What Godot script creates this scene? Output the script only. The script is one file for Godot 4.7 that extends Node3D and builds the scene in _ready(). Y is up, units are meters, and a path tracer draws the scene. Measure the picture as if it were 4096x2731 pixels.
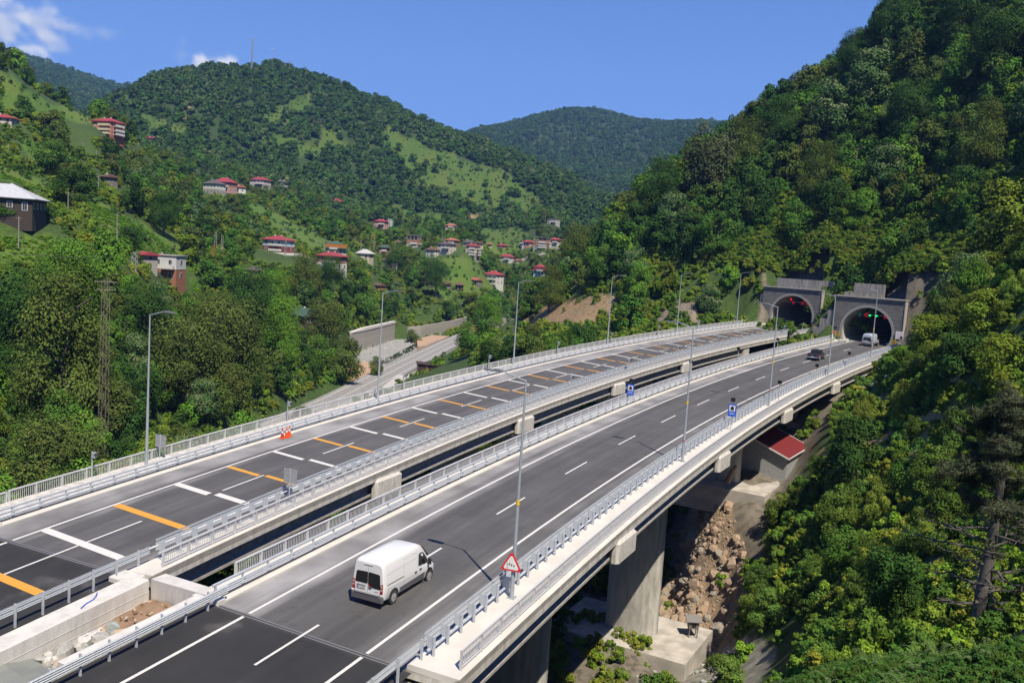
extends Node3D
const TERRAIN = [
	Vector3(-4.33, 16.81, -2.50), Vector3(-3.21, 16.81, -3.83), Vector3(-1.71, 16.81, -4.70), Vector3(0.00, 16.81, -5.00), Vector3(1.29, 16.81, -4.83), Vector3(2.11, 17.56, -4.53), Vector3(3.21, 17.56, -3.83), Vector3(4.33, 17.56, -2.50),
	Vector3(-6.71, 9.66, -9.95), Vector3(-11.18, 5.06, -16.58), Vector3(-4.50, 9.66, -11.13), Vector3(-7.49, 5.06, -18.54), Vector3(-2.08, 9.66, -11.82), Vector3(-3.47, 5.06, -19.70), Vector3(0.42, 9.66, -11.99), Vector3(0.70, 5.06, -19.99),
	Vector3(2.49, 9.66, -11.74), Vector3(4.16, 5.06, -19.56), Vector3(-17.89, -0.06, -26.53), Vector3(-23.49, -2.46, -34.82), Vector3(-14.03, -0.06, -28.76), Vector3(-18.41, -2.46, -37.75), Vector3(-9.89, -0.06, -30.43), Vector3(-12.98, -2.46, -39.94),
	Vector3(-4.45, -0.06, -31.69), Vector3(-5.85, -2.46, -41.59), Vector3(0.00, -0.06, -32.00), Vector3(0.00, -4.14, -42.00), Vector3(4.45, -0.06, -31.69), Vector3(5.85, -4.14, -41.59), Vector3(-21.65, 5.56, -12.50), Vector3(-14.34, 5.56, -20.48),
	Vector3(-8.55, 5.56, -23.49), Vector3(9.86, 13.53, -16.24), Vector3(11.72, 13.06, -18.62), Vector3(9.83, 12.36, -18.56), Vector3(9.42, 10.49, -22.07), Vector3(11.66, 10.50, -23.24), Vector3(19.86, 6.02, -34.72), Vector3(17.85, 8.92, -28.94),
	Vector3(17.18, 4.78, -36.12), Vector3(19.23, -2.79, -51.53), Vector3(9.76, -14.29, -56.36), Vector3(0.76, -14.92, -60.7), Vector3(14.79, -15.87, -85.9), Vector3(17.66, -15.92, -72.1), Vector3(20.43, -16.59, -79.5), Vector3(3.48, -13.87, -43.03),
	Vector3(-5.60, -11.50, -47.22), Vector3(28.51, -6.87, -110.1), Vector3(30.30, -6.74, -103.3), Vector3(37.73, -4.84, -113.7), Vector3(34.38, -3.38, -121.6), Vector3(41.32, -0.94, -132.5), Vector3(56.41, 3.44, -154.7), Vector3(65.6, 3.83, -155.4),
	Vector3(33.65, 0.23, -167.9), Vector3(19.36, -6.64, -146.2), Vector3(5.56, -12.59, -122.9), Vector3(-7.60, -15.63, -98.2), Vector3(-19.14, -15.68, -73.8), Vector3(-39.98, -11.29, -55.18), Vector3(46.10, 5.07, -188.5), Vector3(61.6, 7.29, -201.8),
	Vector3(72.2, 6.65, -177.6), Vector3(-25.29, 0.78, -51.53), Vector3(-9.79, 0.61, -38.15), Vector3(-22.37, -0.57, -10.91), Vector3(-30.54, -0.25, -14.68), Vector3(-15.10, -2.36, -7.55), Vector3(-6.72, -6.58, -25.71), Vector3(2.92, -10.40, -32.28),
	Vector3(-42.00, -17.20, -193.0), Vector3(-36.00, -17.20, -260.0), Vector3(-30.00, -17.20, -340.0), Vector3(-55.00, -17.20, -150.0), Vector3(-70.0, -17.20, -110.0), Vector3(-66.0, -17.20, -75.0), Vector3(-50.00, -19.50, -260.0), Vector3(-44.00, -19.50, -330.0),
	Vector3(24.47, -18.55, -93.9), Vector3(22.76, -18.73, -105.6), Vector3(25.11, -9.50, -105.0), Vector3(27.58, -8.40, -100.3), Vector3(25.85, -13.24, -86.2), Vector3(28.01, -7.50, -83.4), Vector3(24.23, -4.62, -61.4), Vector3(29.67, -1.69, -67.8),
	Vector3(28.34, 2.84, -55.14), Vector3(34.73, -2.84, -91.6), Vector3(40.42, 0.53, -108.7), Vector3(49.28, 4.54, -118.1), Vector3(57.81, 7.67, -138.4), Vector3(49.84, 7.53, -107.0), Vector3(42.55, 6.88, -81.6), Vector3(36.02, 7.24, -62.3),
	Vector3(25.19, 7.84, -40.86), Vector3(67.7, 14.42, -145.0), Vector3(63.9, 18.71, -126.8), Vector3(57.90, 21.52, -105.1), Vector3(53.94, 21.63, -93.6), Vector3(24.75, -11.37, -74.0), Vector3(84.0, 26.25, -153.5), Vector3(82.9, 22.07, -165.4),
	Vector3(64.0, 19.60, -194.7), Vector3(73.6, 16.87, -175.2), Vector3(58.39, 14.42, -203.8), Vector3(73.2, 28.56, -209.6), Vector3(69.6, 37.87, -234.9), Vector3(87.8, 41.69, -223.4), Vector3(104.5, 58.98, -240.3), Vector3(118.4, 75.1, -248.2),
	Vector3(133.4, 91.9, -246.2), Vector3(149.8, 131.0, -282.8), Vector3(138.7, 122.5, -299.5), Vector3(109.3, 55.50, -196.7), Vector3(98.4, 40.21, -191.1), Vector3(89.6, 30.29, -189.9), Vector3(95.4, 60.1, -263.2), Vector3(86.9, 61.3, -276.7),
	Vector3(72.6, 50.44, -270.4), Vector3(126.5, 113.5, -315.6), Vector3(154.3, 121.4, -385.0), Vector3(117.5, 100.8, -324.4), Vector3(143.4, 105.8, -395.7), Vector3(103.2, 87.9, -334.4), Vector3(125.9, 89.8, -408.0), Vector3(91.2, 79.7, -337.9),
	Vector3(111.2, 79.9, -412.3), Vector3(79.2, 69.0, -335.8), Vector3(96.6, 66.9, -409.7), Vector3(60.2, 55.44, -309.2), Vector3(73.4, 51.47, -377.2), Vector3(46.06, 45.73, -301.5), Vector3(56.20, 40.00, -367.8), Vector3(37.16, 36.60, -307.8),
	Vector3(45.34, 28.68, -375.5), Vector3(29.31, 27.11, -313.6), Vector3(35.76, 16.92, -382.6), Vector3(19.73, 15.49, -321.4), Vector3(24.07, 2.48, -392.1), Vector3(9.34, 5.05, -324.9), Vector3(11.39, -10.37, -396.3), Vector3(-1.36, -4.20, -320.0),
	Vector3(-1.66, -21.47, -390.4), Vector3(53.54, 38.67, -269.7), Vector3(39.52, 27.05, -259.0), Vector3(26.95, 16.14, -253.6), Vector3(14.87, 5.52, -249.6), Vector3(3.05, -2.91, -265.0), Vector3(-7.27, -5.94, -261.9), Vector3(-20.50, -11.93, -284.3),
	Vector3(-19.96, -12.64, -261.2), Vector3(-5.70, -5.42, -214.9), Vector3(7.11, -0.93, -184.9), Vector3(23.55, 5.78, -213.7), Vector3(35.14, 10.86, -222.2), Vector3(49.82, 17.53, -216.3), Vector3(51.20, 11.75, -198.5), Vector3(37.17, 8.63, -201.6),
	Vector3(-57.26, -11.32, -122.3), Vector3(-60.8, -12.48, -109.2), Vector3(-76.1, -7.53, -129.3), Vector3(-78.2, -6.88, -145.3), Vector3(-91.4, 1.75, -155.1), Vector3(-81.2, 1.45, -166.2), Vector3(-104.1, 12.32, -176.6), Vector3(-100.7, 14.27, -190.0),
	Vector3(-86.5, 4.40, -196.9), Vector3(-93.4, 11.55, -212.3), Vector3(-96.2, 5.89, -246.9), Vector3(-93.4, 7.80, -274.5), Vector3(-90.7, 6.99, -312.1), Vector3(-96.9, 11.62, -357.1), Vector3(-77.2, 6.04, -320.8), Vector3(-61.8, -6.46, -264.9),
	Vector3(-49.86, -14.16, -175.0), Vector3(-55.87, -14.94, -155.3), Vector3(-74.0, -8.94, -191.2), Vector3(-71.6, -7.96, -229.1), Vector3(-45.67, -16.77, -245.8), Vector3(-50.27, -15.05, -209.0), Vector3(-48.10, -13.56, -296.1), Vector3(-45.50, -5.15, -326.8),
	Vector3(-71.1, 5.11, -363.1), Vector3(-114.3, 22.00, -193.8), Vector3(-121.3, 26.16, -224.3), Vector3(-126.8, 27.21, -271.9), Vector3(-108.3, 17.54, -260.4), Vector3(-152.5, 36.20, -258.3), Vector3(-157.0, 37.57, -290.3), Vector3(-183.8, 59.95, -388.8),
	Vector3(-203.4, 59.56, -344.4), Vector3(-200.8, 63.6, -468.8), Vector3(-203.6, 64.5, -390.1), Vector3(-239.2, 93.4, -404.6), Vector3(-291.8, 92.1, -493.6), Vector3(-235.1, 86.7, -418.5), Vector3(-286.8, 83.5, -510.6), Vector3(-233.2, 82.5, -442.3),
	Vector3(-284.5, 77.7, -539.6), Vector3(-229.8, 77.9, -466.5), Vector3(-280.4, 71.4, -569.1), Vector3(-199.7, 44.89, -565.8), Vector3(-173.9, 44.00, -393.3), Vector3(-171.7, 39.44, -437.5), Vector3(-136.0, 25.41, -397.4), Vector3(-191.9, 55.77, -652.4),
	Vector3(-176.2, 51.32, -667.1), Vector3(-155.3, 34.73, -496.3), Vector3(-142.4, 29.74, -541.6), Vector3(-149.6, 47.25, -714.5), Vector3(-97.7, 21.01, -470.0), Vector3(-77.5, 9.14, -366.9), Vector3(-76.4, 13.27, -443.5), Vector3(-84.9, 22.94, -553.5),
	Vector3(-71.7, 20.01, -605.8), Vector3(-41.35, 23.06, -558.5), Vector3(-27.34, 19.83, -559.3), Vector3(16.12, 26.89, -649.8), Vector3(-7.26, 16.46, -640.0), Vector3(15.94, 10.80, -599.8), Vector3(-15.09, 1.21, -559.8), Vector3(28.75, 47.94, -759.5),
	Vector3(-55.73, 37.61, -717.8), Vector3(-51.94, 0.78, -467.1), Vector3(-62.5, -2.16, -415.3), Vector3(-45.74, 5.02, -497.9), Vector3(-24.32, -5.04, -479.4), Vector3(-10.66, -9.14, -429.9), Vector3(-23.64, -10.89, -399.3), Vector3(-73.9, 41.90, -776.5),
	Vector3(-152.6, 44.83, -785.3), Vector3(-243.2, 81.0, -824.9), Vector3(-197.6, 70.4, -806.1), Vector3(-39.71, 58.97, -849.1), Vector3(2.34, 57.55, -850.0), Vector3(51.75, 51.69, -828.4), Vector3(88.2, 68.4, -875.6), Vector3(-109.2, 82.8, -893.4),
	Vector3(-186.2, 118.1, -941.8), Vector3(-312.2, 115.1, -844.1), Vector3(-354.7, 114.1, -827.2), Vector3(-405.9, 149.3, -913.9), Vector3(-284.6, 146.1, -958.6), Vector3(-45.37, 94.1, -928.9), Vector3(23.58, 89.6, -929.7), Vector3(-438.2, 144.0, -921.1),
	Vector3(-534.6, 133.8, -1123.7), Vector3(-430.5, 173.2, -968.6), Vector3(-525.2, 167.8, -1181.7), Vector3(-405.1, 199.4, -1022.7), Vector3(-494.2, 198.4, -1247.7), Vector3(-367.6, 212.3, -1057.9), Vector3(-448.5, 213.4, -1290.7), Vector3(-323.7, 224.2, -1082.6),
	Vector3(-394.9, 227.6, -1320.8), Vector3(-279.0, 224.3, -1115.6), Vector3(-340.4, 227.0, -1361.1), Vector3(-231.7, 213.4, -1126.4), Vector3(-282.7, 213.6, -1374.2), Vector3(-171.9, 196.3, -1137.1), Vector3(-209.7, 192.8, -1387.2), Vector3(-115.9, 176.3, -1144.1),
	Vector3(-141.4, 168.4, -1395.9), Vector3(-57.58, 157.6, -1118.5), Vector3(-70.2, 146.6, -1364.6), Vector3(-1.50, 135.5, -1080.0), Vector3(-1.83, 121.1, -1317.6), Vector3(54.82, 111.8, -1018.5), Vector3(66.9, 94.5, -1242.6), Vector3(106.0, 82.1, -944.1),
	Vector3(129.3, 60.7, -1151.8), Vector3(-131.3, 331.4, -2296.3), Vector3(-160.2, 315.5, -2801.4), Vector3(-10.14, 378.9, -2400.0), Vector3(-12.37, 369.8, -2928.0), Vector3(71.5, 414.8, -2449.0), Vector3(87.2, 411.8, -2987.7), Vector3(157.1, 436.0, -2495.1),
	Vector3(191.7, 435.7, -3044.0), Vector3(254.5, 424.2, -2487.0), Vector3(310.5, 421.4, -3034.1), Vector3(344.1, 400.6, -2425.7), Vector3(419.8, 394.4, -2959.4), Vector3(426.9, 396.4, -2361.7), Vector3(520.8, 391.2, -2881.3), Vector3(509.5, 377.7, -2242.9),
	Vector3(621.5, 372.0, -2736.3), Vector3(659.0, 326.1, -2099.0), Vector3(804.0, 312.7, -2560.8), Vector3(118.1, 151.4, -1595.6), Vector3(201.2, 225.1, -1889.3), Vector3(74.1, 257.0, -1998.6), Vector3(162.1, 138.9, -1491.2), Vector3(316.2, 258.0, -1873.5),
	Vector3(-2106.1, 640.9, -3748.9), Vector3(-2569.5, 619.9, -4573.7), Vector3(-2016.0, 630.2, -3684.5), Vector3(-2459.5, 610.5, -4495.1), Vector3(-1826.2, 563.3, -3446.0), Vector3(-2228.0, 539.8, -4204.1), Vector3(-1364.1, 461.3, -2671.9), Vector3(-1664.2, 448.4, -3259.8),
	Vector3(-1321.9, 443.8, -2693.0), Vector3(-1612.8, 427.0, -3285.5), Vector3(-1225.8, 426.4, -2628.2), Vector3(-1495.4, 409.4, -3206.4), Vector3(-1155.9, 426.4, -2659.7), Vector3(-1410.1, 409.5, -3244.8), Vector3(-2319.6, 664.5, -3738.9), Vector3(-2829.9, 645.1, -4561.5),
	Vector3(-2611.6, 621.2, -3541.1), Vector3(-3186.1, 592.1, -4320.2), Vector3(-884.3, 267.2, -1793.9), Vector3(-845.5, 235.2, -1589.0), Vector3(-4949.7, 21.06, -4949.7), Vector3(-3500.0, 21.06, -6062.2), Vector3(-1811.7, 21.06, -6761.5), Vector3(0.00, 21.06, -7000.0),
	Vector3(1811.7, 21.06, -6761.5), Vector3(3500.0, 21.06, -6062.2), Vector3(4949.7, 21.06, -4949.7), Vector3(-133.8, 17.06, -148.6), Vector3(-314.5, 77.5, -349.3), Vector3(-736.0, 76.1, -817.5), Vector3(80.3, 21.06, -89.2), Vector3(187.4, 119.1, -208.1),
	Vector3(334.6, 196.1, -371.6), Vector3(40.15, 12.06, -44.59), Vector3(20.07, 12.06, -22.29),
]
# label, x, z, width, depth, wall height, roof rise, roof, turn, lower colour, upper colour, roof colour, storeys, balconies, ground
const HOUSES = [
	["two-storey pale blue house with maroon ground floor above white retaining wall", -105.8, -388.4, 10.6, 8.5, 5.3, 1.8, "hip", -23, "maroon", "sky", "crimson", 2, 2, 15.64],
	["maroon house with crimson hip roof and white lower floor", -78.9, -374.0, 10.0, 8.0, 5.7, 1.7, "hip", -20, "white", "brick", "crimson", 2, 2, 9.86],
	["orange timber house with two tiers of green roof", -86.6, -418.6, 7.6, 6.1, 4.9, 1.4, "tier", -23, "white", "orange", "green", 2, 1, 15.28],
	["cream house with pale grey roof beside the maroon house", -77.8, -449.0, 6.8, 5.5, 2.9, 2.1, "hip", -15, "cream", "cream", "grey", 1, 0, 14.00],
	["narrow red brick house with green hip roof", -77.0, -508.0, 4.9, 3.9, 4.4, 1.6, "hip", -16, "brickred", "brickred", "green", 2, 1, 17.00],
	["white house with wide brown tile roof below the narrow brick house", -70.4, -486.7, 6.7, 5.4, 4.3, 2.0, "hip", -22, "white", "white", "brown", 1, 0, 11.22],
	["salmon red house with crimson roof high on the far bank", -117.7, -751.3, 9.9, 7.9, 5.1, 1.9, "hip", -16, "pink", "salmon", "crimson", 2, 1, 37.05],
	["pale mint flat-roofed house beside the salmon house", -111.5, -761.5, 3.9, 3.1, 5.8, 0.6, "flat", -12, "mint", "mint", "grey", 2, 0, 38.59],
	["unfinished three-storey house of raw brick and concrete", -72.8, -610.9, 8.0, 6.4, 8.9, 0.3, "flat", -11, "concrete", "rawbrick", "brown", 3, 2, 20.50],
	["small dark wooden shed left of the unfinished brick house", -82.5, -604.7, 3.4, 2.7, 2.9, 1.3, "hip", -12, "dark", "dark", "brown", 1, 0, 21.75],
	["low house with brown tile roof and brick chimney among trees", -65.1, -417.3, 5.2, 4.1, 1.3, 1.0, "gable", -51, "rawbrick", "rawbrick", "brown", 1, 0, 0.74],
	["small white house with dark brown roof on the grassy slope", -53.9, -554.0, 6.3, 5.0, 4.4, 1.8, "hip", -29, "white", "white", "brown", 2, 0, 17.62],
	["large pinkish white house with dark slate roof", -45.1, -557.0, 9.4, 7.5, 5.4, 1.5, "hip", -30, "pinkwhite", "pinkwhite", "slate", 2, 1, 20.81],
	["tall brick house rising behind the large pinkish white house", -42.8, -568.5, 7.4, 5.9, 4.0, 1.4, "hip", -26, "rawbrick", "rawbrick", "terracotta", 2, 1, 24.66],
	["white house with slate roof behind the three-storey cream house", -32.1, -573.8, 6.2, 4.9, 3.3, 1.6, "hip", -27, "white", "white", "slate", 1, 0, 24.52],
	["three-storey cream house with red roof and side balconies", -28.6, -558.1, 7.2, 5.8, 6.3, 1.3, "hip", -25, "greige", "cream", "crimson", 3, 3, 19.00],
	["little cream house with brown gable roof in the village", -27.3, -624.5, 4.1, 3.3, 2.6, 1.2, "gable", -57, "cream", "cream", "brown", 1, 0, 24.34],
	["tiny cream house with terracotta roof left of the low pink house", -21.6, -671.4, 2.7, 2.2, 1.9, 1.3, "hip", -28, "cream", "cream", "terracotta", 1, 0, 25.87],
	["low pink house with crimson roof on the terrace", -12.1, -682.5, 7.2, 5.8, 1.5, 1.2, "hip", -19, "pink", "pink", "crimson", 1, 0, 25.52],
	["white and pale blue house with crimson hip roof", -7.2, -637.7, 7.5, 6.0, 4.2, 2.0, "hip", -31, "white", "paleblue", "crimson", 2, 1, 15.99],
	["small red-roofed outbuilding beside the white and pale blue house", 0.7, -635.2, 4.4, 3.6, 1.4, 1.1, "gable", -70, "white", "white", "terracotta", 1, 0, 16.17],
	["white house with red roof left of the concrete frame building", 7.3, -671.7, 6.3, 5.0, 3.2, 1.7, "hip", -36, "white", "pink", "crimson", 1, 0, 27.57],
	["small shed with bright metal roof before the white red-roofed house", 4.5, -674.4, 5.7, 4.6, 2.6, 1.2, "gable", -70, "pink", "white", "steel", 1, 0, 26.90],
	["four-storey unfinished concrete frame building with brick bands", 17.5, -655.6, 10.5, 8.4, 8.1, 0.3, "flat", -22, "concrete", "rawbrick", "concrete", 4, 4, 27.22],
	["brick house with crimson roof right of the concrete frame building", 28.1, -663.2, 7.1, 5.7, 4.2, 1.4, "hip", -32, "white", "rawbrick", "crimson", 2, 1, 29.52],
	["pale blue house with two tiers of crimson roof at the wood edge", 16.7, -598.0, 8.3, 6.6, 5.6, 1.5, "tier", -32, "paleblue", "maroon", "crimson", 2, 1, 10.64],
	["broad white house with crimson roof and long wooden balcony near the river", -14.1, -554.2, 9.8, 7.9, 6.6, 2.2, "hip", -34, "white", "white", "crimson", 2, 2, 0.75],
	["grey timber barn with rusty tin roof left of the broad white house", -22.9, -513.3, 5.0, 4.0, 2.8, 1.5, "gable", -52, "greywood", "greywood", "terracotta", 1, 0, 2.14],
	["brick barn with brown tin roof in the grass near the river", -37.8, -484.4, 3.8, 3.0, 2.4, 1.2, "gable", -56, "rawbrick", "greywood", "brown", 1, 0, 0.51],
	["dark timber granary on stilts beside the brick barn", -31.2, -486.8, 3.6, 2.9, 3.5, 1.3, "hip", -26, "dark", "dark", "brown", 1, 0, -0.46],
	["little greige house with brown roof half hidden by a tree", -47.2, -477.7, 2.9, 2.3, 2.8, 1.3, "gable", -54, "greige", "greige", "brown", 1, 0, 1.13],
	["peach house with terracotta roof alone below the earth slip", -57.7, -746.2, 7.6, 6.0, 3.1, 1.9, "hip", -21, "cream", "peach", "terracotta", 2, 1, 39.79],
	["light grey flat-topped house high above the village", 29.9, -775.2, 8.6, 6.9, 4.9, 0.6, "flat", -32, "lightgrey", "lightgrey", "concrete", 2, 1, 49.69],
	["salmon house with rows of yellow and white balconies high on the hillside", -195.2, -415.9, 10.7, 8.6, 6.3, 2.0, "hip", -15, "salmon", "salmon", "crimson", 3, 3, 64.89],
	["brick house with crimson roof half behind a round tree", -323.5, -772.1, 15.0, 12.0, 7.7, 1.7, "hip", -12, "greige", "rawbrick", "crimson", 2, 0, 95.19],
	["red-roofed house cut by the edge of the picture high on the hillside", -203.6, -347.3, 8.2, 6.6, 1.4, 1.5, "hip", 5, "pinkwhite", "pinkwhite", "crimson", 1, 0, 60.22],
	["small shack with rusty roof deep among the hillside trees", -151.9, -324.7, 5.6, 4.5, 2.0, 1.1, "gable", -45, "white", "greywood", "brown", 1, 0, 37.80],
	["white house with grey side wall at the left end of the ridge hamlet", -207.7, -597.6, 11.3, 9.0, 7.2, 2.8, "hip", -23, "greige", "white", "slate", 2, 0, 48.47],
	["brick red house with crimson roof in the middle of the ridge hamlet", -210.1, -626.8, 12.5, 10.0, 6.8, 3.4, "hip", -16, "pink", "brickred", "crimson", 2, 1, 51.86],
	["pale house with crimson roof right of the ridge hamlet middle", -201.4, -681.3, 12.3, 9.8, 6.4, 2.4, "hip", -19, "greige", "pinkwhite", "crimson", 2, 1, 58.53],
	["light grey house with slate roof at the right end of the ridge hamlet", -213.3, -775.5, 12.8, 10.2, 3.8, 2.3, "hip", -10, "lightgrey", "lightgrey", "slate", 1, 0, 67.06],
	["small brick house with crimson roof alone on the wooded slope", -163.3, -784.2, 7.7, 6.1, 7.4, 2.5, "hip", -23, "pinkwhite", "rawbrick", "crimson", 2, 0, 52.35],
	["tiny white cottage with rusty roof in the ridge hamlet", -202.5, -634.9, 7.1, 5.7, 4.5, 1.7, "gable", -42, "white", "white", "terracotta", 1, 0, 53.23],
	["house with big pale metal hip roof and shaded veranda", -116.5, -198.3, 15.0, 12.0, 3.1, 3.1, "hip", 15, "pinkwhite", "dark", "steel", 1, 0, 23.37],
	["whitewashed box house with flat roof on a raw brick ground floor", -97.5, -245.9, 7.0, 5.6, 7.2, 0.4, "flat", -6, "rawbrick", "whitewash", "concrete", 2, 1, 7.42],
	["low red-roofed annex behind the whitewashed box house", -99.5, -235.0, 5.2, 4.1, 1.1, 0.8, "gable", -42, "greige", "greige", "crimson", 1, 0, 13.07],
	["brick cottage with dark green tin roof in the valley trees", -64.4, -272.2, 8.3, 6.6, 2.7, 2.3, "gable", -47, "rawbrick", "dark", "green", 1, 0, -4.57],
	["dark grey roof of a low house sunk among trees", -94.2, -314.5, 4.0, 3.2, 0.9, 1.3, "hip", -13, "greige", "greige", "slate", 1, 0, 8.27],
]
const POLES = [[-171.1, -294.2, 4.9], [-174.9, -322.9, 5.3], [-171.6, -344.9, 4.9], [-166.6, -345.7, 4.0], [-158.4, -295.1, 4.0], [-137.9, -287.9, 6.8], [-143.3, -308.7, 4.0], [-116.5, -227.0, 5.6], [-101.1, -221.2, 7.7], [-105.4, -185.2, 6.9], [-136.1, -365.4, 4.0], [-257.7, -699.4, 5.7], [-249.2, -702.5, 5.7], [-198.5, -402.2, 4.4], [-264.4, -759.6, 4.8], [-73.2, -665.1, 7.9], [-54.2, -622.7, 4.0], [-25.2, -614.7, 7.3], [-17.1, -647.8, 4.0], [-33.2, -529.5, 4.0], [-26.5, -525.7, 4.2], [2.7, -669.1, 4.0], [-100.0, -439.0, 4.1], [-124.7, -471.6, 4.9], [-92.4, -553.4, 4.6], [-94.7, -373.4, 4.0]]
const LADDER_POLES = [[-90.9, -412.5, 5.0], [-83.1, -465.1, 5.0], [-81.4, -497.0, 5.4], [-98.5, -372.4, 7.2], [-85.7, -462.7, 5.0], [-102.3, -284.0, 6.3], [-105.2, -305.5, 7.3], [-102.3, -303.7, 7.5], [-99.9, -288.7, 5.0]]
const PYLONS = [[-57.3, -122.3, 31.5], [-92.3, -211.6, 5.6]]
const MASTS = [[-333.1, -1074.5, 33.5], [-313.6, -1090.8, 24.5], [-297.5, -1100.5, 11.0]]
const MEADOW_AREAS = [
	[Vector2(-110.0, -186.5), Vector2(-106.4, -200.7), Vector2(-97.5, -205.2), Vector2(-95.3, -216.5), Vector2(-91.6, -197.2), Vector2(-96.6, -182.4), Vector2(-103.2, -175.0)],
	[Vector2(-140.2, -282.5), Vector2(-122.9, -278.4), Vector2(-120.6, -308.2), Vector2(-106.4, -281.2), Vector2(-98.7, -232.0), Vector2(-98.2, -211.0), Vector2(-109.3, -225.0)],
	[Vector2(-230.0, -389.2), Vector2(-226.8, -403.8), Vector2(-223.0, -423.0), Vector2(-427.6, -880.0), Vector2(-201.5, -414.9), Vector2(-208.1, -391.2), Vector2(-208.9, -353.6)],
	[Vector2(-160.4, -271.6), Vector2(-152.5, -281.9), Vector2(-136.1, -258.7), Vector2(-133.5, -238.2), Vector2(-137.7, -233.3)],
	[Vector2(-177.4, -549.1), Vector2(-164.5, -580.1), Vector2(-135.8, -558.4), Vector2(-97.7, -470.0), Vector2(-79.6, -448.7), Vector2(-87.7, -413.2), Vector2(-106.5, -439.4), Vector2(-142.7, -487.2)],
	[Vector2(-194.6, -337.9), Vector2(-187.1, -345.6), Vector2(-168.5, -326.3), Vector2(-167.7, -307.2)],
	[Vector2(-902.0, -1925.0), Vector2(-413.4, -930.6), Vector2(-385.7, -903.4), Vector2(-400.8, -888.2)],
	[Vector2(-288.4, -955.6), Vector2(-274.9, -1006.2), Vector2(-254.1, -1042.1), Vector2(-242.7, -1005.9), Vector2(-262.8, -962.9), Vector2(-279.4, -941.8)],
	[Vector2(-162.5, -1047.3), Vector2(-100.8, -1009.2), Vector2(-25.1, -993.9), Vector2(23.4, -906.5), Vector2(18.8, -850.4), Vector2(-40.4, -859.9), Vector2(-85.2, -877.6), Vector2(-122.2, -920.7), Vector2(-165.8, -1008.9)],
	[Vector2(-130.3, -837.1), Vector2(-74.6, -820.4), Vector2(-59.0, -779.8), Vector2(-87.8, -764.6), Vector2(-120.3, -801.7)],
	[Vector2(-385.5, -878.1), Vector2(-319.6, -852.5), Vector2(-311.6, -821.1), Vector2(-351.6, -820.2)],
	[Vector2(-60.4, -535.7), Vector2(-29.4, -549.2), Vector2(4.4, -584.0), Vector2(-29.1, -477.3), Vector2(-50.0, -491.2)],
	[Vector2(-39.8, -784.2), Vector2(-1.2, -810.7), Vector2(14.8, -674.3), Vector2(-28.9, -647.4)],
	[Vector2(-220.2, -965.4), Vector2(-177.1, -966.2), Vector2(-186.7, -944.6), Vector2(-222.5, -936.8)],
	[Vector2(-98.6, -263.0), Vector2(-92.4, -264.1), Vector2(-92.1, -252.5)],
	[Vector2(-44.3, -483.8), Vector2(-34.9, -488.5), Vector2(-33.9, -450.8), Vector2(-44.1, -449.9)],
	[Vector2(-275.1, -943.0), Vector2(-201.2, -926.0), Vector2(-218.7, -887.5), Vector2(-269.0, -908.6)],
]
const SOIL_AREAS = [
	[Vector2(1.6, -293.5), Vector2(11.1, -282.9), Vector2(18.7, -254.5), Vector2(28.1, -239.6), Vector2(24.9, -222.2), Vector2(16.3, -214.2), Vector2(10.1, -248.9)],
	[Vector2(-49.3, -835.6), Vector2(-37.3, -843.0), Vector2(-37.8, -803.4), Vector2(-48.5, -796.4)],
	[Vector2(-337.1, -873.5), Vector2(-352.9, -929.4), Vector2(-351.2, -934.3), Vector2(-332.1, -871.4)],
]
const CLIFF_AREAS = [
	[Vector2(21.7, -121.8), Vector2(26.3, -115.4), Vector2(27.8, -103.4), Vector2(27.9, -96.5), Vector2(24.8, -84.1), Vector2(18.8, -94.7)],
]
const ROCK_AREAS = [
	[Vector2(59.8, -213.6), Vector2(79.5, -174.0), Vector2(64.5, -128.1), Vector2(70.8, -154.9), Vector2(74.2, -174.7), Vector2(57.7, -204.3)],
	[Vector2(42.9, -212.3), Vector2(45.3, -208.3), Vector2(41.5, -198.0), Vector2(33.0, -206.3), Vector2(36.0, -213.6)],
]
const GRAVEL_AREAS = [
	[Vector2(21.8, -92.5), Vector2(24.0, -85.1), Vector2(24.5, -71.9), Vector2(21.7, -67.6), Vector2(17.7, -78.3)],
	[Vector2(66.1, -167.6), Vector2(56.7, -130.5), Vector2(53.1, -123.0), Vector2(51.5, -127.8)],
	[Vector2(-48.1, -304.2), Vector2(-23.3, -393.9), Vector2(-20.9, -357.9), Vector2(-32.0, -221.3), Vector2(-50.3, -284.4)],
]
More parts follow.
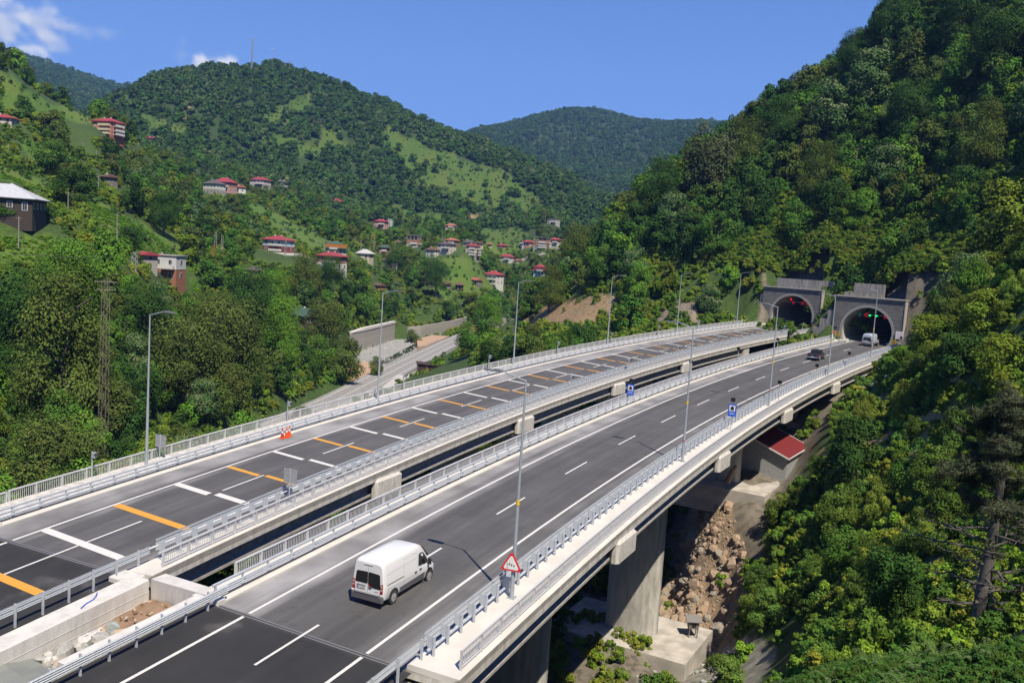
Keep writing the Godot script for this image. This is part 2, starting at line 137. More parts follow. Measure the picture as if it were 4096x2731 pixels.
const LANDMARK_TREES = [
	["olive", -66.4, -129.7, 24.5, 17.1],
	["dark", -79.1, -141.8, 20.5, 16.4],
	["bright", -84.0, -165.1, 16.7, 13.9],
	["brown", -61.9, -164.7, 20.5, 17.8],
	["dark", -76.9, -181.9, 14.9, 12.9],
	["brown", -58.5, -179.7, 22.9, 18.2],
	["bright", -55.5, -208.5, 20.6, 12.0],
	["dark", -70.9, -230.6, 20.6, 18.1],
	["brown", -55.2, -254.4, 19.6, 15.7],
	["olive", -70.3, -293.5, 16.6, 13.5],
	["olive", -45.0, -236.1, 13.3, 10.9],
	["bright", -71.0, -254.8, 15.9, 14.5],
	["bright", -85.9, -185.0, 15.3, 11.2],
	["brown", -58.6, -112.4, 15.0, 15.0],
	["olive", -70.1, -202.2, 18.3, 16.1],
	["olive", -39.8, -257.3, 6.8, 5.2],
	["olive", -41.5, -366.3, 8.5, 7.8],
	["dark", -116.2, -287.8, 15.4, 12.4],
	["dark", -98.8, -224.4, 7.3, 7.3],
	["dark", -119.8, -234.6, 10.5, 10.5],
	["mid", -157.7, -295.5, 11.7, 13.3],
	["mid", -79.0, -282.7, 10.2, 8.8],
	["weep", 55.1, -264.2, 25.6, 17.5],
	["dark", 41.9, -268.8, 20.3, 14.9],
	["pale", 43.8, -254.5, 14.1, 10.3],
	["olive", 68.2, -279.5, 17.3, 14.4],
	["dark", 78.2, -278.1, 18.8, 15.9],
	["pale", 91.5, -270.4, 18.6, 17.2],
	["pale", 102.3, -270.1, 19.0, 16.0],
	["olive", 78.5, -234.3, 16.0, 12.3],
	["dark", 63.7, -232.7, 13.2, 10.8],
	["mid", 85.4, -228.8, 15.9, 13.4],
	["dark", 101.0, -236.6, 19.4, 14.2],
	["mid", 113.5, -241.3, 18.8, 14.8],
	["dark", 120.6, -231.9, 19.9, 17.2],
	["olive", 101.3, -197.4, 17.8, 12.2],
	["yellow", 85.0, -151.6, 18.2, 15.6],
	["mid", 51.3, -229.9, 12.9, 11.7],
	["mid", 69.7, -221.1, 11.5, 10.4],
	["dark", 34.4, -268.8, 12.1, 10.8],
	["olive", 19.3, -289.4, 17.3, 13.0],
	["olive", 10.7, -269.6, 14.8, 12.1],
	["mid", 24.7, -255.0, 11.5, 10.2],
	["mid", -10.6, -245.9, 11.1, 11.1],
	["bright", -8.5, -300.5, 13.5, 12.0],
	["pale", 46.1, -207.2, 8.5, 8.5],
	["dark", 116.4, -294.5, 17.8, 14.6],
	["dark", 108.6, -301.6, 16.3, 14.7],
	["dark", 123.9, -262.2, 17.8, 16.3],
	["dark", 36.0, -87.9, 8.3, 6.3],
	["dark", 19.8, -42.6, 5.3, 3.8],
	["dark", 36.4, -93.2, 5.1, 4.6],
	["mid", 29.0, -71.8, 4.9, 4.5],
	["mid", 37.6, -79.3, 5.4, 4.5],
	["dark", 46.8, -90.7, 6.1, 6.1],
	["yellow", 43.3, -77.0, 6.2, 5.8],
	["yellow", 54.5, -114.4, 5.7, 6.3],
	["yellow", 49.9, -93.3, 6.3, 6.9],
	["mid", -112.6, -206.9, 4.7, 5.9],
	["mid", -113.7, -195.7, 4.7, 7.9],
	["dark", -113.6, -203.1, 4.2, 6.5],
	["dark", -41.1, -453.9, 20.4, 17.0],
	["dark", -69.1, -329.1, 15.1, 11.7],
	["mid", -60.1, -343.4, 13.9, 13.9],
	["dark", -64.3, -462.4, 13.9, 13.9],
	["mid", -49.2, -495.2, 13.6, 12.4]
]
const GX := -0.016613
const GZ := -0.050924
const LEFT_DROP := -0.7607
const ROAD_START := Vector2(-15.5905, -35.3170)
const ROAD_AHEAD := Vector2(0.435574, -0.900153)
const RIGHT_ROAD = [0.07947, -0.018130, 17.4344, 0.00151144]
const LEFT_ROAD = [-19.34473, -0.158931, -40.0000, 0.00172045]
const EYE := 21.0569
const LENS_PITCH := 0.097982
const LENS_ROLL := 0.064741
const OLD_ROAD = [Vector2(-66, -40), Vector2(-56.5, -100), Vector2(-50.0, -150), Vector2(-42.0, -211), Vector2(-36.8, -262), Vector2(-31.0, -316), Vector2(-25.6, -366), Vector2(-21.5, -398), Vector2(-14.0, -430), Vector2(-2.0, -458)]
var used := {}
var mats := {}
var rng := RandomNumberGenerator.new()
var relief := FastNoiseLite.new()
var patchy := FastNoiseLite.new()
var coarse: Array = []
var AZ_FIRST := -46.0
var LR_FIRST := log(5.0)
var AZ_COUNT := 93
var LR_COUNT := 122

# ---------- names, tags ----------
func numbered(called: String) -> String:
	if not used.has(called):
		used[called] = 0
		return called
	used[called] += 1
	return "%s_%03d" % [called, used[called]]

func tag(o: Node, label: String, category: String, group := "") -> void:
	o.set_meta("label", label)
	o.set_meta("category", category)
	if group != "":
		o.set_meta("group", group)

func thing(called: String, label: String, category: String, at := Vector3.ZERO, group := "") -> Node3D:
	var o := Node3D.new()
	o.name = numbered(called)
	add_child(o)
	o.position = at
	tag(o, label, category, group)
	return o

func part(called: String, mesh: Mesh, m: Material, parent: Node, at := Transform3D.IDENTITY) -> MeshInstance3D:
	var o := MeshInstance3D.new()
	if parent == self:
		o.name = numbered(called)
	else:
		o.name = called
	o.mesh = mesh
	if m:
		o.material_override = m
	o.transform = at
	o.cast_shadow = GeometryInstance3D.SHADOW_CASTING_SETTING_ON
	parent.add_child(o, true)
	return o

func structure(called: String, mesh: Mesh, m: Material) -> MeshInstance3D:
	var o := part(called, mesh, m, self)
	o.set_meta("kind", "structure")
	return o

# ---------- materials ----------
func lin(r: float, g: float, b: float) -> Color:
	return Color(r, g, b).linear_to_srgb()

func mat(called: String, c: Color, rough := 0.8, metal := 0.0) -> StandardMaterial3D:
	if mats.has(called):
		return mats[called]
	var m := StandardMaterial3D.new()
	m.albedo_color = c.linear_to_srgb()
	m.roughness = rough
	m.metallic = metal
	mats[called] = m
	return m

func ramp_texture(seed_: int, freq: float, stops: Array, octaves := 5, size := 512) -> NoiseTexture2D:
	var n := FastNoiseLite.new()
	n.seed = seed_
	n.frequency = freq
	n.fractal_octaves = octaves
	var g := Gradient.new()
	var offs := PackedFloat32Array()
	var cols := PackedColorArray()
	for s in stops:
		offs.append(s[0])
		cols.append((s[1] as Color).linear_to_srgb())
	g.offsets = offs
	g.colors = cols
	var t := NoiseTexture2D.new()
	t.width = size
	t.height = size
	t.seamless = true
	t.noise = n
	t.color_ramp = g
	return t

func grain(called: String, seed_: int, a: Color, b: Color, tile: float, rough := 0.9, freq := 0.012, bump := 0.0) -> StandardMaterial3D:
	if mats.has(called):
		return mats[called]
	var m := StandardMaterial3D.new()
	m.albedo_texture = ramp_texture(seed_, freq, [[0.25, a], [0.5, a.lerp(b, 0.55)], [0.75, b]])
	m.uv1_triplanar = true
	m.uv1_world_triplanar = true
	m.uv1_scale = Vector3.ONE / tile
	m.roughness = rough
	if bump > 0.0:
		var n := FastNoiseLite.new()
		n.seed = seed_ + 5
		n.frequency = 0.03
		var t := NoiseTexture2D.new()
		t.width = 512
		t.height = 512
		t.seamless = true
		t.as_normal_map = true
		t.bump_strength = 6.0
		t.noise = n
		m.normal_enabled = true
		m.normal_texture = t
		m.normal_scale = bump
	mats[called] = m
	return m

# concrete with rain streaks: the grain drawn out downwards
func streaked(called: String, seed_: int, a: Color, b: Color, tile: float, rough := 0.9, freq := 0.012, bump := 0.0) -> StandardMaterial3D:
	var m := grain(called, seed_, a, b, tile, rough, freq, bump)
	m.uv1_scale = Vector3(1.6, 0.22, 1.6) / tile
	return m

# ---------- mesh builder ----------
class MB:
	var v := PackedVector3Array()
	var n := PackedVector3Array()
	var uv := PackedVector2Array()
	var c := PackedColorArray()
	var col := Color(1, 1, 1)
	func tri(a: Vector3, b: Vector3, d: Vector3) -> void:
		var k := (b - a).cross(d - a).normalized()
		v.append_array([a, d, b]); n.append_array([k, k, k])
		uv.append_array([Vector2(a.x, a.z), Vector2(d.x, d.z), Vector2(b.x, b.z)]); c.append_array([col, col, col])
	func quad(a: Vector3, b: Vector3, d: Vector3, e: Vector3, ta := Vector2.ZERO, tb := Vector2.ZERO, td := Vector2.ZERO, te := Vector2.ZERO) -> void:
		var k := (b - a).cross(e - a)
		if k.length_squared() < 1e-12:
			k = (d - b).cross(e - b)
		k = k.normalized()
		v.append_array([a, d, b, a, e, d]); n.append_array([k, k, k, k, k, k])
		uv.append_array([ta, td, tb, ta, te, td]); c.append_array([col, col, col, col, col, col])
	func quad_n(p: Array, k: Array) -> void:
		v.append_array([p[0], p[2], p[1], p[0], p[3], p[2]]); n.append_array([k[0], k[2], k[1], k[0], k[3], k[2]])
		for i in 6:
			uv.append(Vector2.ZERO)
			c.append(col)
	func box(ctr: Vector3, size: Vector3, b := Basis.IDENTITY) -> void:
		var h := size * 0.5
		var p := []
		for i in 8:
			p.append(ctr + b * Vector3(h.x if i & 1 else -h.x, h.y if i & 2 else -h.y, h.z if i & 4 else -h.z))
		quad(p[4], p[5], p[7], p[6]); quad(p[1], p[0], p[2], p[3])
		quad(p[5], p[1], p[3], p[7]); quad(p[0], p[4], p[6], p[2])
		quad(p[6], p[7], p[3], p[2]); quad(p[0], p[1], p[5], p[4])
	func bevel_box(ctr: Vector3, size: Vector3, e: float, b := Basis.IDENTITY) -> void:
		# a box whose four vertical edges and top rim are chamfered
		var h := size * 0.5
		var ring := func(y: float, k: float) -> Array:
			var x := h.x - k
			var z := h.z - k
			var q := []
			for w in [[x, -z + e], [x, z - e], [x - e, z], [-x + e, z], [-x, z - e], [-x, -z + e], [-x + e, -z], [x - e, -z]]:
				q.append(ctr + b * Vector3(w[0], y, w[1]))
			return q
		var r0: Array = ring.call(-h.y, 0.0)
		var r1: Array = ring.call(h.y - e, 0.0)
		var r2: Array = ring.call(h.y, e * 0.8)
		for i in 8:
			var j := (i + 1) % 8
			quad(r0[j], r0[i], r1[i], r1[j])
			quad(r1[j], r1[i], r2[i], r2[j])
		for i in range(1, 7):
			tri(r2[0], r2[i + 1], r2[i])
			tri(r0[0], r0[i], r0[i + 1])
	func tube(a: Vector3, b: Vector3, r0: float, r1: float, seg := 8, caps := true) -> void:
		var w := (b - a).normalized()
		var x := w.cross(Vector3.UP if absf(w.y) < 0.9 else Vector3.RIGHT).normalized()
		var y := w.cross(x)
		for i in seg:
			var d0 := x * cos(TAU * i / seg) + y * sin(TAU * i / seg)
			var d1 := x * cos(TAU * (i + 1) / seg) + y * sin(TAU * (i + 1) / seg)
			quad_n([a + d0 * r0, a + d1 * r0, b + d1 * r1, b + d0 * r1], [d0, d1, d1, d0])
			if caps:
				tri(b, b + d0 * r1, b + d1 * r1)
				tri(a, a + d1 * r0, a + d0 * r0)
	func sphere(ctr: Vector3, r: Vector3, seg := 10, rows := 6) -> void:
		for j in rows:
			var t0 := PI * j / rows
			var t1 := PI * (j + 1) / rows
			for i in seg:
				var a0 := TAU * i / seg
				var a1 := TAU * (i + 1) / seg
				var k := []
				for w in [[t1, a0], [t1, a1], [t0, a1], [t0, a0]]:
					k.append(Vector3(sin(w[0]) * cos(w[1]), cos(w[0]), -sin(w[0]) * sin(w[1])))
				quad_n([ctr + k[0] * r, ctr + k[1] * r, ctr + k[2] * r, ctr + k[3] * r], k)
	func prism(poly: Array, a: Vector3, x: Vector3, y: Vector3, depth: Vector3) -> void:
		# poly: Vector2 outline counter-clockwise seen against depth; extruded along depth (from back to front)
		var f := []
		var g := []
		var pk := PackedVector2Array()
		for p in poly:
			f.append(a + x * p.x + y * p.y + depth)
			g.append(a + x * p.x + y * p.y)
			pk.append(p)
		var ids := Geometry2D.triangulate_polygon(pk)
		var k := x.cross(y)
		for i in range(0, ids.size(), 3):
			var q := [ids[i], ids[i + 1], ids[i + 2]]
			if (f[q[1]] - f[q[0]]).cross(f[q[2]] - f[q[0]]).dot(k) < 0.0:
				q = [q[0], q[2], q[1]]
			tri(f[q[0]], f[q[1]], f[q[2]])
			tri(g[q[0]], g[q[2]], g[q[1]])
		for i in poly.size():
			var j := (i + 1) % poly.size()
			quad(g[i], g[j], f[j], f[i])
	func mesh() -> ArrayMesh:
		var a := []
		a.resize(Mesh.ARRAY_MAX)
		a[Mesh.ARRAY_VERTEX] = v
		a[Mesh.ARRAY_NORMAL] = n
		a[Mesh.ARRAY_TEX_UV] = uv
		a[Mesh.ARRAY_COLOR] = c
		var m := ArrayMesh.new()
		m.add_surface_from_arrays(Mesh.PRIMITIVE_TRIANGLES, a)
		return m

func box_mesh(size: Vector3, ctr := Vector3.ZERO) -> ArrayMesh:
	var b := MB.new()
	b.box(ctr, size)
	return b.mesh()

# ---------- the two roads: s metres ahead, t metres to the side ----------
func road_xz(road: Array, s: float, t: float) -> Vector2:
	var h := Vector2(1.0, road[1]).normalized()
	var k := Vector2(-h.y, h.x)
	var a := s
	var b := t
	if s > road[2]:
		var r: float = 1.0 / road[3]
		var th: float = (s - road[2]) * road[3]
		a = road[2] + (r - t) * sin(th)
		b = r - (r - t) * cos(th)
	var w := Vector2(0.0, road[0]) + h * a + k * b
	return ROAD_START + ROAD_AHEAD * w.x + Vector2(-ROAD_AHEAD.y, ROAD_AHEAD.x) * w.y

func rp(road: Array, s: float, t: float, dy := 0.0) -> Vector3:
	var p := road_xz(road, s, t)
	return Vector3(p.x, GX * p.x + GZ * p.y + dy + (LEFT_DROP if road == LEFT_ROAD else 0.0), p.y)

func frame(road: Array, s: float, t: float, dy := 0.0) -> Transform3D:
	# x to the right of the traffic, y up, -z ahead
	var a := rp(road, s, t)
	var x := rp(road, s, t + 1.0) - a
	x.y = 0.0
	x = x.normalized()
	return Transform3D(Basis(x, Vector3.UP, x.cross(Vector3.UP)), a + Vector3(0, dy, 0))

func road_st(road: Array, p: Vector2) -> Vector2:
	var d := p - ROAD_START
	var uv := Vector2(d.dot(ROAD_AHEAD), d.dot(Vector2(-ROAD_AHEAD.y, ROAD_AHEAD.x)))
	var h := Vector2(1.0, road[1]).normalized()
	var q := uv - Vector2(0.0, road[0])
	var s := q.dot(h)
	var t := q.dot(Vector2(-h.y, h.x))
	if s > road[2]:
		var r: float = 1.0 / road[3]
		var cx: float = s - road[2]
		var cy := r - t
		return Vector2(road[2] + r * atan2(cx, cy), r - Vector2(cx, cy).length())
	return Vector2(s, t)

# sweeps an outline of (t, y) points along a road; closed outlines get end caps
func sweep(b: MB, road: Array, outline: Array, s0: float, s1: float, ds: float, closed := true, uvscale := Vector2.ZERO) -> void:
	var steps := int(ceil((s1 - s0) / ds))
	var prev := []
	for i in steps + 1:
		var s := lerpf(s0, s1, float(i) / steps)
		var row := []
		for p in outline:
			row.append(rp(road, s, p.x, p.y))
		if i > 0:
			var sp := lerpf(s0, s1, float(i - 1) / steps)
			for j in (outline.size() if closed else outline.size() - 1):
				var k := (j + 1) % outline.size()
				if uvscale == Vector2.ZERO:
					b.quad(prev[j], row[j], row[k], prev[k])
				else:
					b.quad(prev[j], row[j], row[k], prev[k], Vector2((outline[j].x + 3.0) / 14.0, (sp + 40.0) / 240.0), Vector2((outline[j].x + 3.0) / 14.0, (s + 40.0) / 240.0), Vector2((outline[k].x + 3.0) / 14.0, (s + 40.0) / 240.0), Vector2((outline[k].x + 3.0) / 14.0, (sp + 40.0) / 240.0))
		elif closed:
			cap(b, row, outline, true)
		prev = row
	if closed:
		cap(b, prev, outline, false)

func cap(b: MB, row: Array, outline: Array, start: bool) -> void:
	var pk := PackedVector2Array(outline)
	var ids := Geometry2D.triangulate_polygon(pk)
	for i in range(0, ids.size(), 3):
		var q := [ids[i], ids[i + 1], ids[i + 2]]
		var cw: bool = (outline[q[1]] - outline[q[0]]).cross(outline[q[2]] - outline[q[0]]) < 0.0
		if cw == start:
			q = [q[0], q[2], q[1]]
		b.tri(row[q[0]], row[q[1]], row[q[2]])

# ---------- the land: heights from control points ----------
func spline(d2: float) -> float:
	return d2 * log(d2) if d2 > 1e-12 else 0.0

func shape_land() -> void:
	var n := TERRAIN.size()
	var m := n + 3
	var X := PackedVector2Array()
	var e := PackedFloat64Array()
	for p in TERRAIN:
		var r := Vector2(p.x, p.z).length()
		X.append(Vector2(rad_to_deg(atan2(p.x, -p.z)) * 0.12, log(r) * 1.6))
		e.append((p.y - EYE) / r)
	var rows := []
	for i in m:
		var row := PackedFloat64Array()
		row.resize(m + 1)
		if i < n:
			for j in n:
				row[j] = spline(X[i].distance_squared_to(X[j]))
			row[i] += 0.004
			row[n] = 1.0
			row[n + 1] = X[i].x
			row[n + 2] = X[i].y
			row[m] = e[i]
		else:
			for j in n:
				row[j] = 1.0 if i == n else X[j].x if i == n + 1 else X[j].y
		rows.append(row)
	for k in m:
		var best := k
		for i in range(k + 1, m):
			if absf(rows[i][k]) > absf(rows[best][k]):
				best = i
		var sw = rows[k]
		rows[k] = rows[best]
		rows[best] = sw
		var pk: PackedFloat64Array = rows[k]
		for i in range(k + 1, m):
			var ri: PackedFloat64Array = rows[i]
			if ri[k] == 0.0:
				continue
			var f := ri[k] / pk[k]
			for j in range(k, m + 1):
				ri[j] -= f * pk[j]
			rows[i] = ri
	var w := PackedFloat64Array()
	w.resize(m)
	for k in range(m - 1, -1, -1):
		var pk: PackedFloat64Array = rows[k]
		var s := pk[m]
		for j in range(k + 1, m):
			s -= pk[j] * w[j]
		w[k] = s / pk[k]
	coarse.clear()
	for a in AZ_COUNT:
		var row := PackedFloat64Array()
		row.resize(LR_COUNT)
		var fx := (AZ_FIRST + a) * 0.12
		for l in LR_COUNT:
			var q := Vector2(fx, (LR_FIRST + 0.06 * l) * 1.6)
			var s := w[n] + q.x * w[n + 1] + q.y * w[n + 2]
			for j in n:
				var d2 := q.distance_squared_to(X[j])
				if d2 > 1e-12:
					s += w[j] * d2 * log(d2)
			row[l] = s
		coarse.append(row)

func cub(p0: float, p1: float, p2: float, p3: float, t: float) -> float:
	return p1 + 0.5 * t * (p2 - p0 + t * (2.0 * p0 - 5.0 * p1 + 4.0 * p2 - p3 + t * (3.0 * (p1 - p2) + p3 - p0)))

func smooth_ground(x: float, z: float) -> float:
	var r := maxf(Vector2(x, z).length(), 0.5)
	var az := rad_to_deg(atan2(x, -z))
	var a := clampf(az - AZ_FIRST, 0.0, AZ_COUNT - 1.001)
	var l := clampf((log(r) - LR_FIRST) / 0.06, 0.0, LR_COUNT - 1.001)
	var i := int(a)
	var j := int(l)
	var g := []
	for k in [-1, 0, 1, 2]:
		var row: PackedFloat64Array = coarse[clampi(i + k, 0, AZ_COUNT - 1)]
		g.append(cub(row[maxi(j - 1, 0)], row[j], row[mini(j + 1, LR_COUNT - 1)], row[mini(j + 2, LR_COUNT - 1)], l - j))
	var e := cub(g[0], g[1], g[2], g[3], a - i)
	var beyond := clampf((absf(az) - 55.0) / 50.0, 0.0, 1.0)
	return EYE + r * lerpf(e, -0.02, beyond)

func ground(x: float, z: float) -> float:
	return minf(works_limit(x, z), natural(x, z))

# the cuttings made for the roads, the river and the tunnel mouths
func works_limit(x: float, z: float) -> float:
	var y := 1e9
	if z > -40.0 or z < -470.0 or x < -110.0 or x > 170.0:
		return y
	var p := Vector2(x, z)
	for q in [[RIGHT_ROAD, 168.0, -12.0, 13.0, 1.0, 1.0], [LEFT_ROAD, 190.0, -7.5 - 5.0 * clampf((z + 125.0) / -20.0, 0.0, 1.0), 10.5, 0.8, 1.5]]:
		var st := road_st(q[0], p)
		if st.x > 5.0 and st.x < 260.0 and st.y > -50.0 and st.y < 50.0:
			var base: float = GX * x + GZ * z + (LEFT_DROP if q[0] == LEFT_ROAD else 0.0)
			var lim: float = base - lerpf(4.6, 0.8, clampf((st.x - 100.0) / 60.0, 0.0, 1.0)) + maxf(0.0, st.x - q[1]) * 5.0 + maxf(0.0, q[2] - st.y) * q[4] + maxf(0.0, st.y - q[3]) * q[5]
			y = minf(y, lim)
	if x < 15.0:
		var cx := 0.0
		for i in OLD_ROAD.size() - 1:
			var a: Vector2 = OLD_ROAD[i]
			var b: Vector2 = OLD_ROAD[i + 1]
			if z <= a.y and z > b.y:
				cx = lerpf(a.x, b.x, (z - a.y) / (b.y - a.y))
				var left := 6.0
				var low := -17.5
				if z < -255.0:
					left = lerpf(6.0, 27.0, clampf((-255.0 - z) / 45.0, 0.0, 1.0))
					if z < -376.0:
						left = lerpf(27.0, 19.0, clampf((-376.0 - z) / 16.0, 0.0, 1.0))
					if z < -392.0:
						left = lerpf(19.0, 13.0, clampf((-392.0 - z) / 32.0, 0.0, 1.0))
					if x < cx - 5.0:
						low = -18.6
				y = minf(y, low + maxf(0.0, cx - left - x) * 1.6 + maxf(0.0, x - cx - 6.0) * 0.7)
	return y

func natural(x: float, z: float) -> float:
	var r := Vector2(x, z).length()
	return smooth_ground(x, z) + relief.get_noise_2d(x, z) * clampf((r - 130.0) * 0.008, 0.0, 7.0) + (relief.get_noise_2d(x * 6.0, z * 6.0) * 0.5 if r < 600.0 else 0.0)

func on_ground(x: float, z: float, dy := 0.0) -> Vector3:
	return Vector3(x, ground(x, z) + dy, z)

var areas := {}
func inside(kind: String, p: Vector2) -> bool:
	for a in areas[kind]:
		if (a[0] as Rect2).has_point(p) and Geometry2D.is_point_in_polygon(p, a[1]):
			return true
	return false

func learn_areas() -> void:
	for k in [["meadow", MEADOW_AREAS], ["soil", SOIL_AREAS], ["rock", ROCK_AREAS], ["cliff", CLIFF_AREAS], ["gravel", GRAVEL_AREAS]]:
		var l := []
		for pts in k[1]:
			var r := Rect2(pts[0], Vector2.ZERO)
			for p in pts:
				r = r.expand(p)
			l.append([r, PackedVector2Array(pts)])
		areas[k[0]] = l

# ---------- sky ----------
func make_sky() -> Sky:
	var W := 2048
	var Hh := 1024
	var im := Image.create(W, Hh, false, Image.FORMAT_RGBF)
	for y in Hh:
		var e := (0.5 - (y + 0.5) / Hh) * 180.0
		var k := clampf(e / 90.0, 0.0, 1.0)
		var c := Color(0.27, 0.50, 1.0).lerp(Color(0.022, 0.080, 0.31), pow(clampf(e / 30.0, 0.0, 1.0), 0.7))
		if e < 0.0:
			c = Color(0.185, 0.365, 0.80).lerp(Color(0.08, 0.10, 0.08), clampf(-e / 8.0, 0.0, 1.0))
		im.fill_rect(Rect2i(0, y, W, 1), c)
	var n := FastNoiseLite.new()
	n.seed = 11
	n.frequency = 0.09
	n.fractal_octaves = 6
	# cumulus: azimuth, elevation, half width, half height, thickness
	for cl in [[-30.4, 10.9, 1.5, 1.7, 0.75], [-28.7, 11.2, 1.5, 0.9, 0.62], [-28.9, 9.0, 1.5, 0.8, 0.9], [-30.4, 8.9, 1.6, 1.0, 0.95], [-27.9, 10.2, 0.9, 0.6, 0.4], [-26.4, 11.1, 1.6, 0.35, 0.22], [-19.55, 10.1, 1.15, 0.62, 1.5], [-21.1, 10.4, 0.35, 0.6, 0.22], [-31.0, 13.0, 2.2, 1.4, 0.8], [-40.0, 12.0, 6.0, 3.0, 1.0], [-48.0, 18.0, 7.0, 3.0, 0.9], [48.0, 26.0, 8.0, 3.0, 0.7]]:
		var x0 := int((cl[0] - cl[2] * 1.6 + 360.0) / 360.0 * W)
		var x1 := int((cl[0] + cl[2] * 1.6 + 360.0) / 360.0 * W)
		var y0 := int((0.5 - (cl[1] + cl[3] * 1.8) / 180.0) * Hh)
		var y1 := int((0.5 - (cl[1] - cl[3] * 1.8) / 180.0) * Hh)
		for yy in range(y0, y1):
			for xx in range(x0, x1):
				var az := (xx + 0.5) / W * 360.0 - 360.0
				var el := (0.5 - (yy + 0.5) / Hh) * 180.0
				var d := Vector2((az - cl[0]) / cl[2], (el - cl[1]) / cl[3])
				var f: float = n.get_noise_2d(az * 6.0, el * 8.0) * 1.5 + n.get_noise_2d(az * 20.0, el * 24.0 + 50.0) * 0.5
				var a: float = clampf((1.0 - d.length() * 1.05 + f * 0.9) * 1.6, 0.0, 1.0) * cl[4]
				if a > 0.0:
					var px := posmod(xx, W)
					var shade := lerpf(0.78, 1.0, clampf(d.y * 0.5 + 0.5 + f * 0.3, 0.0, 1.0))
					im.set_pixel(px, yy, im.get_pixel(px, yy).lerp(Color(0.72, 0.74, 0.78) * shade, clampf(a, 0.0, 1.0)))
	var p := PanoramaSkyMaterial.new()
	p.panorama = ImageTexture.create_from_image(im)
	p.energy_multiplier = 1.0
	var sky := Sky.new()
	sky.sky_material = p
	return sky

# ---------- ground sheet ----------
func cover_colour(p: Vector2, y: float, slope: float) -> Color:
	var r := p.length()
	var k := patchy.get_noise_2d(p.x, p.y)
	if inside("gravel", p):
		return Color(0.27, 0.27, 0.25).lerp(Color(0.38, 0.36, 0.32), k * 0.5 + 0.5)
	if inside("cliff", p):
		return Color(0.37, 0.265, 0.175).lerp(Color(0.29, 0.22, 0.155), k + 0.5)
	var sr := road_st(RIGHT_ROAD, p)
	if sr.x > 150.0 and sr.x < 205.0 and sr.y > 8.0 and sr.y < 17.0 + k * 8.0:
		return Color(0.12, 0.108, 0.092).lerp(Color(0.085, 0.08, 0.072), k + 0.5)
	if inside("rock", p) or (sr.x > 150.0 and sr.x < 205.0 and sr.y > 8.0 and sr.y < 17.0 + k * 8.0):
		return Color(0.24, 0.20, 0.15).lerp(Color(0.17, 0.155, 0.14), k + 0.5)
	if inside("soil", p):
		return Color(0.36, 0.24, 0.13).lerp(Color(0.28, 0.205, 0.115), k + 0.5)
	if inside("meadow", p):
		var c := Color(0.078, 0.165, 0.014).lerp(Color(0.115, 0.178, 0.018), clampf(k * 1.6 + 0.5, 0.0, 1.0))
		return c * (1.0 if r < 700.0 else 0.82)
	if r > 700.0:
		return Color(0.028, 0.056, 0.011).lerp(Color(0.040, 0.078, 0.012), k + 0.5)
	if r < 160.0 and r > 45.0 and p.x > 12.0 and sr.y > 13.0 and patchy.get_noise_2d(p.x * 2.2 + 70.0, p.y * 2.2) > 0.30:
		return Color(0.33, 0.23, 0.14).lerp(Color(0.16, 0.17, 0.05), k + 0.5)
	var st := sr
	if r > 20.0 and st.x > -30.0 and st.x < 150.0 and st.y > -34.0 and st.y < 14.0:
		return Color(0.15, 0.125, 0.095).lerp(Color(0.22, 0.20, 0.17), k + 0.4)
	return Color(0.040, 0.080, 0.012).lerp(Color(0.062, 0.115, 0.014), k + 0.5)

func build_land() -> void:
	var az := []
	var a := -180.0
	while a < -46.0:
		az.append(a)
		a += 6.7
	a = -46.0
	while a < 46.0:
		az.append(a)
		a += 0.25 if absf(a) < 33.0 else 0.75
	while a < 180.1:
		az.append(a)
		a += 6.7
	var v := PackedVector3Array()
	var c := PackedColorArray()
	var rows := 0
	var r := 4.0
	while r < 6900.0:
		for q in az:
			var x: float = r * sin(deg_to_rad(q))
			var z: float = -r * cos(deg_to_rad(q))
			var y := ground(x, z)
			v.append(Vector3(x, y, z))
			c.append(cover_colour(Vector2(x, z), y, 0.0))
		r *= 1.021
		rows += 1
	var w := az.size()
	var ids := PackedInt32Array()
	for i in rows - 1:
		for j in w - 1:
			var k := i * w + j
			var mouth := false
			if v[k].x > 20.0 and v[k].z < -100.0 and v[k].z > -360.0:
				for q in [[RIGHT_ROAD, 168.0, 2.6], [LEFT_ROAD, 190.0, 2.5]]:
					for e in [k, k + w + 1]:
						var u := road_st(q[0], Vector2(v[e].x, v[e].z))
						var floor_y: float = GX * v[e].x + GZ * v[e].z + (LEFT_DROP if q[0] == LEFT_ROAD else 0.0)
						if u.x > q[1] - 2.0 and absf(u.y - q[2]) < 5.7 and (u.x < q[1] + 6.0 or (u.x < q[1] + 110.0 and v[e].y > floor_y - 1.5 and v[e].y < floor_y + 7.6)):
							mouth = true
			if mouth:
				continue
			ids.append_array([k, k + 1, k + w, k + 1, k + w + 1, k + w])
	var st := SurfaceTool.new()
	var arr := []
	arr.resize(Mesh.ARRAY_MAX)
	arr[Mesh.ARRAY_VERTEX] = v
	arr[Mesh.ARRAY_COLOR] = c
	arr[Mesh.ARRAY_INDEX] = ids
	var m0 := ArrayMesh.new()
	m0.add_surface_from_arrays(Mesh.PRIMITIVE_TRIANGLES, arr)
	st.create_from(m0, 0)
	st.generate_normals()
	var m := StandardMaterial3D.new()
	m.vertex_color_use_as_albedo = true
	m.albedo_texture = ramp_texture(3, 0.02, [[0.25, Color(0.42, 0.44, 0.40)], [0.5, Color(0.85, 0.85, 0.85)], [0.75, Color(1.0, 1.0, 0.95)]])
	m.uv1_triplanar = true
	m.uv1_world_triplanar = true
	m.uv1_scale = Vector3.ONE / 14.0
	m.roughness = 0.95
	structure("terrain", st.commit(), m)

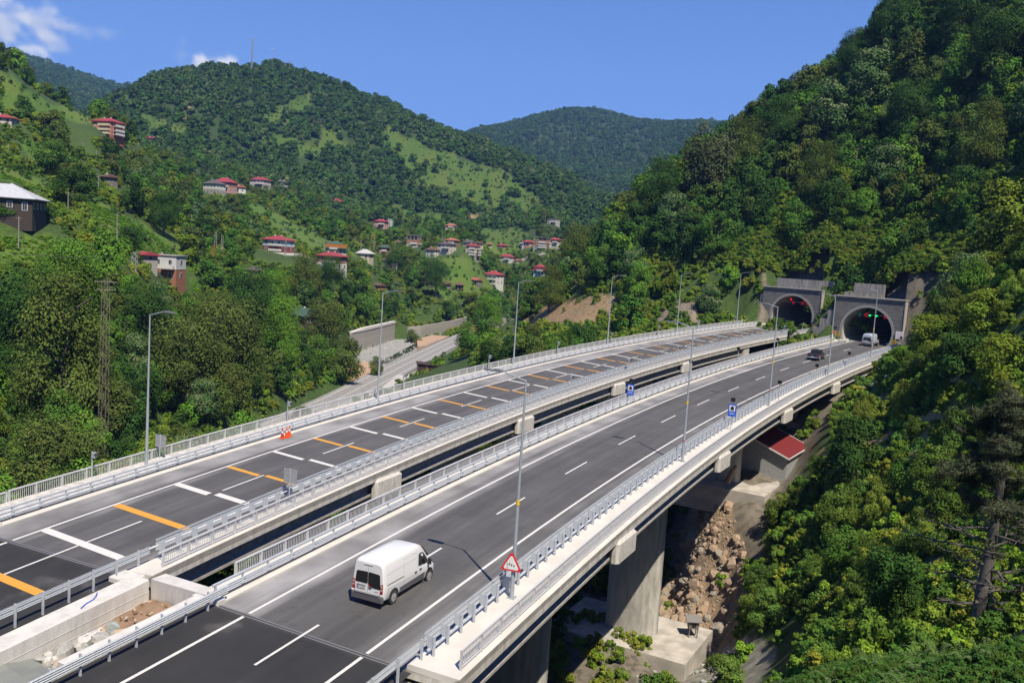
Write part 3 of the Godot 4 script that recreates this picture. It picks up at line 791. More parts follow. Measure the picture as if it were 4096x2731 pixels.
# ---------- carriageways ----------
func deck_texture(seed_: int, lane0: float, lane1: float, kerb_left: float) -> ImageTexture:
	var W := 360
	var Hh := 1800
	var im := Image.create(W, Hh, false, Image.FORMAT_RGB8)
	var n := FastNoiseLite.new()
	n.seed = seed_
	n.frequency = 0.02
	n.fractal_octaves = 5
	for y in Hh:
		var s := y / float(Hh) * 240.0 - 40.0
		for x in W:
			var t := x / float(W) * 14.0 - 3.0
			var streak := n.get_noise_2d(t * 34.0, s * 1.1)
			var blot := n.get_noise_2d(t * 9.0 + 400.0, s * 9.0)
			var g := 0.088 + streak * 0.026 + blot * 0.014
			var lane := (lane0 + lane1) * 0.5
			for wheel in [lane0 * 0.5 - 0.8, lane0 * 0.5 + 0.8, lane - 0.8, lane + 0.8]:
				g -= 0.007 * exp(-pow((t - wheel) / 0.35, 2.0))
			for mid in [lane0 * 0.5, lane]:
				g -= 0.010 * exp(-pow((t - mid) / 0.28, 2.0)) * clampf(0.5 + n.get_noise_2d(t * 3.0, s * 0.7) * 1.5, 0.0, 1.0)
			var spot := n.get_noise_2d(t * 60.0 + 900.0, s * 55.0)
			if spot > 0.45:
				g *= 0.82
			g += 0.012 * sin(s * 0.35 + t * 0.9 + streak * 9.0) * clampf(blot * 2.0, 0.0, 1.0)
			var dust := clampf((0.55 - t + streak * 1.5) / 1.5, 0.0, 1.0) + clampf((t - lane1 - 0.2 + streak * 1.0) / 2.2, 0.0, 0.7)
			g = lerpf(g, 0.24 + blot * 0.06, clampf(dust, 0.0, 1.0) * (0.9 + blot * 0.5))
			if s < 7.6:
				g = 0.024 + streak * 0.006 + blot * 0.010 + maxf(0.0, blot - 0.35) * 0.15
				g = lerpf(g, 0.07, clampf((s - 7.0) / 0.8, 0.0, 1.0))
			var c := Color(g, g, g * 1.02).linear_to_srgb()
			im.set_pixel(x, y, c)
	return ImageTexture.create_from_image(im)

func strip(b: MB, road: Array, t0: float, t1: float, s0: float, s1: float, y := 0.008) -> void:
	sweep(b, road, [Vector2(t0, y), Vector2(t1, y)], s0, s1, 3.0, false)

func build_carriageway(road: Array, called_label: String, s_end: float, kerb_l: float, lane: float, lane2: float, kerb_r: float, tex: Texture2D, bars: bool) -> void:
	var m := StandardMaterial3D.new()
	m.albedo_texture = tex
	m.roughness = 0.85
	var b := MB.new()
	sweep(b, road, [Vector2(kerb_l, 0), Vector2(0, 0), Vector2(lane, 0), Vector2(lane2, 0), Vector2(kerb_r, 0)], 7.6, s_end, 3.0, false, Vector2.ONE)
	sweep(b, road, [Vector2(kerb_l - 0.6, 0), Vector2(0, 0), Vector2(lane, 0), Vector2(lane2, 0), Vector2(kerb_r + 0.4, 0)], -40.0, 7.4, 3.0, false, Vector2.ONE)
	var o := structure("road", b.mesh(), m)
	o.set_meta("label", called_label)
	var white := grain("road_paint", 43, Color(0.54, 0.54, 0.53), Color(0.64, 0.64, 0.62), 2.2, 0.75, 0.03)
	var amber := grain("amber_paint", 44, Color(0.56, 0.27, 0.04), Color(0.64, 0.32, 0.045), 2.2, 0.75, 0.03)
	for e in [[-0.09, 0.09], [lane2 - 0.09, lane2 + 0.09]]:
		b = MB.new()
		strip(b, road, e[0], e[1], -40.0, 7.3)
		strip(b, road, e[0], e[1], 7.7, s_end)
		part("edge_line", b.mesh(), white, o)
	var s := 4.1 - 12.2 * 3
	if bars:
		s = 8.7 + (-12.0) * 4 + 0.0
	while s < s_end:
		b = MB.new()
		var a := s
		var z := s + 4.6
		if bars and s < 8.0:
			z = s + (12.2 if s > -24.0 else 4.6)
		if bars and s > 9.0 and s < 22.0:
			a = s - 0.0
		strip(b, road, lane - 0.07, lane + 0.07, a, minf(z, s_end))
		part("lane_dash", b.mesh(), white, o)
		s += 12.2
	if bars:
		for i in range(-4, 34):
			var sb := 9.5 + 5.52 * i
			if sb > s_end - 4.0:
				break
			var wide := 0.62 if i < 3 else 0.45
			b = MB.new()
			for q in ([[0.12, lane2 - 0.15]] if i < 2 else [[0.12, lane - 0.22], [lane + 0.22, lane2 - 0.15]]):
				var slant := -0.14
				b.quad(rp(road, sb - slant * 0.0, q[0], 0.012), rp(road, sb - 0.1 * (q[1] - q[0]), q[1], 0.012), rp(road, sb - 0.1 * (q[1] - q[0]) + wide, q[1], 0.012), rp(road, sb + wide, q[0], 0.012))
			part("cross_bar", b.mesh(), white if posmod(i, 2) == 0 else amber, o)
	b = MB.new()
	for q in [7.36, 7.56]:
		sweep(b, road, [Vector2(kerb_l, 0.006), Vector2(kerb_r, 0.006)], q, q + 0.05, 1.0, false)
	part("joint_edge", b.mesh(), mat("joint_edge", Color(0.22, 0.22, 0.22), 0.7), o)
	b = MB.new()
	sweep(b, road, [Vector2(kerb_l, 0.004), Vector2(kerb_r, 0.004)], 7.38, 7.62, 1.0, false)
	part("expansion_joint", b.mesh(), mat("joint_steel", Color(0.06, 0.06, 0.062), 0.5), o)

func concrete() -> StandardMaterial3D:
	return streaked("concrete", 21, Color(0.40, 0.39, 0.36), Color(0.57, 0.555, 0.52), 7.0, 0.85, 0.012, 0.25)

func grey_concrete() -> StandardMaterial3D:
	return grain("grey_concrete", 22, Color(0.27, 0.265, 0.25), Color(0.40, 0.39, 0.365), 5.0, 0.9, 0.015, 0.3)

func build_viaduct(road: Array, label: String, s0: float, s1: float, left: Array, right: Array, piers: Array, foot: Array) -> void:
	# left / right: outlines of the raised footways, t and y
	var o := thing("viaduct", label, "bridge")
	var lt: float = left[0].x
	var rt: float = right[-1].x
	var b := MB.new()
	sweep(b, road, [Vector2(lt, left[0].y - 0.68), Vector2(rt, right[-1].y - 0.68), Vector2(rt, right[-1].y - 0.02), Vector2(rt - 0.5, -0.03), Vector2(lt + 0.5, -0.03), Vector2(lt, left[0].y - 0.02)], s0, s1, 3.0)
	part("deck_slab", b.mesh(), concrete(), o)
	for w in [left, right]:
		b = MB.new()
		var out := [Vector2(w[0].x, -0.01), Vector2(w[-1].x, -0.01)]
		for i in range(w.size() - 1, -1, -1):
			out.append(w[i])
		out[0].y = minf(w[0].y - 0.3, -0.01)
		out[1].y = minf(w[-1].y - 0.3, -0.01)
		sweep(b, road, out, s0, s1, 3.0)
		part("footway", b.mesh(), grain("footway_concrete", 23, Color(0.54, 0.525, 0.485), Color(0.60, 0.585, 0.55), 9.0, 0.85, 0.008), o)
	var t := lt + 0.75
	var k := 0
	while k < 7:
		var tg := lerpf(lt + 0.85, rt - 0.85, k / 6.0)
		var top := lerpf(left[0].y, right[-1].y, k / 6.0) - 0.68
		b = MB.new()
		for e in piers.size() - 1:
			sweep(b, road, [Vector2(tg - 0.1, top - 1.0), Vector2(tg - 0.38, top - 1.12), Vector2(tg - 0.38, top - 1.3), Vector2(tg + 0.38, top - 1.3), Vector2(tg + 0.38, top - 1.12), Vector2(tg + 0.1, top - 1.0), Vector2(tg + 0.1, top - 0.12), Vector2(tg + 0.4, top - 0.04), Vector2(tg + 0.4, top + 0.02), Vector2(tg - 0.4, top + 0.02), Vector2(tg - 0.4, top - 0.04), Vector2(tg - 0.1, top - 0.12)], piers[e] + 0.15, piers[e + 1] - 0.15, 4.0)
		part("girder", b.mesh(), grey_concrete(), o)
		k += 1
	for i in range(1, piers.size() - 1):
		var s: float = piers[i]
		var mid := (lt + rt) * 0.5
		var f := frame(road, s, mid)
		var half := (rt - lt) * 0.5
		b = MB.new()
		var low := lerpf(left[0].y, right[-1].y, 0.5) - 2.05
		b.prism([Vector2(-half, low - 0.1), Vector2(-half + 2.2, low - 1.3), Vector2(half - 2.2, low - 1.3), Vector2(half, low - 0.1), Vector2(half, low + 0.05), Vector2(-half, low + 0.05)], f.origin - f.basis.z * 1.7, f.basis.x, Vector3.UP, f.basis.z * 3.4)
		part("pier_cap", b.mesh(), concrete(), o)
		for side in [-1.0, 1.0]:
			b = MB.new()
			var y0: float = (left[0].y if side < 0.0 else right[-1].y)
			b.bevel_box(f * Vector3(side * (half - 0.15), y0 - 1.66, 0), Vector3(0.7, 1.55, 3.9), 0.22, f.basis)
			part("stopper_block", b.mesh(), streaked("block_concrete", 31, Color(0.44, 0.43, 0.40), Color(0.62, 0.605, 0.57), 4.0, 0.85, 0.02, 0.35), o)
		b = MB.new()
		var gy := ground(f.origin.x, f.origin.z)
		var fy: float = foot[i - 1]
		var top_y := f.origin.y + low - 1.25
		var ring := []
		for q in 28:
			var ang := TAU * q / 28.0
			ring.append(Vector2(signf(cos(ang)) * pow(absf(cos(ang)), 0.62) * 2.7, signf(sin(ang)) * pow(absf(sin(ang)), 0.62) * 1.35))
		for q in 28:
			var p0: Vector2 = ring[q]
			var p1: Vector2 = ring[(q + 1) % 28]
			var w := func(p: Vector2, y: float) -> Vector3: return Vector3(f.origin.x, y, f.origin.z) + f.basis.x * p.x - f.basis.z * p.y
			var n0 := (f.basis.x * p0.x / 7.3 - f.basis.z * p0.y / 1.8).normalized()
			var n1 := (f.basis.x * p1.x / 7.3 - f.basis.z * p1.y / 1.8).normalized()
			b.quad_n([w.call(p0, fy), w.call(p1, fy), w.call(p1, top_y), w.call(p0, top_y)], [n0, n1, n1, n0])
		part("pier_column", b.mesh(), streaked("column_concrete", 32, Color(0.33, 0.325, 0.305), Color(0.50, 0.49, 0.465), 6.0, 0.88, 0.01, 0.25), o)
		var fb := Basis(f.basis.x, Vector3.UP, f.basis.z)
		b = MB.new()
		b.box(Vector3(f.origin.x, fy - 1.6, f.origin.z), Vector3(14.4, 3.2, 9.4), fb)
		part("footing", b.mesh(), grain("footing_concrete", 33, Color(0.34, 0.32, 0.29), Color(0.50, 0.47, 0.43), 9.0, 0.9, 0.008, 0.15), o)
	var fa := frame(road, piers[-1], (lt + rt) * 0.5)
	part("abutment", box_mesh(Vector3(rt - lt - 0.3, 9.0, 3.0), Vector3(0, -5.3, -1.5)), concrete(), o, fa)
	fa = frame(road, piers[0], (lt + rt) * 0.5)
	part("abutment", box_mesh(Vector3(rt - lt - 0.3, 17.0, 3.0), Vector3(0, -9.3, 1.5)), concrete(), o, fa)

# ---------- guardrails and railings ----------
func galv() -> StandardMaterial3D:
	return grain("galvanised_steel", 41, Color(0.36, 0.40, 0.45), Color(0.50, 0.54, 0.59), 1.3, 0.42, 0.03)

func beam(b: MB, road: Array, t: float, y: float, h: float, face: float, s0: float, s1: float) -> void:
	# corrugated strip: face is +1 or -1, the side the ridges bulge to
	var o := []
	var back := []
	for i in 9:
		var k := i / 8.0
		var bulge := 0.045 * (1.0 - absf(cos(k * TAU)))
		o.append(Vector2(t + face * bulge, y + (k - 0.5) * h))
		back.append(Vector2(t + face * (bulge - 0.012), y + (k - 0.5) * h))
	back.reverse()
	o.append_array(back)
	if face < 0.0:
		o.reverse()
	sweep(b, road, o, s0, s1, 2.0)

func guardrail(road: Array, label: String, s0: float, s1: float, t: float, y0: float, style: String, step: float) -> void:
	var o := thing("guardrail", label, "guardrail", Vector3.ZERO)
	var g := galv()
	var b: MB
	var post := MB.new()
	if style == "plated":
		# seen from behind: high rails carried on plates, footway side
		for e in [[1.10, 0.12], [0.86, 0.22], [0.58, 0.20]]:
			b = MB.new()
			beam(b, road, t - 0.36, y0 + e[0], e[1], -1.0, s0, s1)
			part("rail", b.mesh(), g, o)
		b = MB.new()
		sweep(b, road, [Vector2(t - 0.2, y0 + 0.28), Vector2(t - 0.1, y0 + 0.28), Vector2(t - 0.1, y0 + 0.36), Vector2(t - 0.2, y0 + 0.36)], s0, s1, 2.0)
		part("rub_rail", b.mesh(), g, o)
		post.prism([Vector2(-0.34, 0.50), Vector2(-0.26, 0.38), Vector2(0.0, 0.30), Vector2(0.0, 0.98), Vector2(-0.34, 0.98)], Vector3(0, 0, -0.01), Vector3.RIGHT, Vector3.UP, Vector3(0, 0, 0.02))
		post.box(Vector3(0.05, 0.5, 0), Vector3(0.1, 0.98, 0.10))
		post.box(Vector3(0.05, 0.012, 0), Vector3(0.34, 0.024, 0.30))
	elif style == "kerbside":
		for e in [[0.60, 0.16], [0.36, 0.14]]:
			b = MB.new()
			beam(b, road, t + 0.28, y0 + e[0], e[1], 1.0, s0, s1)
			part("rail", b.mesh(), g, o)
		b = MB.new()
		sweep(b, road, [Vector2(t - 0.06, y0 + 0.70), Vector2(t + 0.06, y0 + 0.70), Vector2(t + 0.06, y0 + 0.80), Vector2(t - 0.06, y0 + 0.80)], s0, s1, 2.0)
		part("rail", b.mesh(), g, o)
		b = MB.new()
		sweep(b, road, [Vector2(t + 0.16, y0 + 0.10), Vector2(t + 0.24, y0 + 0.10), Vector2(t + 0.24, y0 + 0.18), Vector2(t + 0.16, y0 + 0.18)], s0, s1, 2.0)
		part("rub_rail", b.mesh(), mat("rub_steel", Color(0.10, 0.11, 0.125), 0.5), o)
		post.box(Vector3(0, 0.38, 0), Vector3(0.09, 0.76, 0.09))
		post.box(Vector3(0.12, 0.40, 0), Vector3(0.22, 0.28, 0.012))
		post.box(Vector3(0.1, 0.14, 0), Vector3(0.24, 0.10, 0.10))
		post.box(Vector3(0, 0.01, 0), Vector3(0.24, 0.02, 0.24))
	else:
		var face := 1.0 if style == "ground_right" else -1.0
		for e in ([[0.82, 0.2], [0.60, 0.2]] if face > 0.0 else [[1.02, 0.2], [0.78, 0.2]]):
			b = MB.new()
			beam(b, road, t + face * 0.12, y0 + e[0], e[1], face, s0, s1)
			part("rail", b.mesh(), g, o)
		post.box(Vector3(0, 0.5 if face > 0.0 else 0.6, 0), Vector3(0.12, 1.0 if face > 0.0 else 1.2, 0.06))
		post.box(Vector3(face * 0.06, 0.75 if face > 0.0 else 0.9, 0), Vector3(0.10, 0.36, 0.05))
	var pm := post.mesh()
	var s := s0 + 0.2
	while s < s1 - 0.1:
		part("post", pm, g, o, frame(road, s, t, y0))
		s += step

func railing(road: Array, label: String, s0: float, s1: float, t: float, y0: float, h: float, near: int) -> void:
	var o := thing("railing", label, "railing", Vector3.ZERO)
	var m := mat("railing_paint", Color(0.52, 0.53, 0.55), 0.45)
	var b := MB.new()
	sweep(b, road, [Vector2(t - 0.05, y0 + h - 0.05), Vector2(t + 0.05, y0 + h - 0.05), Vector2(t + 0.05, y0 + h + 0.03), Vector2(t - 0.05, y0 + h + 0.03)], s0, s1, 2.05)
	part("top_rail", b.mesh(), m, o)
	b = MB.new()
	sweep(b, road, [Vector2(t - 0.03, y0 + 0.10), Vector2(t + 0.03, y0 + 0.10), Vector2(t + 0.03, y0 + 0.15), Vector2(t - 0.03, y0 + 0.15)], s0, s1, 2.05)
	part("bottom_rail", b.mesh(), m, o)
	var pm := box_mesh(Vector3(0.11, h, 0.09), Vector3(0, h * 0.5, 0))
	var bar := box_mesh(Vector3(0.034, h - 0.2, 0.028), Vector3(0, 0.15 + (h - 0.2) * 0.5, 0))
	var rest := MB.new()
	var n := int((s1 - s0) / 2.05)
	var count := 0
	for i in n + 1:
		var s := s0 + 2.05 * i
		part("post", pm, m, o, frame(road, s + 0.05, t, y0))
		if i == n:
			break
		for k in range(1, 14):
			var f := frame(road, s + 0.05 + k * 0.1464, t, y0)
			if count < near:
				part("baluster", bar, m, o, f)
			else:
				rest.box(f * Vector3(0, 0.15 + (h - 0.2) * 0.5, 0), Vector3(0.034, h - 0.2, 0.028), f.basis)
			count += 1
	var q := part("balusters", rest.mesh(), m, o)
	q.set_meta("kind", "stuff")

# ---------- lamps ----------
func lamp_mesh_set() -> Array:
	var pole := MB.new()
	pole.tube(Vector3(0, 0.02, 0), Vector3(0, 5.0, 0), 0.125, 0.095, 10)
	pole.tube(Vector3(0, 5.0, 0), Vector3(0, 11.9, 0), 0.085, 0.05, 10)
	var base := MB.new()
	base.box(Vector3(0, 0.015, 0), Vector3(0.46, 0.03, 0.46))
	for sx in [-0.16, 0.16]:
		for sz in [-0.16, 0.16]:
			base.tube(Vector3(sx, 0.03, sz), Vector3(sx, 0.09, sz), 0.025, 0.025, 6)
	var arm := MB.new()
	arm.tube(Vector3(0.04, 11.88, 0), Vector3(-1.45, 12.28, 0), 0.04, 0.035, 8)
	var head := MB.new()
	head.prism([Vector2(-1.35, -0.10), Vector2(-1.45, -0.16), Vector2(-2.15, -0.17), Vector2(-2.5, -0.10), Vector2(-2.5, 0.10), Vector2(-2.15, 0.17), Vector2(-1.45, 0.16), Vector2(-1.35, 0.10)], Vector3(0, 12.22, 0), Vector3.RIGHT, Vector3.FORWARD, Vector3(0, 0.09, 0))
	head.prism([Vector2(-1.5, -0.08), Vector2(-1.9, -0.08), Vector2(-1.9, 0.08), Vector2(-1.5, 0.08)], Vector3(0, 12.31, 0), Vector3.RIGHT, Vector3.FORWARD, Vector3(0, 0.05, 0))
	return [pole.mesh(), base.mesh(), arm.mesh(), head.mesh()]

func lamp(ms: Array, f: Transform3D, label: String, group: String, bands: bool) -> void:
	var o := thing("street_lamp", label, "street lamp", f.origin, group)
	var steel := mat("lamp_steel", Color(0.36, 0.40, 0.44), 0.4, 0.15)
	var at := Transform3D(f.basis, Vector3.ZERO)
	part("pole", ms[0], steel, o, at)
	part("base_plate", ms[1], steel, o, at)
	part("arm", ms[2], steel, o, at)
	part("lamp_head", ms[3], mat("lamp_head_grey", Color(0.17, 0.18, 0.19), 0.5), o, at)
	if bands:
		var b := MB.new()
		b.tube(Vector3(0, 5.15, 0), Vector3(0, 5.45, 0), 0.098, 0.098, 10)
		part("yellow_sticker", b.mesh(), mat("yellow_sticker", Color(0.75, 0.50, 0.03), 0.5), o, at)
		b = MB.new()
		b.tube(Vector3(0, 1.85, 0), Vector3(0, 1.95, 0), 0.122, 0.122, 10)
		part("red_band", b.mesh(), mat("red_band", Color(0.55, 0.03, 0.03), 0.5), o, at)

# ---------- foliage ----------
func leafy(seed_: int, rx: float, ry: float, lobes: int, leaves: int, leaf: float, base: Color, shape := "round", tips := Color(0, 0, 0, 0)) -> ArrayMesh:
	# crown centred on y = 0 bottom .. 2 ry top, made of leaf-sized faces round many lobes
	var g := RandomNumberGenerator.new()
	g.seed = seed_
	var cs := []
	var total := 0.0
	for i in lobes:
		var y := g.randf_range(0.12, 0.95)
		var wide := 1.0
		if shape == "round":
			wide = sqrt(maxf(0.0, 1.0 - pow((y - 0.45) / 0.58, 2.0)))
		elif shape == "cone":
			wide = 1.05 - y * 0.9
		elif shape == "mound":
			y = g.randf_range(0.0, 0.85)
			wide = sqrt(maxf(0.0, 1.0 - y * y))
		elif shape == "weep":
			wide = 0.75 + 0.25 * sin(y * 3.0)
		var a := g.randf() * TAU
		var k := sqrt(g.randf_range(0.15, 1.0)) * wide * 0.72
		var r := rx * g.randf_range(0.24, 0.42) * (0.6 if shape == "mound" else 1.0)
		cs.append([Vector3(cos(a) * rx * k, y * 2.0 * ry, sin(a) * rx * k), r, g.randf_range(0.72, 1.3), g.randf_range(-0.12, 0.12)])
		total += r * r
	var v := PackedVector3Array()
	var n := PackedVector3Array()
	var c := PackedColorArray()
	var mid := Vector3(0, ry * 0.8, 0)
	for l in cs:
		var here := int(leaves * l[1] * l[1] / total)
		for i in here:
			var d := Vector3(g.randfn(), g.randfn() * 0.9 + 0.25, g.randfn()).normalized()
			var q: Vector3 = l[0] + d * l[1] * Vector3(1.0, 0.8, 1.0) * pow(g.randf_range(0.45, 1.12), 0.6)
			if shape == "weep":
				q.y -= g.randf() * g.randf() * ry * 0.5
			if q.y < 0.0:
				q.y = g.randf() * 0.1 * ry
			var nn := (d * 0.7 + (q - mid).normalized() * 0.5 + Vector3(0, 0.35, 0) + Vector3(g.randfn(), g.randfn(), g.randfn()) * (0.62 if shape == "mound" else 0.42)).normalized()
			var x := nn.cross(Vector3(g.randfn(), g.randfn(), g.randfn())).normalized()
			var y2 := nn.cross(x)
			var z := leaf * g.randf_range(0.6, 1.25)
			var col: Color = Color(base.r * 1.08, base.g * 1.22, base.b * 1.25) * (l[2] * g.randf_range(0.75, 1.25))
			col.r *= 1.0 + l[3] + g.randf_range(-0.1, 0.16)
			if tips.a > 0.0 and d.y > 0.25 and g.randf() < tips.a:
				col = Color(tips.r, tips.g, tips.b) * g.randf_range(0.7, 1.2)
			col.a = 1.0
			var p := [q - x * z, q + y2 * z * 0.55 - nn * z * 0.12, q + x * z, q - y2 * z * 0.55 - nn * z * 0.12]
			v.append_array([p[0], p[1], p[2], p[0], p[2], p[3]])
			n.append_array([nn, nn, nn, nn, nn, nn])
			c.append_array([col, col, col, col, col, col])
	var arr := []
	arr.resize(Mesh.ARRAY_MAX)
	arr[Mesh.ARRAY_VERTEX] = v
	arr[Mesh.ARRAY_NORMAL] = n
	arr[Mesh.ARRAY_COLOR] = c
	var m := ArrayMesh.new()
	m.add_surface_from_arrays(Mesh.PRIMITIVE_TRIANGLES, arr)
	return m

func leaf_material() -> StandardMaterial3D:
	if mats.has("leaf"):
		return mats["leaf"]
	var m := StandardMaterial3D.new()
	m.vertex_color_use_as_albedo = true
	m.roughness = 0.8
	m.metallic_specular = 0.2
	m.backlight_enabled = true
	m.backlight = Color(0.10, 0.17, 0.03)
	m.cull_mode = BaseMaterial3D.CULL_DISABLED
	mats["leaf"] = m
	return m

func trunk_mesh(seed_: int, h: float, r: float) -> ArrayMesh:
	var g := RandomNumberGenerator.new()
	g.seed = seed_
	var b := MB.new()
	var p := Vector3(0, -0.8, 0)
	for i in 5:
		var q := Vector3(g.randfn() * 0.12 * i, h * (i + 1) / 5.0, g.randfn() * 0.12 * i)
		b.tube(p, q, r * (1.0 - i * 0.17), r * (1.0 - (i + 1) * 0.17), 7, i == 4)
		if i >= 1:
			for k in 2:
				var a := g.randf() * TAU
				b.tube(q, q + Vector3(cos(a) * h * 0.28, h * 0.16, sin(a) * h * 0.28), r * 0.38, r * 0.1, 5)
		p = q
	return b.mesh()

const TREE_KINDS = {
	"dark": [Color(0.034, 0.070, 0.014), "round", "dark green"],
	"mid": [Color(0.056, 0.112, 0.016), "round", "mid green"],
	"bright": [Color(0.085, 0.165, 0.018), "round", "bright green"],
	"olive": [Color(0.075, 0.100, 0.020), "round", "olive green"],
	"brown": [Color(0.070, 0.090, 0.020), "round", "brownish green"],
	"pale": [Color(0.062, 0.110, 0.034), "round", "pale-blossomed green"],
	"yellow": [Color(0.110, 0.145, 0.016), "round", "yellowish green"],
	"weep": [Color(0.066, 0.078, 0.034), "weep", "grey green drooping"],
}
var tree_protos := {}
var tree_trunks := {}

func grow_trees() -> void:
	var i := 0
	for k in TREE_KINDS:
		var l := []
		for j in 2:
			var tips := Color(0.20, 0.22, 0.11, 0.30) if k == "pale" else Color(0, 0, 0, 0)
			l.append(leafy(100 + i * 7 + j, 4.2, 4.0, 26 + j * 6, 6400, 0.205, TREE_KINDS[k][0], TREE_KINDS[k][1], tips))
		if k in ["olive", "brown", "dark", "bright"]:
			l.append(leafy(180 + i, 4.2, 4.0, 46, 15000, 0.115, TREE_KINDS[k][0], TREE_KINDS[k][1]))
		tree_protos[k] = l
		tree_trunks[k] = trunk_mesh(300 + i, 7.0, 0.22)
		i += 1

func plant_tree(kind: String, p: Vector3, h: float, w: float, label: String, group: String, turn: float, variant: int) -> void:
	# h is full height, w the crown's width
	var o := thing("tree", label, "tree", p, group)
	var sx := w / 8.4
	var sy := h * 0.84 / 8.0
	part("crown", tree_protos[kind][2 if w > 11.5 and tree_protos[kind].size() > 2 else variant % 2], leaf_material(), o, Transform3D(Basis(Vector3.UP, turn).scaled(Vector3(sx, sy, sx)), Vector3(0, h * 0.14, 0)))
	part("trunk", tree_trunks[kind], mat("bark", Color(0.10, 0.085, 0.065), 0.95), o, Transform3D(Basis(Vector3.UP, turn).scaled(Vector3(sx, h * 0.75 / 7.0, sx)), Vector3.ZERO))

func many(called: String, label: String, meshes: Array, spots: Array) -> void:
	# spots: [Transform3D, Color, mesh index]
	var o := Node3D.new()
	o.name = numbered(called)
	add_child(o)
	tag(o, label, "vegetation")
	o.set_meta("kind", "stuff")
	for i in meshes.size():
		var mine := spots.filter(func(q): return q[2] == i)
		if mine.is_empty():
			continue
		var mm := MultiMesh.new()
		mm.transform_format = MultiMesh.TRANSFORM_3D
		mm.use_colors = true
		mm.mesh = meshes[i]
		mm.instance_count = mine.size()
		for j in mine.size():
			mm.set_instance_transform(j, mine[j][0])
			mm.set_instance_color(j, mine[j][1])
		var mi := MultiMeshInstance3D.new()
		mi.name = "foliage"
		mi.multimesh = mm
		mi.material_override = leaf_material()
		mi.set_meta("kind", "stuff")
		o.add_child(mi, true)

var house_spots := []
func clear_of_works(p: Vector2, tree: bool) -> bool:
	var a := road_st(RIGHT_ROAD, p)
	if a.x > -50.0 and a.x < 182.0 and a.y > -7.0 - (0.0 if not tree else 3.0) and a.y < 14.0 + (4.0 if tree else 0.0):
		return false
	var b := road_st(LEFT_ROAD, p)
	if b.x > -50.0 and b.x < 200.0 and b.y > -8.0 - (4.0 if tree else 0.0) and b.y < 14.0:
		return false
	if p.x > -62.0 and p.x < -22.0 and p.y < -150.0 and p.y > -400.0:
		# the old road and the river bed beside it
		var k := (p.y + 212.0) / -180.0
		var cx := lerpf(-42.5, -27.0, k)
		if p.x > cx - (7.0 if k < 0.30 else 24.0) and p.x < cx + 7.0:
			return false
	for h in house_spots:
		var d: Vector2 = p - h[0]
		if d.length() < h[1] * 0.75 + (3.5 if tree else 1.0):
			return false
		if tree:
			var towards: Vector2 = -(h[0] as Vector2).normalized()
			var along := d.dot(towards)
			if along > 0.0 and along < 26.0 and absf(d.cross(towards)) < h[1] * 0.6:
				return false
	return true

func seen(p: Vector3, top: float) -> bool:
	var eye := Vector3(0, EYE, 0)
	var goal := p + Vector3(0, top, 0)
	for i in range(4, 24):
		var q := eye.lerp(goal, i / 24.0)
		if smooth_ground(q.x, q.z) > q.y:
			return false
	return true

func tint(lo := 0.75, hi := 1.25) -> Color:
	var k := rng.randf_range(lo, hi)
	return Color(k * rng.randf_range(0.86, 1.08), k, k * rng.randf_range(0.85, 1.1))

func pick_kind(k: float, far := false) -> String:
	var r := rng.randf() + k * 0.35
	if r < 0.24: return "dark"
	if r < 0.42: return "olive"
	if r < 0.62: return "mid"
	if r < 0.74: return "brown"
	if r < 0.86: return "bright"
	if r < 0.93: return "pale"
	return "yellow" if not far else "mid"

const AZ_MARKS = [[-25.1, "the tall lattice pylon"], [-21.7, "the first far lamp"], [-17.0, "the whitewashed box house"], [-11.6, "the second far lamp"], [-5.0, "the pale blue house"], [0.8, "the third far lamp"], [6.8, "the fourth far lamp"], [11.3, "the fifth far lamp"], [14.6, "the sixth far lamp"], [18.4, "the barred tunnel"], [23.0, "the near tunnel"], [27.5, "the pine"]]

func zone_words(p: Vector2) -> String:
	var r := p.length()
	var az := rad_to_deg(atan2(p.x, -p.y))
	var how := "low" if r < 165.0 else "halfway up" if r < 260.0 else "high"
	if az > 8.0:
		how = "low" if r < 150.0 else "halfway up" if r < 255.0 else "high"
	var k := 0
	while k < AZ_MARKS.size() and AZ_MARKS[k][0] < az:
		k += 1
	if k == 0:
		return how + " beside the picture edge beyond " + AZ_MARKS[0][1]
	if k == AZ_MARKS.size():
		return how + " on the slope above " + AZ_MARKS[k - 1][1]
	var a: float = AZ_MARKS[k - 1][0]
	var b: float = AZ_MARKS[k][0]
	if az - a < (b - a) * 0.3:
		return how + " right behind " + AZ_MARKS[k - 1][1]
	if b - az < (b - a) * 0.3:
		return how + " just before " + AZ_MARKS[k][1]
	return how + " between " + AZ_MARKS[k - 1][1] + " and " + AZ_MARKS[k][1]

func bank_words(p: Vector2) -> String:
	var az := atan2(p.x, -p.y)
	return "on the mountain side of the tunnels" if az > 0.13 else "on the valley side beyond the viaducts"

var open_views := []
func keep_view(p: Vector3, low: float, half: float) -> void:
	var r := Vector2(p.x, p.z).length()
	open_views.append([atan2(p.x, -p.z), (p.y + low - EYE) / r, half / r, r])

func in_the_way(p: Vector3, top: float, half: float) -> bool:
	var r := Vector2(p.x, p.z).length()
	var az := atan2(p.x, -p.z)
	var e := (p.y + top - EYE) / r
	for q in open_views:
		if r < q[3] - 2.0 and e > q[1] and absf(az - q[0]) < q[2] + half / r:
			return true
	return false

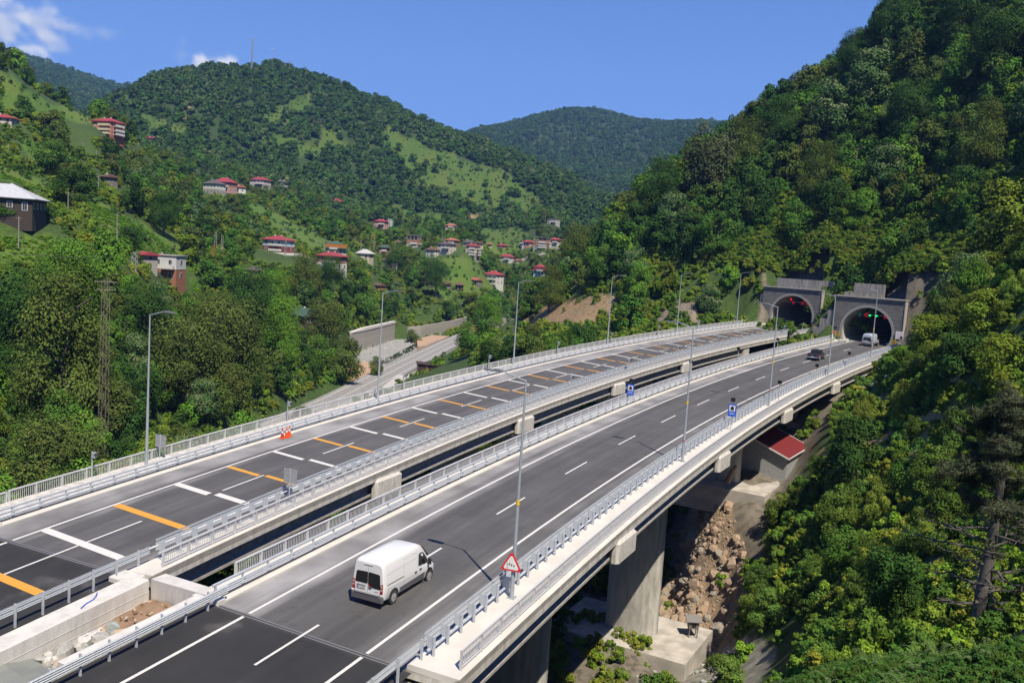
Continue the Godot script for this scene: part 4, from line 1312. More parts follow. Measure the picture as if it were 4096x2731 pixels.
func learn_views() -> void:
	for h in HOUSES:
		var wall: float = maxf(h[5], 1.6)
		keep_view(on_ground(h[1], h[2]), wall * (0.9 if h[0].contains("metal hip") else 0.05), h[3] * 0.62)
	keep_view(on_ground(HOUSES[0][1], HOUSES[0][2]), -4.5, 9.0)
	keep_view(on_ground(HOUSES[0][1] + 12.0, HOUSES[0][2]), -5.0, 8.0)
	keep_view(on_ground(HOUSES[1][1], HOUSES[1][2]), -0.6, 7.0)
	keep_view(Vector3(21.5, -14.6, -76.0), 0.0, 5.0)
	keep_view(Vector3(18.0, -15.5, -72.0), 0.0, 5.0)
	for q in POLES:
		keep_view(on_ground(q[0], q[1]), q[2] * 0.35, 0.4)
	for q in LADDER_POLES:
		keep_view(on_ground(q[0], q[1]), q[2] * 0.5, 0.5)
	keep_view(on_ground(PYLONS[0][0], PYLONS[0][1]), 22.0, 1.0)
	keep_view(on_ground(PYLONS[1][0], PYLONS[1][1]), 1.5, 1.0)
	for i in range(2, 7):
		for k in 6:
			var p: Vector2 = OLD_ROAD[i].lerp(OLD_ROAD[i + 1], k / 6.0)
			if p.y < -196.0 and p.y > -402.0:
				keep_view(Vector3(p.x + 0.6, -16.8, p.y), 0.0, 5.0)
				if p.y < -262.0 and p.y > -376.0:
					keep_view(Vector3(p.x - 8.0, -18.0, p.y), 0.0, 6.0)
	for q in [Vector2(-58, -322), Vector2(-55, -342), Vector2(-52, -362), Vector2(-41, -394), Vector2(-34, -410), Vector2(-29, -424)]:
		keep_view(Vector3(q.x, -16.0, q.y), 0.0, 6.0)
	keep_view(Vector3(-8.0, -15.0, -436.0), 0.0, 9.0)
	for t in [-9.0, -6.0, -2.0, 2.0, 6.0, 9.0]:
		keep_view(rp(RIGHT_ROAD, 168.0, t), 0.2, 2.5)
		if t > -8.0:
			keep_view(rp(LEFT_ROAD, 190.0, t), 0.2, 2.0)
	keep_view(Vector3(36.0, -5.0, -110.0), 0.5, 1.6)
	keep_view(Vector3(39.0, -5.0, -114.0), 1.2, 2.0)
	keep_view(Vector3(42.0, -5.0, -118.5), 2.2, 2.0)
	keep_view(Vector3(-31.0, -16.6, -232.0), 0.0, 4.5)
	keep_view(Vector3(-28.0, -16.6, -250.0), 0.0, 5.0)
	keep_view(Vector3(-20.0, -15.0, -256.0), 0.0, 7.5)
	for a in areas["meadow"] + areas["soil"]:
		var mid := Vector2.ZERO
		for p in a[1]:
			mid += p / a[1].size()
		if mid.length() > 620.0:
			continue
		for p in a[1]:
			var q: Vector2 = p.lerp(mid, 0.45)
			keep_view(on_ground(q.x, q.y), 0.5, 5.0)
		keep_view(on_ground(mid.x, mid.y), 0.5, 6.0)

func plant_all() -> void:
	rng.seed = 2024
	learn_views()
	var trees := []
	for q in LANDMARK_TREES:
		trees.append([q[0], on_ground(q[1], q[2], -0.2), q[3], q[4], 9.0])
	# scattered trees, ring by ring: [r0, r1, spacing, low, high]
	for ring in [[95.0, 210.0, 5.2, 5.0, 10.5], [210.0, 380.0, 6.2, 6.0, 12.0], [380.0, 820.0, 7.6, 6.0, 12.0]]:
		var n := int(0.5 * (ring[1] * ring[1] - ring[0] * ring[0]) * deg_to_rad(68.0) / (ring[2] * ring[2]))
		for i in n:
			var az := deg_to_rad(rng.randf_range(-34.0, 34.0))
			var r := sqrt(rng.randf_range(ring[0] * ring[0], ring[1] * ring[1]))
			var p := Vector2(r * sin(az), -r * cos(az))
			var k := patchy.get_noise_2d(p.x * 0.6, p.y * 0.6)
			var near_right: bool = az > 0.13 and r < 125.0
			if near_right and rng.randf() > 0.12:
				continue
			if az > 0.10 and az < 0.33 and r > 125.0 and r < 235.0 and rng.randf() > 0.25:
				continue
			if inside("soil", p) or inside("rock", p) or inside("gravel", p) or inside("cliff", p):
				continue
			if inside("meadow", p) and rng.randf() > 0.05:
				continue
			if k < -0.28 and r > 200.0 and az < 0.1 and rng.randf() > 0.3:
				continue
			if not clear_of_works(p, true):
				continue
			var h := rng.randf_range(ring[3], ring[4])
			if near_right:
				h *= 0.55
			if inside("meadow", p):
				h *= 0.5
			if in_the_way(on_ground(p.x, p.y), h, h * 0.33):
				continue
			trees.append([pick_kind(k - (0.75 if az > 0.2 and r > 185.0 and rng.randf() < 0.7 else 0.0)), on_ground(p.x, p.y, -0.2), h, h * rng.randf_range(0.62, 0.95), h / r])
	trees.sort_custom(func(a, b): return a[4] > b[4])
	var single := 0
	var rest := []
	var kinds := TREE_KINDS.keys()
	var low := []
	for k in kinds:
		low.append(leafy(900 + low.size(), 4.2, 4.0, 20, 1700, 0.36, TREE_KINDS[k][0], TREE_KINDS[k][1], Color(0.20, 0.22, 0.11, 0.3) if k == "pale" else Color(0, 0, 0, 0)))
	for q in trees:
		var p: Vector3 = q[1]
		var turn := rng.randf() * TAU
		if single < 285 and (q[4] > 5.0 or seen(p, q[2])):
			var kd: String = TREE_KINDS[q[0]][2]
			var size := "tall" if q[2] > 10.0 else "small" if q[2] < 6.5 else "bushy"
			plant_tree(q[0], p, q[2], q[3], "%s %s tree %s" % [size, kd, zone_words(Vector2(p.x, p.z))], "trees " + bank_words(Vector2(p.x, p.z)), turn, single)
			single += 1
		else:
			var sx: float = q[3] / 8.4
			rest.append([Transform3D(Basis(Vector3.UP, turn).scaled(Vector3(sx, q[2] * 0.92 / 8.0, sx)), p + Vector3(0, q[2] * 0.06, 0)), tint(), kinds.find(q[0])])
	many("hillside_forest", "mixed wood covering the valley sides beyond the viaducts", low, rest)
	# undergrowth
	var bushes := []
	var bm := [leafy(501, 1.3, 0.8, 26, 2600, 0.085, Color(0.108, 0.150, 0.020), "mound"), leafy(502, 1.3, 0.7, 24, 2600, 0.08, Color(0.150, 0.162, 0.022), "mound"), leafy(503, 1.3, 0.9, 28, 2600, 0.09, Color(0.066, 0.112, 0.018), "mound"), leafy(504, 1.3, 0.6, 22, 2400, 0.10, Color(0.122, 0.185, 0.020), "mound"), leafy(505, 1.3, 1.0, 44, 9000, 0.042, Color(0.062, 0.098, 0.018), "mound"), leafy(506, 1.3, 0.9, 40, 9000, 0.042, Color(0.105, 0.130, 0.020), "mound")]
	for ring in [[26.0, 75.0, 0.85, 0.4, 1.0], [75.0, 130.0, 1.1, 0.45, 1.15], [130.0, 260.0, 2.1, 0.7, 1.7], [260.0, 420.0, 3.4, 0.9, 2.1], [420.0, 700.0, 5.5, 1.2, 2.6]]:
		var n := int(0.5 * (ring[1] * ring[1] - ring[0] * ring[0]) * deg_to_rad(68.0) / (ring[2] * ring[2]))
		for i in n:
			var az := deg_to_rad(rng.randf_range(-34.0, 34.0))
			var r := sqrt(rng.randf_range(ring[0] * ring[0], ring[1] * ring[1]))
			if (az < -0.02 and r < 60.0) or (az > 0.1 and r < 34.0) or (az > 0.3 and r < 44.0 and rng.randf() < 0.5):
				continue
			var p := Vector2(r * sin(az), -r * cos(az))
			var bare: bool = inside("rock", p) or inside("gravel", p) or inside("cliff", p)
			if bare and rng.randf() > 0.05 or inside("soil", p) and rng.randf() > 0.4:
				continue
			if inside("meadow", p):
				continue
			var st := road_st(RIGHT_ROAD, p)
			var sl := road_st(LEFT_ROAD, p)
			if (st.x > 140.0 and st.x < 185.0 and absf(st.y - 2.6) < 7.2) or (sl.x > 150.0 and sl.x < 205.0 and absf(sl.y - 2.5) < 7.6):
				continue
			if st.x > 79.0 and st.x < 103.0 and st.y > 2.0 and st.y < 14.5:
				continue
			var y := ground(p.x, p.y)
			var s := rng.randf_range(ring[3], ring[4])
			if r < 130.0 and r > 56.0 and rng.randf() < 0.08:
				s *= rng.randf_range(1.5, 2.3)
			if (st.x > -20.0 and st.x < 170.0 and st.y > -5.0 and st.y < 13.5) or (sl.x > -20.0 and sl.x < 190.0 and sl.y > -8.0 and sl.y < 12.5):
				var deck := GX * p.x + GZ * p.y
				if y + s * 1.7 > deck - 3.2 or rng.randf() > 0.35:
					continue
			elif not clear_of_works(p, false) and not (st.x > 5.0 and st.x < 200.0 and st.y > -60.0 and st.y < 40.0):
				continue
			if r > 33.0 and in_the_way(Vector3(p.x, y, p.y), s * 1.25, s * 0.8):
				continue
			if r < 160.0 and az > 0.1 and patchy.get_noise_2d(p.x * 2.2 + 70.0, p.y * 2.2) > 0.30:
				if rng.randf() < 0.45:
					continue
				s *= 0.55
			var k := patchy.get_noise_2d(p.x * 3.0, p.y * 3.0)
			var which := 0
			var u := rng.randf() + k * 0.8
			which = 2 if u < 0.22 else 0 if u < 0.6 else 3 if u < 0.8 else 1
			if s > 1.15 and r < 130.0:
				which = 4 if u < 0.45 else 5
			bushes.append([Transform3D(Basis(Vector3.UP, rng.randf() * TAU).scaled(Vector3(s, s * rng.randf_range(0.8, 1.4), s)), Vector3(p.x, y - 0.15, p.y)), tint(0.95, 1.5), which])
	# scrub clinging to the cuttings above the tunnel mouths
	for i in 2200:
		var q: Array = [RIGHT_ROAD, 168.0] if i % 2 == 0 else [LEFT_ROAD, 190.0]
		var s0: float = q[1] + 4.0 + rng.randf() * 16.0
		var t0 := rng.randf_range(-24.0, 24.0)
		var p := rp(q[0], s0, t0)
		p.y = ground(p.x, p.z)
		if p.y < GX * p.x + GZ * p.z + 11.0 and rng.randf() > 0.12:
			continue
		var s := rng.randf_range(0.5, 1.3)
		bushes.append([Transform3D(Basis(Vector3.UP, rng.randf() * TAU).scaled(Vector3(s, s * rng.randf_range(0.8, 1.4), s)), p + Vector3(0, 0.5, 0)), tint(0.7, 1.2), rng.randi() % 4])
	many("undergrowth", "dense leafy scrub covering the slopes round the viaducts", bm, bushes)
	# far woods
	var fm := []
	for i in 4:
		fm.append(leafy(700 + i, 4.4, 3.6, 14, 480, 0.72, [Color(0.040, 0.078, 0.016), Color(0.056, 0.104, 0.020), Color(0.072, 0.112, 0.030), Color(0.046, 0.088, 0.020)][i], "round", Color(0.16, 0.18, 0.09, 0.3) if i == 2 else Color(0, 0, 0, 0)))
	var far := []
	for ring in [[780.0, 1320.0, 6.6, 0.75, 1.45], [1320.0, 2700.0, 11.5, 1.1, 1.7], [2700.0, 4600.0, 19.0, 1.7, 2.6]]:
		var n := int(0.5 * (ring[1] * ring[1] - ring[0] * ring[0]) * deg_to_rad(66.0) / (ring[2] * ring[2]))
		for i in n:
			var az := deg_to_rad(rng.randf_range(-33.0, 33.0))
			if ring[0] > 2000.0 and az > -0.25:
				continue
			var r := sqrt(rng.randf_range(ring[0] * ring[0], ring[1] * ring[1]))
			var p := Vector2(r * sin(az), -r * cos(az))
			if inside("meadow", p) and rng.randf() > 0.09 or inside("soil", p):
				continue
			var k := patchy.get_noise_2d(p.x * 0.3, p.y * 0.3)
			if k < -0.4 and ring[0] < 1000.0 and rng.randf() > 0.4:
				continue
			var s := rng.randf_range(ring[3], ring[4])
			var u := rng.randf() + k * 0.5
			var which := 0 if u < 0.3 else 3 if u < 0.55 else 1 if u < 0.8 else 2
			far.append([Transform3D(Basis(Vector3.UP, rng.randf() * TAU).scaled(Vector3(s, s * rng.randf_range(0.8, 1.25), s)), on_ground(p.x, p.y, -0.6)), tint(0.75, 1.2), which])
	# scattered shrubs and hedges on the open slopes
	for i in 60000:
		var az := deg_to_rad(rng.randf_range(-33.0, 9.0))
		var r := sqrt(rng.randf_range(230.0 * 230.0, 1300.0 * 1300.0))
		var p := Vector2(r * sin(az), -r * cos(az))
		if not inside("meadow", p):
			continue
		var hedge: float = absf(patchy.get_noise_2d(p.x * 0.9, p.y * 0.9 + 300.0))
		if hedge > 0.05 and rng.randf() > 0.12:
			continue
		var s := rng.randf_range(0.10, 0.34)
		far.append([Transform3D(Basis(Vector3.UP, rng.randf() * TAU).scaled(Vector3(s, s, s)), on_ground(p.x, p.y, -0.2)), tint(0.9, 1.5), rng.randi() % 4])
	many("distant_forest", "forest covering the far hills", fm, far)

# ---------- stones ----------
func stone_mesh(seed_: int, flat_ := 0.7) -> ArrayMesh:
	var g := RandomNumberGenerator.new()
	g.seed = seed_
	var b := MB.new()
	var cut := []
	for i in 9:
		cut.append([Vector3(g.randfn(), g.randfn(), g.randfn()).normalized(), g.randf_range(0.62, 0.9)])
	var shape := func(d: Vector3) -> Vector3:
		var r := 1.0
		for q in cut:
			var k: float = d.dot(q[0])
			if k * r > q[1]:
				r = q[1] / k
		return d * r * Vector3(1.0, flat_, 0.85)
	for j in 5:
		for i in 8:
			var q := []
			for w in [[j + 1, i], [j + 1, i + 1], [j, i + 1], [j, i]]:
				var th: float = PI * w[0] / 5.0
				var ph: float = TAU * w[1] / 8.0
				q.append(shape.call(Vector3(sin(th) * cos(ph), cos(th), -sin(th) * sin(ph))))
			b.quad(q[0], q[1], q[2], q[3])
	return b.mesh()

var stones := []
func stone_colours() -> Array:
	return [grain("stone_grey", 51, Color(0.28, 0.285, 0.27), Color(0.40, 0.40, 0.38), 1.5), grain("stone_blue", 52, Color(0.22, 0.26, 0.245), Color(0.34, 0.37, 0.345), 1.5), grain("stone_tan", 53, Color(0.36, 0.285, 0.21), Color(0.46, 0.385, 0.30), 1.5), grain("stone_white", 54, Color(0.44, 0.43, 0.41), Color(0.56, 0.55, 0.53), 1.5)]

func heap_of(called: String, label: String, spots: Array, palette: Array) -> Node3D:
	# spots: [Vector3, size]
	var o := thing(called, label, "rubble")
	for q in spots:
		part("stone", stones[rng.randi() % stones.size()], palette[rng.randi() % palette.size()], o, Transform3D(Basis.from_euler(Vector3(rng.randf_range(-0.4, 0.4), rng.randf() * TAU, rng.randf_range(-0.4, 0.4))).scaled(Vector3.ONE * q[1]), q[0]))
	return o

# ---------- the walled strip between the two roads ----------
func build_near_box() -> void:
	rng.seed = 77
	var plaster := streaked("parapet_concrete", 34, Color(0.50, 0.495, 0.475), Color(0.60, 0.59, 0.565), 9.0, 0.85, 0.01, 0.15)
	var b := MB.new()
	var o := thing("retaining_wall", "long white concrete retaining wall beside the barred carriageway", "wall")
	for q in [[-40.0, -2.6], [-2.6, 2.2], [2.2, 7.36]]:
		b = MB.new()
		sweep(b, LEFT_ROAD, [Vector2(9.62, -3.2), Vector2(10.8, -3.2), Vector2(10.8, 0.20), Vector2(10.74, 0.26), Vector2(9.66, 0.26), Vector2(9.62, 0.2)], q[0] + 0.02, q[1], 1.5)
		part("wall_section", b.mesh(), plaster, o)
	# thin formwork ridge lines on the inner face
	for q in [-0.45, -0.95]:
		b = MB.new()
		sweep(b, LEFT_ROAD, [Vector2(10.79, q), Vector2(10.815, q), Vector2(10.815, q + 0.03), Vector2(10.79, q + 0.03)], -12.0, 7.3, 1.5)
		part("formwork_ridge", b.mesh(), plaster, o)
	b = MB.new()
	var c0 := rp(LEFT_ROAD, 7.5, 10.82, 0.24)
	var c1 := rp(LEFT_ROAD, 8.45, 10.95, 0.24)
	var c2 := rp(RIGHT_ROAD, 8.5, -2.95, 0.2)
	var c3 := rp(RIGHT_ROAD, 7.7, -2.85, 0.2)
	var dn := Vector3(0, -4.0, 0)
	b.quad(c0, c3, c2, c1)
	b.quad(c0 + dn, c3 + dn, c3, c0)
	b.quad(c2 + dn, c1 + dn, c1, c2)
	b.quad(c1 + dn, c0 + dn, c0, c1)
	b.quad(c3 + dn, c2 + dn, c2, c3)
	tag(part("cross_wall", b.mesh(), plaster, self), "short white concrete wall closing the gap between the carriageways", "wall")
	b = MB.new()
	sweep(b, RIGHT_ROAD, [Vector2(-3.35, -3.0), Vector2(-2.78, -3.0), Vector2(-2.78, 0.16), Vector2(-3.35, 0.16)], -0.5, 7.66, 1.5)
	tag(part("kerb_wall", b.mesh(), plaster, self), "low white concrete wall behind the roadside guardrail", "wall")
	# end blocks of the kerbs
	b = MB.new()
	var fr := frame(RIGHT_ROAD, 7.9, -2.0)
	b.bevel_box(fr * Vector3(0, 0.08, 0.2), Vector3(0.42, 0.36, 0.6), 0.06, fr.basis)
	tag(part("kerb_block", b.mesh(), plaster, self), "white kerb end block at the expansion joint by the van's carriageway", "kerb block")
	b = MB.new()
	fr = frame(LEFT_ROAD, 8.6, -2.75)
	b.bevel_box(fr * Vector3(0, 0.06, 0.2), Vector3(0.7, 0.36, 1.0), 0.06, fr.basis)
	tag(part("kerb_block", b.mesh(), plaster, self), "white kerb end block at the start of the barred viaduct", "kerb block")
	b = MB.new()
	fr = frame(LEFT_ROAD, 7.6, 9.5)
	b.bevel_box(fr * Vector3(0, 0.02, 0.5), Vector3(1.5, 0.5, 1.2), 0.06, fr.basis)
	tag(part("kerb_block", b.mesh(), plaster, self), "white footway end block above the retaining wall corner", "kerb block")
	# floor of crushed stone, rising towards the camera
	b = MB.new()
	var rows := 26
	var cols := 9
	var at := func(i: int, j: int) -> Vector3:
		var s := lerpf(7.5, -14.0, i / float(rows))
		var a := rp(LEFT_ROAD, s, 10.8)
		var z := rp(RIGHT_ROAD, s, -3.3 if s > -0.5 else -1.9)
		var p := a.lerp(z, j / float(cols))
		var y := lerpf(-1.12, -0.42, smoothstep(1.0, -2.2, s)) + relief.get_noise_2d(p.x * 60.0, p.z * 60.0) * 0.16
		if s > 4.0:
			y += 0.55 * exp(-pow((s - 6.6) / 1.5, 2.0) - pow((j - 3.0) / 3.0, 2.0))
		return Vector3(p.x, p.y + y, p.z)
	for i in rows:
		for j in cols:
			var s := lerpf(7.5, -14.0, i / float(rows))
			b.col = Color(0.25, 0.27, 0.25) if s < 0.6 else Color(0.30, 0.30, 0.275) if s < 3.6 else Color(0.31, 0.205, 0.13)
			b.quad(at.call(i, j), at.call(i, j + 1), at.call(i + 1, j + 1), at.call(i + 1, j))
	var m := StandardMaterial3D.new()
	m.vertex_color_use_as_albedo = true
	m.albedo_texture = ramp_texture(61, 0.15, [[0.2, Color(0.55, 0.55, 0.55)], [0.5, Color(0.9, 0.9, 0.9)], [0.8, Color(1, 1, 1)]])
	m.uv1_triplanar = true
	m.uv1_world_triplanar = true
	m.uv1_scale = Vector3.ONE / 2.0
	m.roughness = 0.95
	structure("gravel_floor", b.mesh(), m)
	var pal := stone_colours()
	var spots := []
	for i in 74:
		var s := rng.randf_range(0.2, 4.2)
		var a := rp(LEFT_ROAD, s, 10.9)
		var z := rp(RIGHT_ROAD, s, -3.4)
		var k := rng.randf_range(0.06, 0.94)
		var p := a.lerp(z, k)
		var size := rng.randf_range(0.12, 0.34) if i > 16 else rng.randf_range(0.36, 0.6)
		spots.append([Vector3(p.x, p.y - 1.08 + size * 0.35 + 0.15 * exp(-pow((s - 2.4) / 1.0, 2.0)), p.z), size])
	heap_of("rubble_heap", "heap of broken grey and white stones inside the walled strip", spots, pal)
	spots = []
	for i in 26:
		var s := rng.randf_range(4.6, 7.2)
		var p := rp(LEFT_ROAD, s, 10.9).lerp(rp(RIGHT_ROAD, s, -3.4), rng.randf_range(0.1, 0.6))
		spots.append([Vector3(p.x, p.y - 0.72, p.z), rng.randf_range(0.05, 0.14)])
	heap_of("clod_heap", "scattered brown clods on the earth mound in the wall corner", spots, [pal[2], mat("clod", Color(0.2, 0.12, 0.07), 0.95)])
	for q in [[4.1, 0.62, 0.5, 0.9, "flattened cardboard sheet nearest the earth mound"], [3.5, 0.66, -0.3, 0.75, "flattened cardboard sheet on the crushed stone below the mound"]]:
		var p := rp(LEFT_ROAD, q[0], 10.9).lerp(rp(RIGHT_ROAD, q[0], -3.4), q[1])
		b = MB.new()
		b.box(Vector3(-0.3, 0.02, 0), Vector3(0.6, 0.02, 0.8), Basis(Vector3.BACK, 0.10))
		b.box(Vector3(0.3, 0.02, 0), Vector3(0.6, 0.02, 0.8), Basis(Vector3.BACK, -0.08))
		var cb := part("cardboard_sheet", b.mesh(), mat("cardboard", Color(0.52, 0.36, 0.24), 0.9), self, Transform3D(Basis(Vector3.UP, q[2]).scaled(Vector3.ONE * q[3]), Vector3(p.x, p.y - 0.76, p.z)))
		tag(cb, q[4], "cardboard")
	b = MB.new()
	var pr := rp(LEFT_ROAD, 2.0, 10.9).lerp(rp(RIGHT_ROAD, 2.0, -3.4), 0.25)
	var pq := rp(LEFT_ROAD, 3.2, 10.9).lerp(rp(RIGHT_ROAD, 3.2, -3.4), 0.35)
	b.tube(pr + Vector3(0, -0.5, 0), pq + Vector3(0, -0.45, 0), 0.035, 0.035, 7)
	tag(part("plastic_pipe", b.mesh(), mat("white_plastic", Color(0.62, 0.62, 0.6), 0.5), self), "thin white pipe lying across the broken stones", "pipe")
	b = MB.new()
	var hose := [[4.6, 9.95, 0.36], [4.4, 10.1, 0.30], [4.0, 10.3, 0.29], [3.5, 10.35, 0.29], [3.0, 10.55, 0.30]]
	for i in hose.size() - 1:
		b.tube(rp(LEFT_ROAD, hose[i][0], hose[i][1], hose[i][2]), rp(LEFT_ROAD, hose[i + 1][0], hose[i + 1][1], hose[i + 1][2]), 0.03, 0.03, 7)
	tag(part("hose", b.mesh(), mat("blue_hose", Color(0.02, 0.08, 0.5), 0.5), self), "blue hose end lying over the retaining wall top", "hose")

# ---------- tunnels ----------
func arch_points(n: int, r: float, cy: float) -> Array:
	var q := []
	var drop := asin(cy / r)
	for i in n + 1:
		var a := lerpf(PI + drop, -drop, i / float(n))
		q.append(Vector2(cos(a) * r, cy + sin(a) * r))
	return q

func block_face() -> StandardMaterial3D:
	# grey stone-clad facing, the courses too far off to pick apart
	if mats.has("block_face"):
		return mats["block_face"]
	var im := Image.create(512, 512, false, Image.FORMAT_RGB8)
	var g := RandomNumberGenerator.new()
	g.seed = 4
	var y := 0
	while y < 512:
		var h := 16
		var x := -g.randi_range(0, 30)
		while x < 512:
			var w := g.randi_range(26, 60)
			var k := g.randf_range(0.105, 0.155)
			im.fill_rect(Rect2i(x, y, w, h), Color(k, k, k * 0.98).linear_to_srgb())
			var joint := Color(0.17, 0.17, 0.165) if g.randf() < 0.8 else Color(0.42, 0.41, 0.39)
			if g.randf() < 0.25:
				im.fill_rect(Rect2i(x, y, w, 1), joint.linear_to_srgb())
			if g.randf() < 0.2:
				im.fill_rect(Rect2i(x, y, 1, h), joint.linear_to_srgb())
			x += w
		y += h
	var m := StandardMaterial3D.new()
	m.albedo_texture = ImageTexture.create_from_image(im)
	m.uv1_triplanar = true
	m.uv1_scale = Vector3.ONE / 10.0
	m.roughness = 0.9
	mats["block_face"] = m
	return m

func build_portal(road: Array, s: float, tc: float, x0: float, x1: float, top: float, steps: Array, upper: Array, label: String) -> Node3D:
	var f := frame(road, s, tc)
	var o := thing("tunnel_portal", label, "tunnel portal", f.origin)
	var at := Transform3D(f.basis, Vector3.ZERO)
	var arch := arch_points(36, 4.95, 2.35)
	var outer := arch_points(36, 5.45, 2.35)
	var low := -1.0
	var b := MB.new()
	# facing with the arched hole: fan from the ring to the rectangle
	var edge := func(p: Vector2) -> Vector2:
		var d := p - Vector2(0, 2.35)
		var k := INF
		if d.x < 0.0: k = minf(k, x0 / d.x)
		if d.x > 0.0: k = minf(k, x1 / d.x)
		if d.y > 0.0: k = minf(k, (top - 2.35) / d.y)
		if d.y < 0.0: k = minf(k, (low - 2.35) / d.y)
		return Vector2(0, 2.35) + d * k
	var rim := [Vector2(x0, low)]
	var ring := [Vector2(outer[0].x, low)]
	for p in outer:
		rim.append(edge.call(p))
		ring.append(p)
		var w: Vector2 = rim[-1]
	rim.append(Vector2(x1, low))
	ring.append(Vector2(outer[-1].x, low))
	var corners := [Vector2(x0, top), Vector2(x1, top)]
	for i in ring.size() - 1:
		var r0: Vector2 = rim[i]
		var r1: Vector2 = rim[i + 1]
		b.quad(Vector3(r0.x, r0.y, 0), Vector3(ring[i].x, ring[i].y, 0), Vector3(ring[i + 1].x, ring[i + 1].y, 0), Vector3(r1.x, r1.y, 0))
		for q in corners:
			if (is_equal_approx(r0.x, q.x) and is_equal_approx(r1.y, q.y) and not is_equal_approx(r0.y, q.y)) or (is_equal_approx(r1.x, q.x) and is_equal_approx(r0.y, q.y) and not is_equal_approx(r1.y, q.y)):
				b.tri(Vector3(r0.x, r0.y, 0), Vector3(r1.x, r1.y, 0), Vector3(q.x, q.y, 0))
	b.quad(Vector3(x0, low, -3), Vector3(x0, low, 0), Vector3(x0, top, 0), Vector3(x0, top, -3))
	b.quad(Vector3(x1, low, 0), Vector3(x1, low, -3), Vector3(x1, top, -3), Vector3(x1, top, 0))
	b.quad(Vector3(x0, top, 0), Vector3(x1, top, 0), Vector3(x1, top, -3), Vector3(x0, top, -3))
	part("facing", b.mesh(), block_face(), o, at)
	# the concrete body behind the facing, sunk into the hill
	b = MB.new()
	b.box(Vector3((x0 + x1) * 0.5, (top + 7.6) * 0.5 - 0.1, -9.5), Vector3(x1 - x0 - 0.6, top - 7.6, 13.0))
	b.box(Vector3((x0 - 5.6) * 0.5, 3.5, -9.5), Vector3(-5.6 - x0 - 0.3, 9.0, 13.0))
	b.box(Vector3((x1 + 5.6) * 0.5, 3.5, -9.5), Vector3(x1 - 5.6 - 0.3, 9.0, 13.0))
	# sprayed concrete slope between the facing and the hill
	var sc := MB.new()
	var at_ := func(i: int, j: int) -> Vector3:
		var t := tc + lerpf(x0 - 2.0, x1 + 1.6, j / 16.0)
		var ss := s + 3.1 + 18.0 * i / 9.0
		var p := rp(road, ss, t)
		var k := smoothstep(0.0, 1.0, i / 9.0)
		var y := lerpf(f.origin.y + top - 0.6, maxf(ground(p.x, p.z) + 0.6, f.origin.y + top), k) + relief.get_noise_2d(p.x * 22.0, p.z * 22.0) * 1.1 * sin(PI * i / 9.0)
		return Vector3(p.x, y, p.z)
	for i in 9:
		for j in 16:
			sc.quad(at_.call(i, j), at_.call(i, j + 1), at_.call(i + 1, j + 1), at_.call(i + 1, j))
	structure("shotcrete_slope", sc.mesh(), grain("shotcrete", 40, Color(0.11, 0.098, 0.085), Color(0.24, 0.215, 0.185), 7.0, 0.95, 0.02, 0.6))
	part("portal_body", b.mesh(), streaked("stained_wall", 38, Color(0.15, 0.147, 0.138), Color(0.31, 0.30, 0.285), 4.0), o, at)
	# ring of voussoirs
	var stone := grain("voussoir", 35, Color(0.23, 0.23, 0.225), Color(0.30, 0.30, 0.29), 2.0)
	for i in range(0, 36, 2):
		b = MB.new()
		var q := []
		for w in [[outer, i, 0.05], [arch, i, 0.05], [arch, i + 2, -0.05], [outer, i + 2, -0.05]]:
			q.append((w[0][w[1]] as Vector2))
		var m0 := Vector3(q[0].x, q[0].y, 0.06)
		b.quad(Vector3(q[0].x, q[0].y, 0.06), Vector3(q[1].x, q[1].y, 0.06), Vector3(q[2].x, q[2].y, 0.06), Vector3(q[3].x, q[3].y, 0.06))
		b.quad(Vector3(q[3].x, q[3].y, 0.06), Vector3(q[3].x, q[3].y, -0.1), Vector3(q[0].x, q[0].y, -0.1), Vector3(q[0].x, q[0].y, 0.06))
		b.quad(Vector3(q[1].x, q[1].y, 0.06), Vector3(q[1].x, q[1].y, -0.6), Vector3(q[2].x, q[2].y, -0.6), Vector3(q[2].x, q[2].y, 0.06))
		part("voussoir", b.mesh(), stone, o, at)
	b = MB.new()
	b.box(Vector3((x0 + x1) * 0.5, top + 0.14, -1.2), Vector3(x1 - x0 + 0.3, 0.26, 3.0))
	part("coping", b.mesh(), grain("coping", 36, Color(0.20, 0.20, 0.19), Color(0.33, 0.32, 0.30), 2.0), o, at)
	b = MB.new()
	b.box(Vector3(x1 + 0.09, top * 0.5 - 0.4, -0.6), Vector3(0.16, top + 0.6, 1.5))
	part("corner_strip", b.mesh(), grain("pale_strip", 37, Color(0.36, 0.34, 0.32), Color(0.45, 0.43, 0.41), 2.0), o, at)
	for i in steps.size():
		var w: Array = steps[i]
		part("step_wall", box_mesh(Vector3(w[1] - w[0], w[2] + 1.5, 2.4), Vector3((w[0] + w[1]) * 0.5, (w[2] - 1.5) * 0.5, -1.5 - 0.05 * i)), streaked("stained_wall", 38, Color(0.15, 0.147, 0.138), Color(0.31, 0.30, 0.285), 4.0), o, at)
	for w in upper:
		var n := int((w[1] - w[0]) / 2.4)
		for i in n:
			var a := lerpf(w[0], w[1], i / float(n))
			var z := lerpf(w[0], w[1], (i + 1) / float(n))
			part("wall_panel", box_mesh(Vector3(z - a - 0.03, w[3] - w[2], 0.6), Vector3((a + z) * 0.5, (w[2] + w[3]) * 0.5, -w[4] - 0.02 * (i % 2))), streaked("stained_wall", 38, Color(0.15, 0.147, 0.138), Color(0.31, 0.30, 0.285), 4.0), o, at)
	# lining and far darkness
	b = MB.new()
	var long := 110.0
	var prev := []
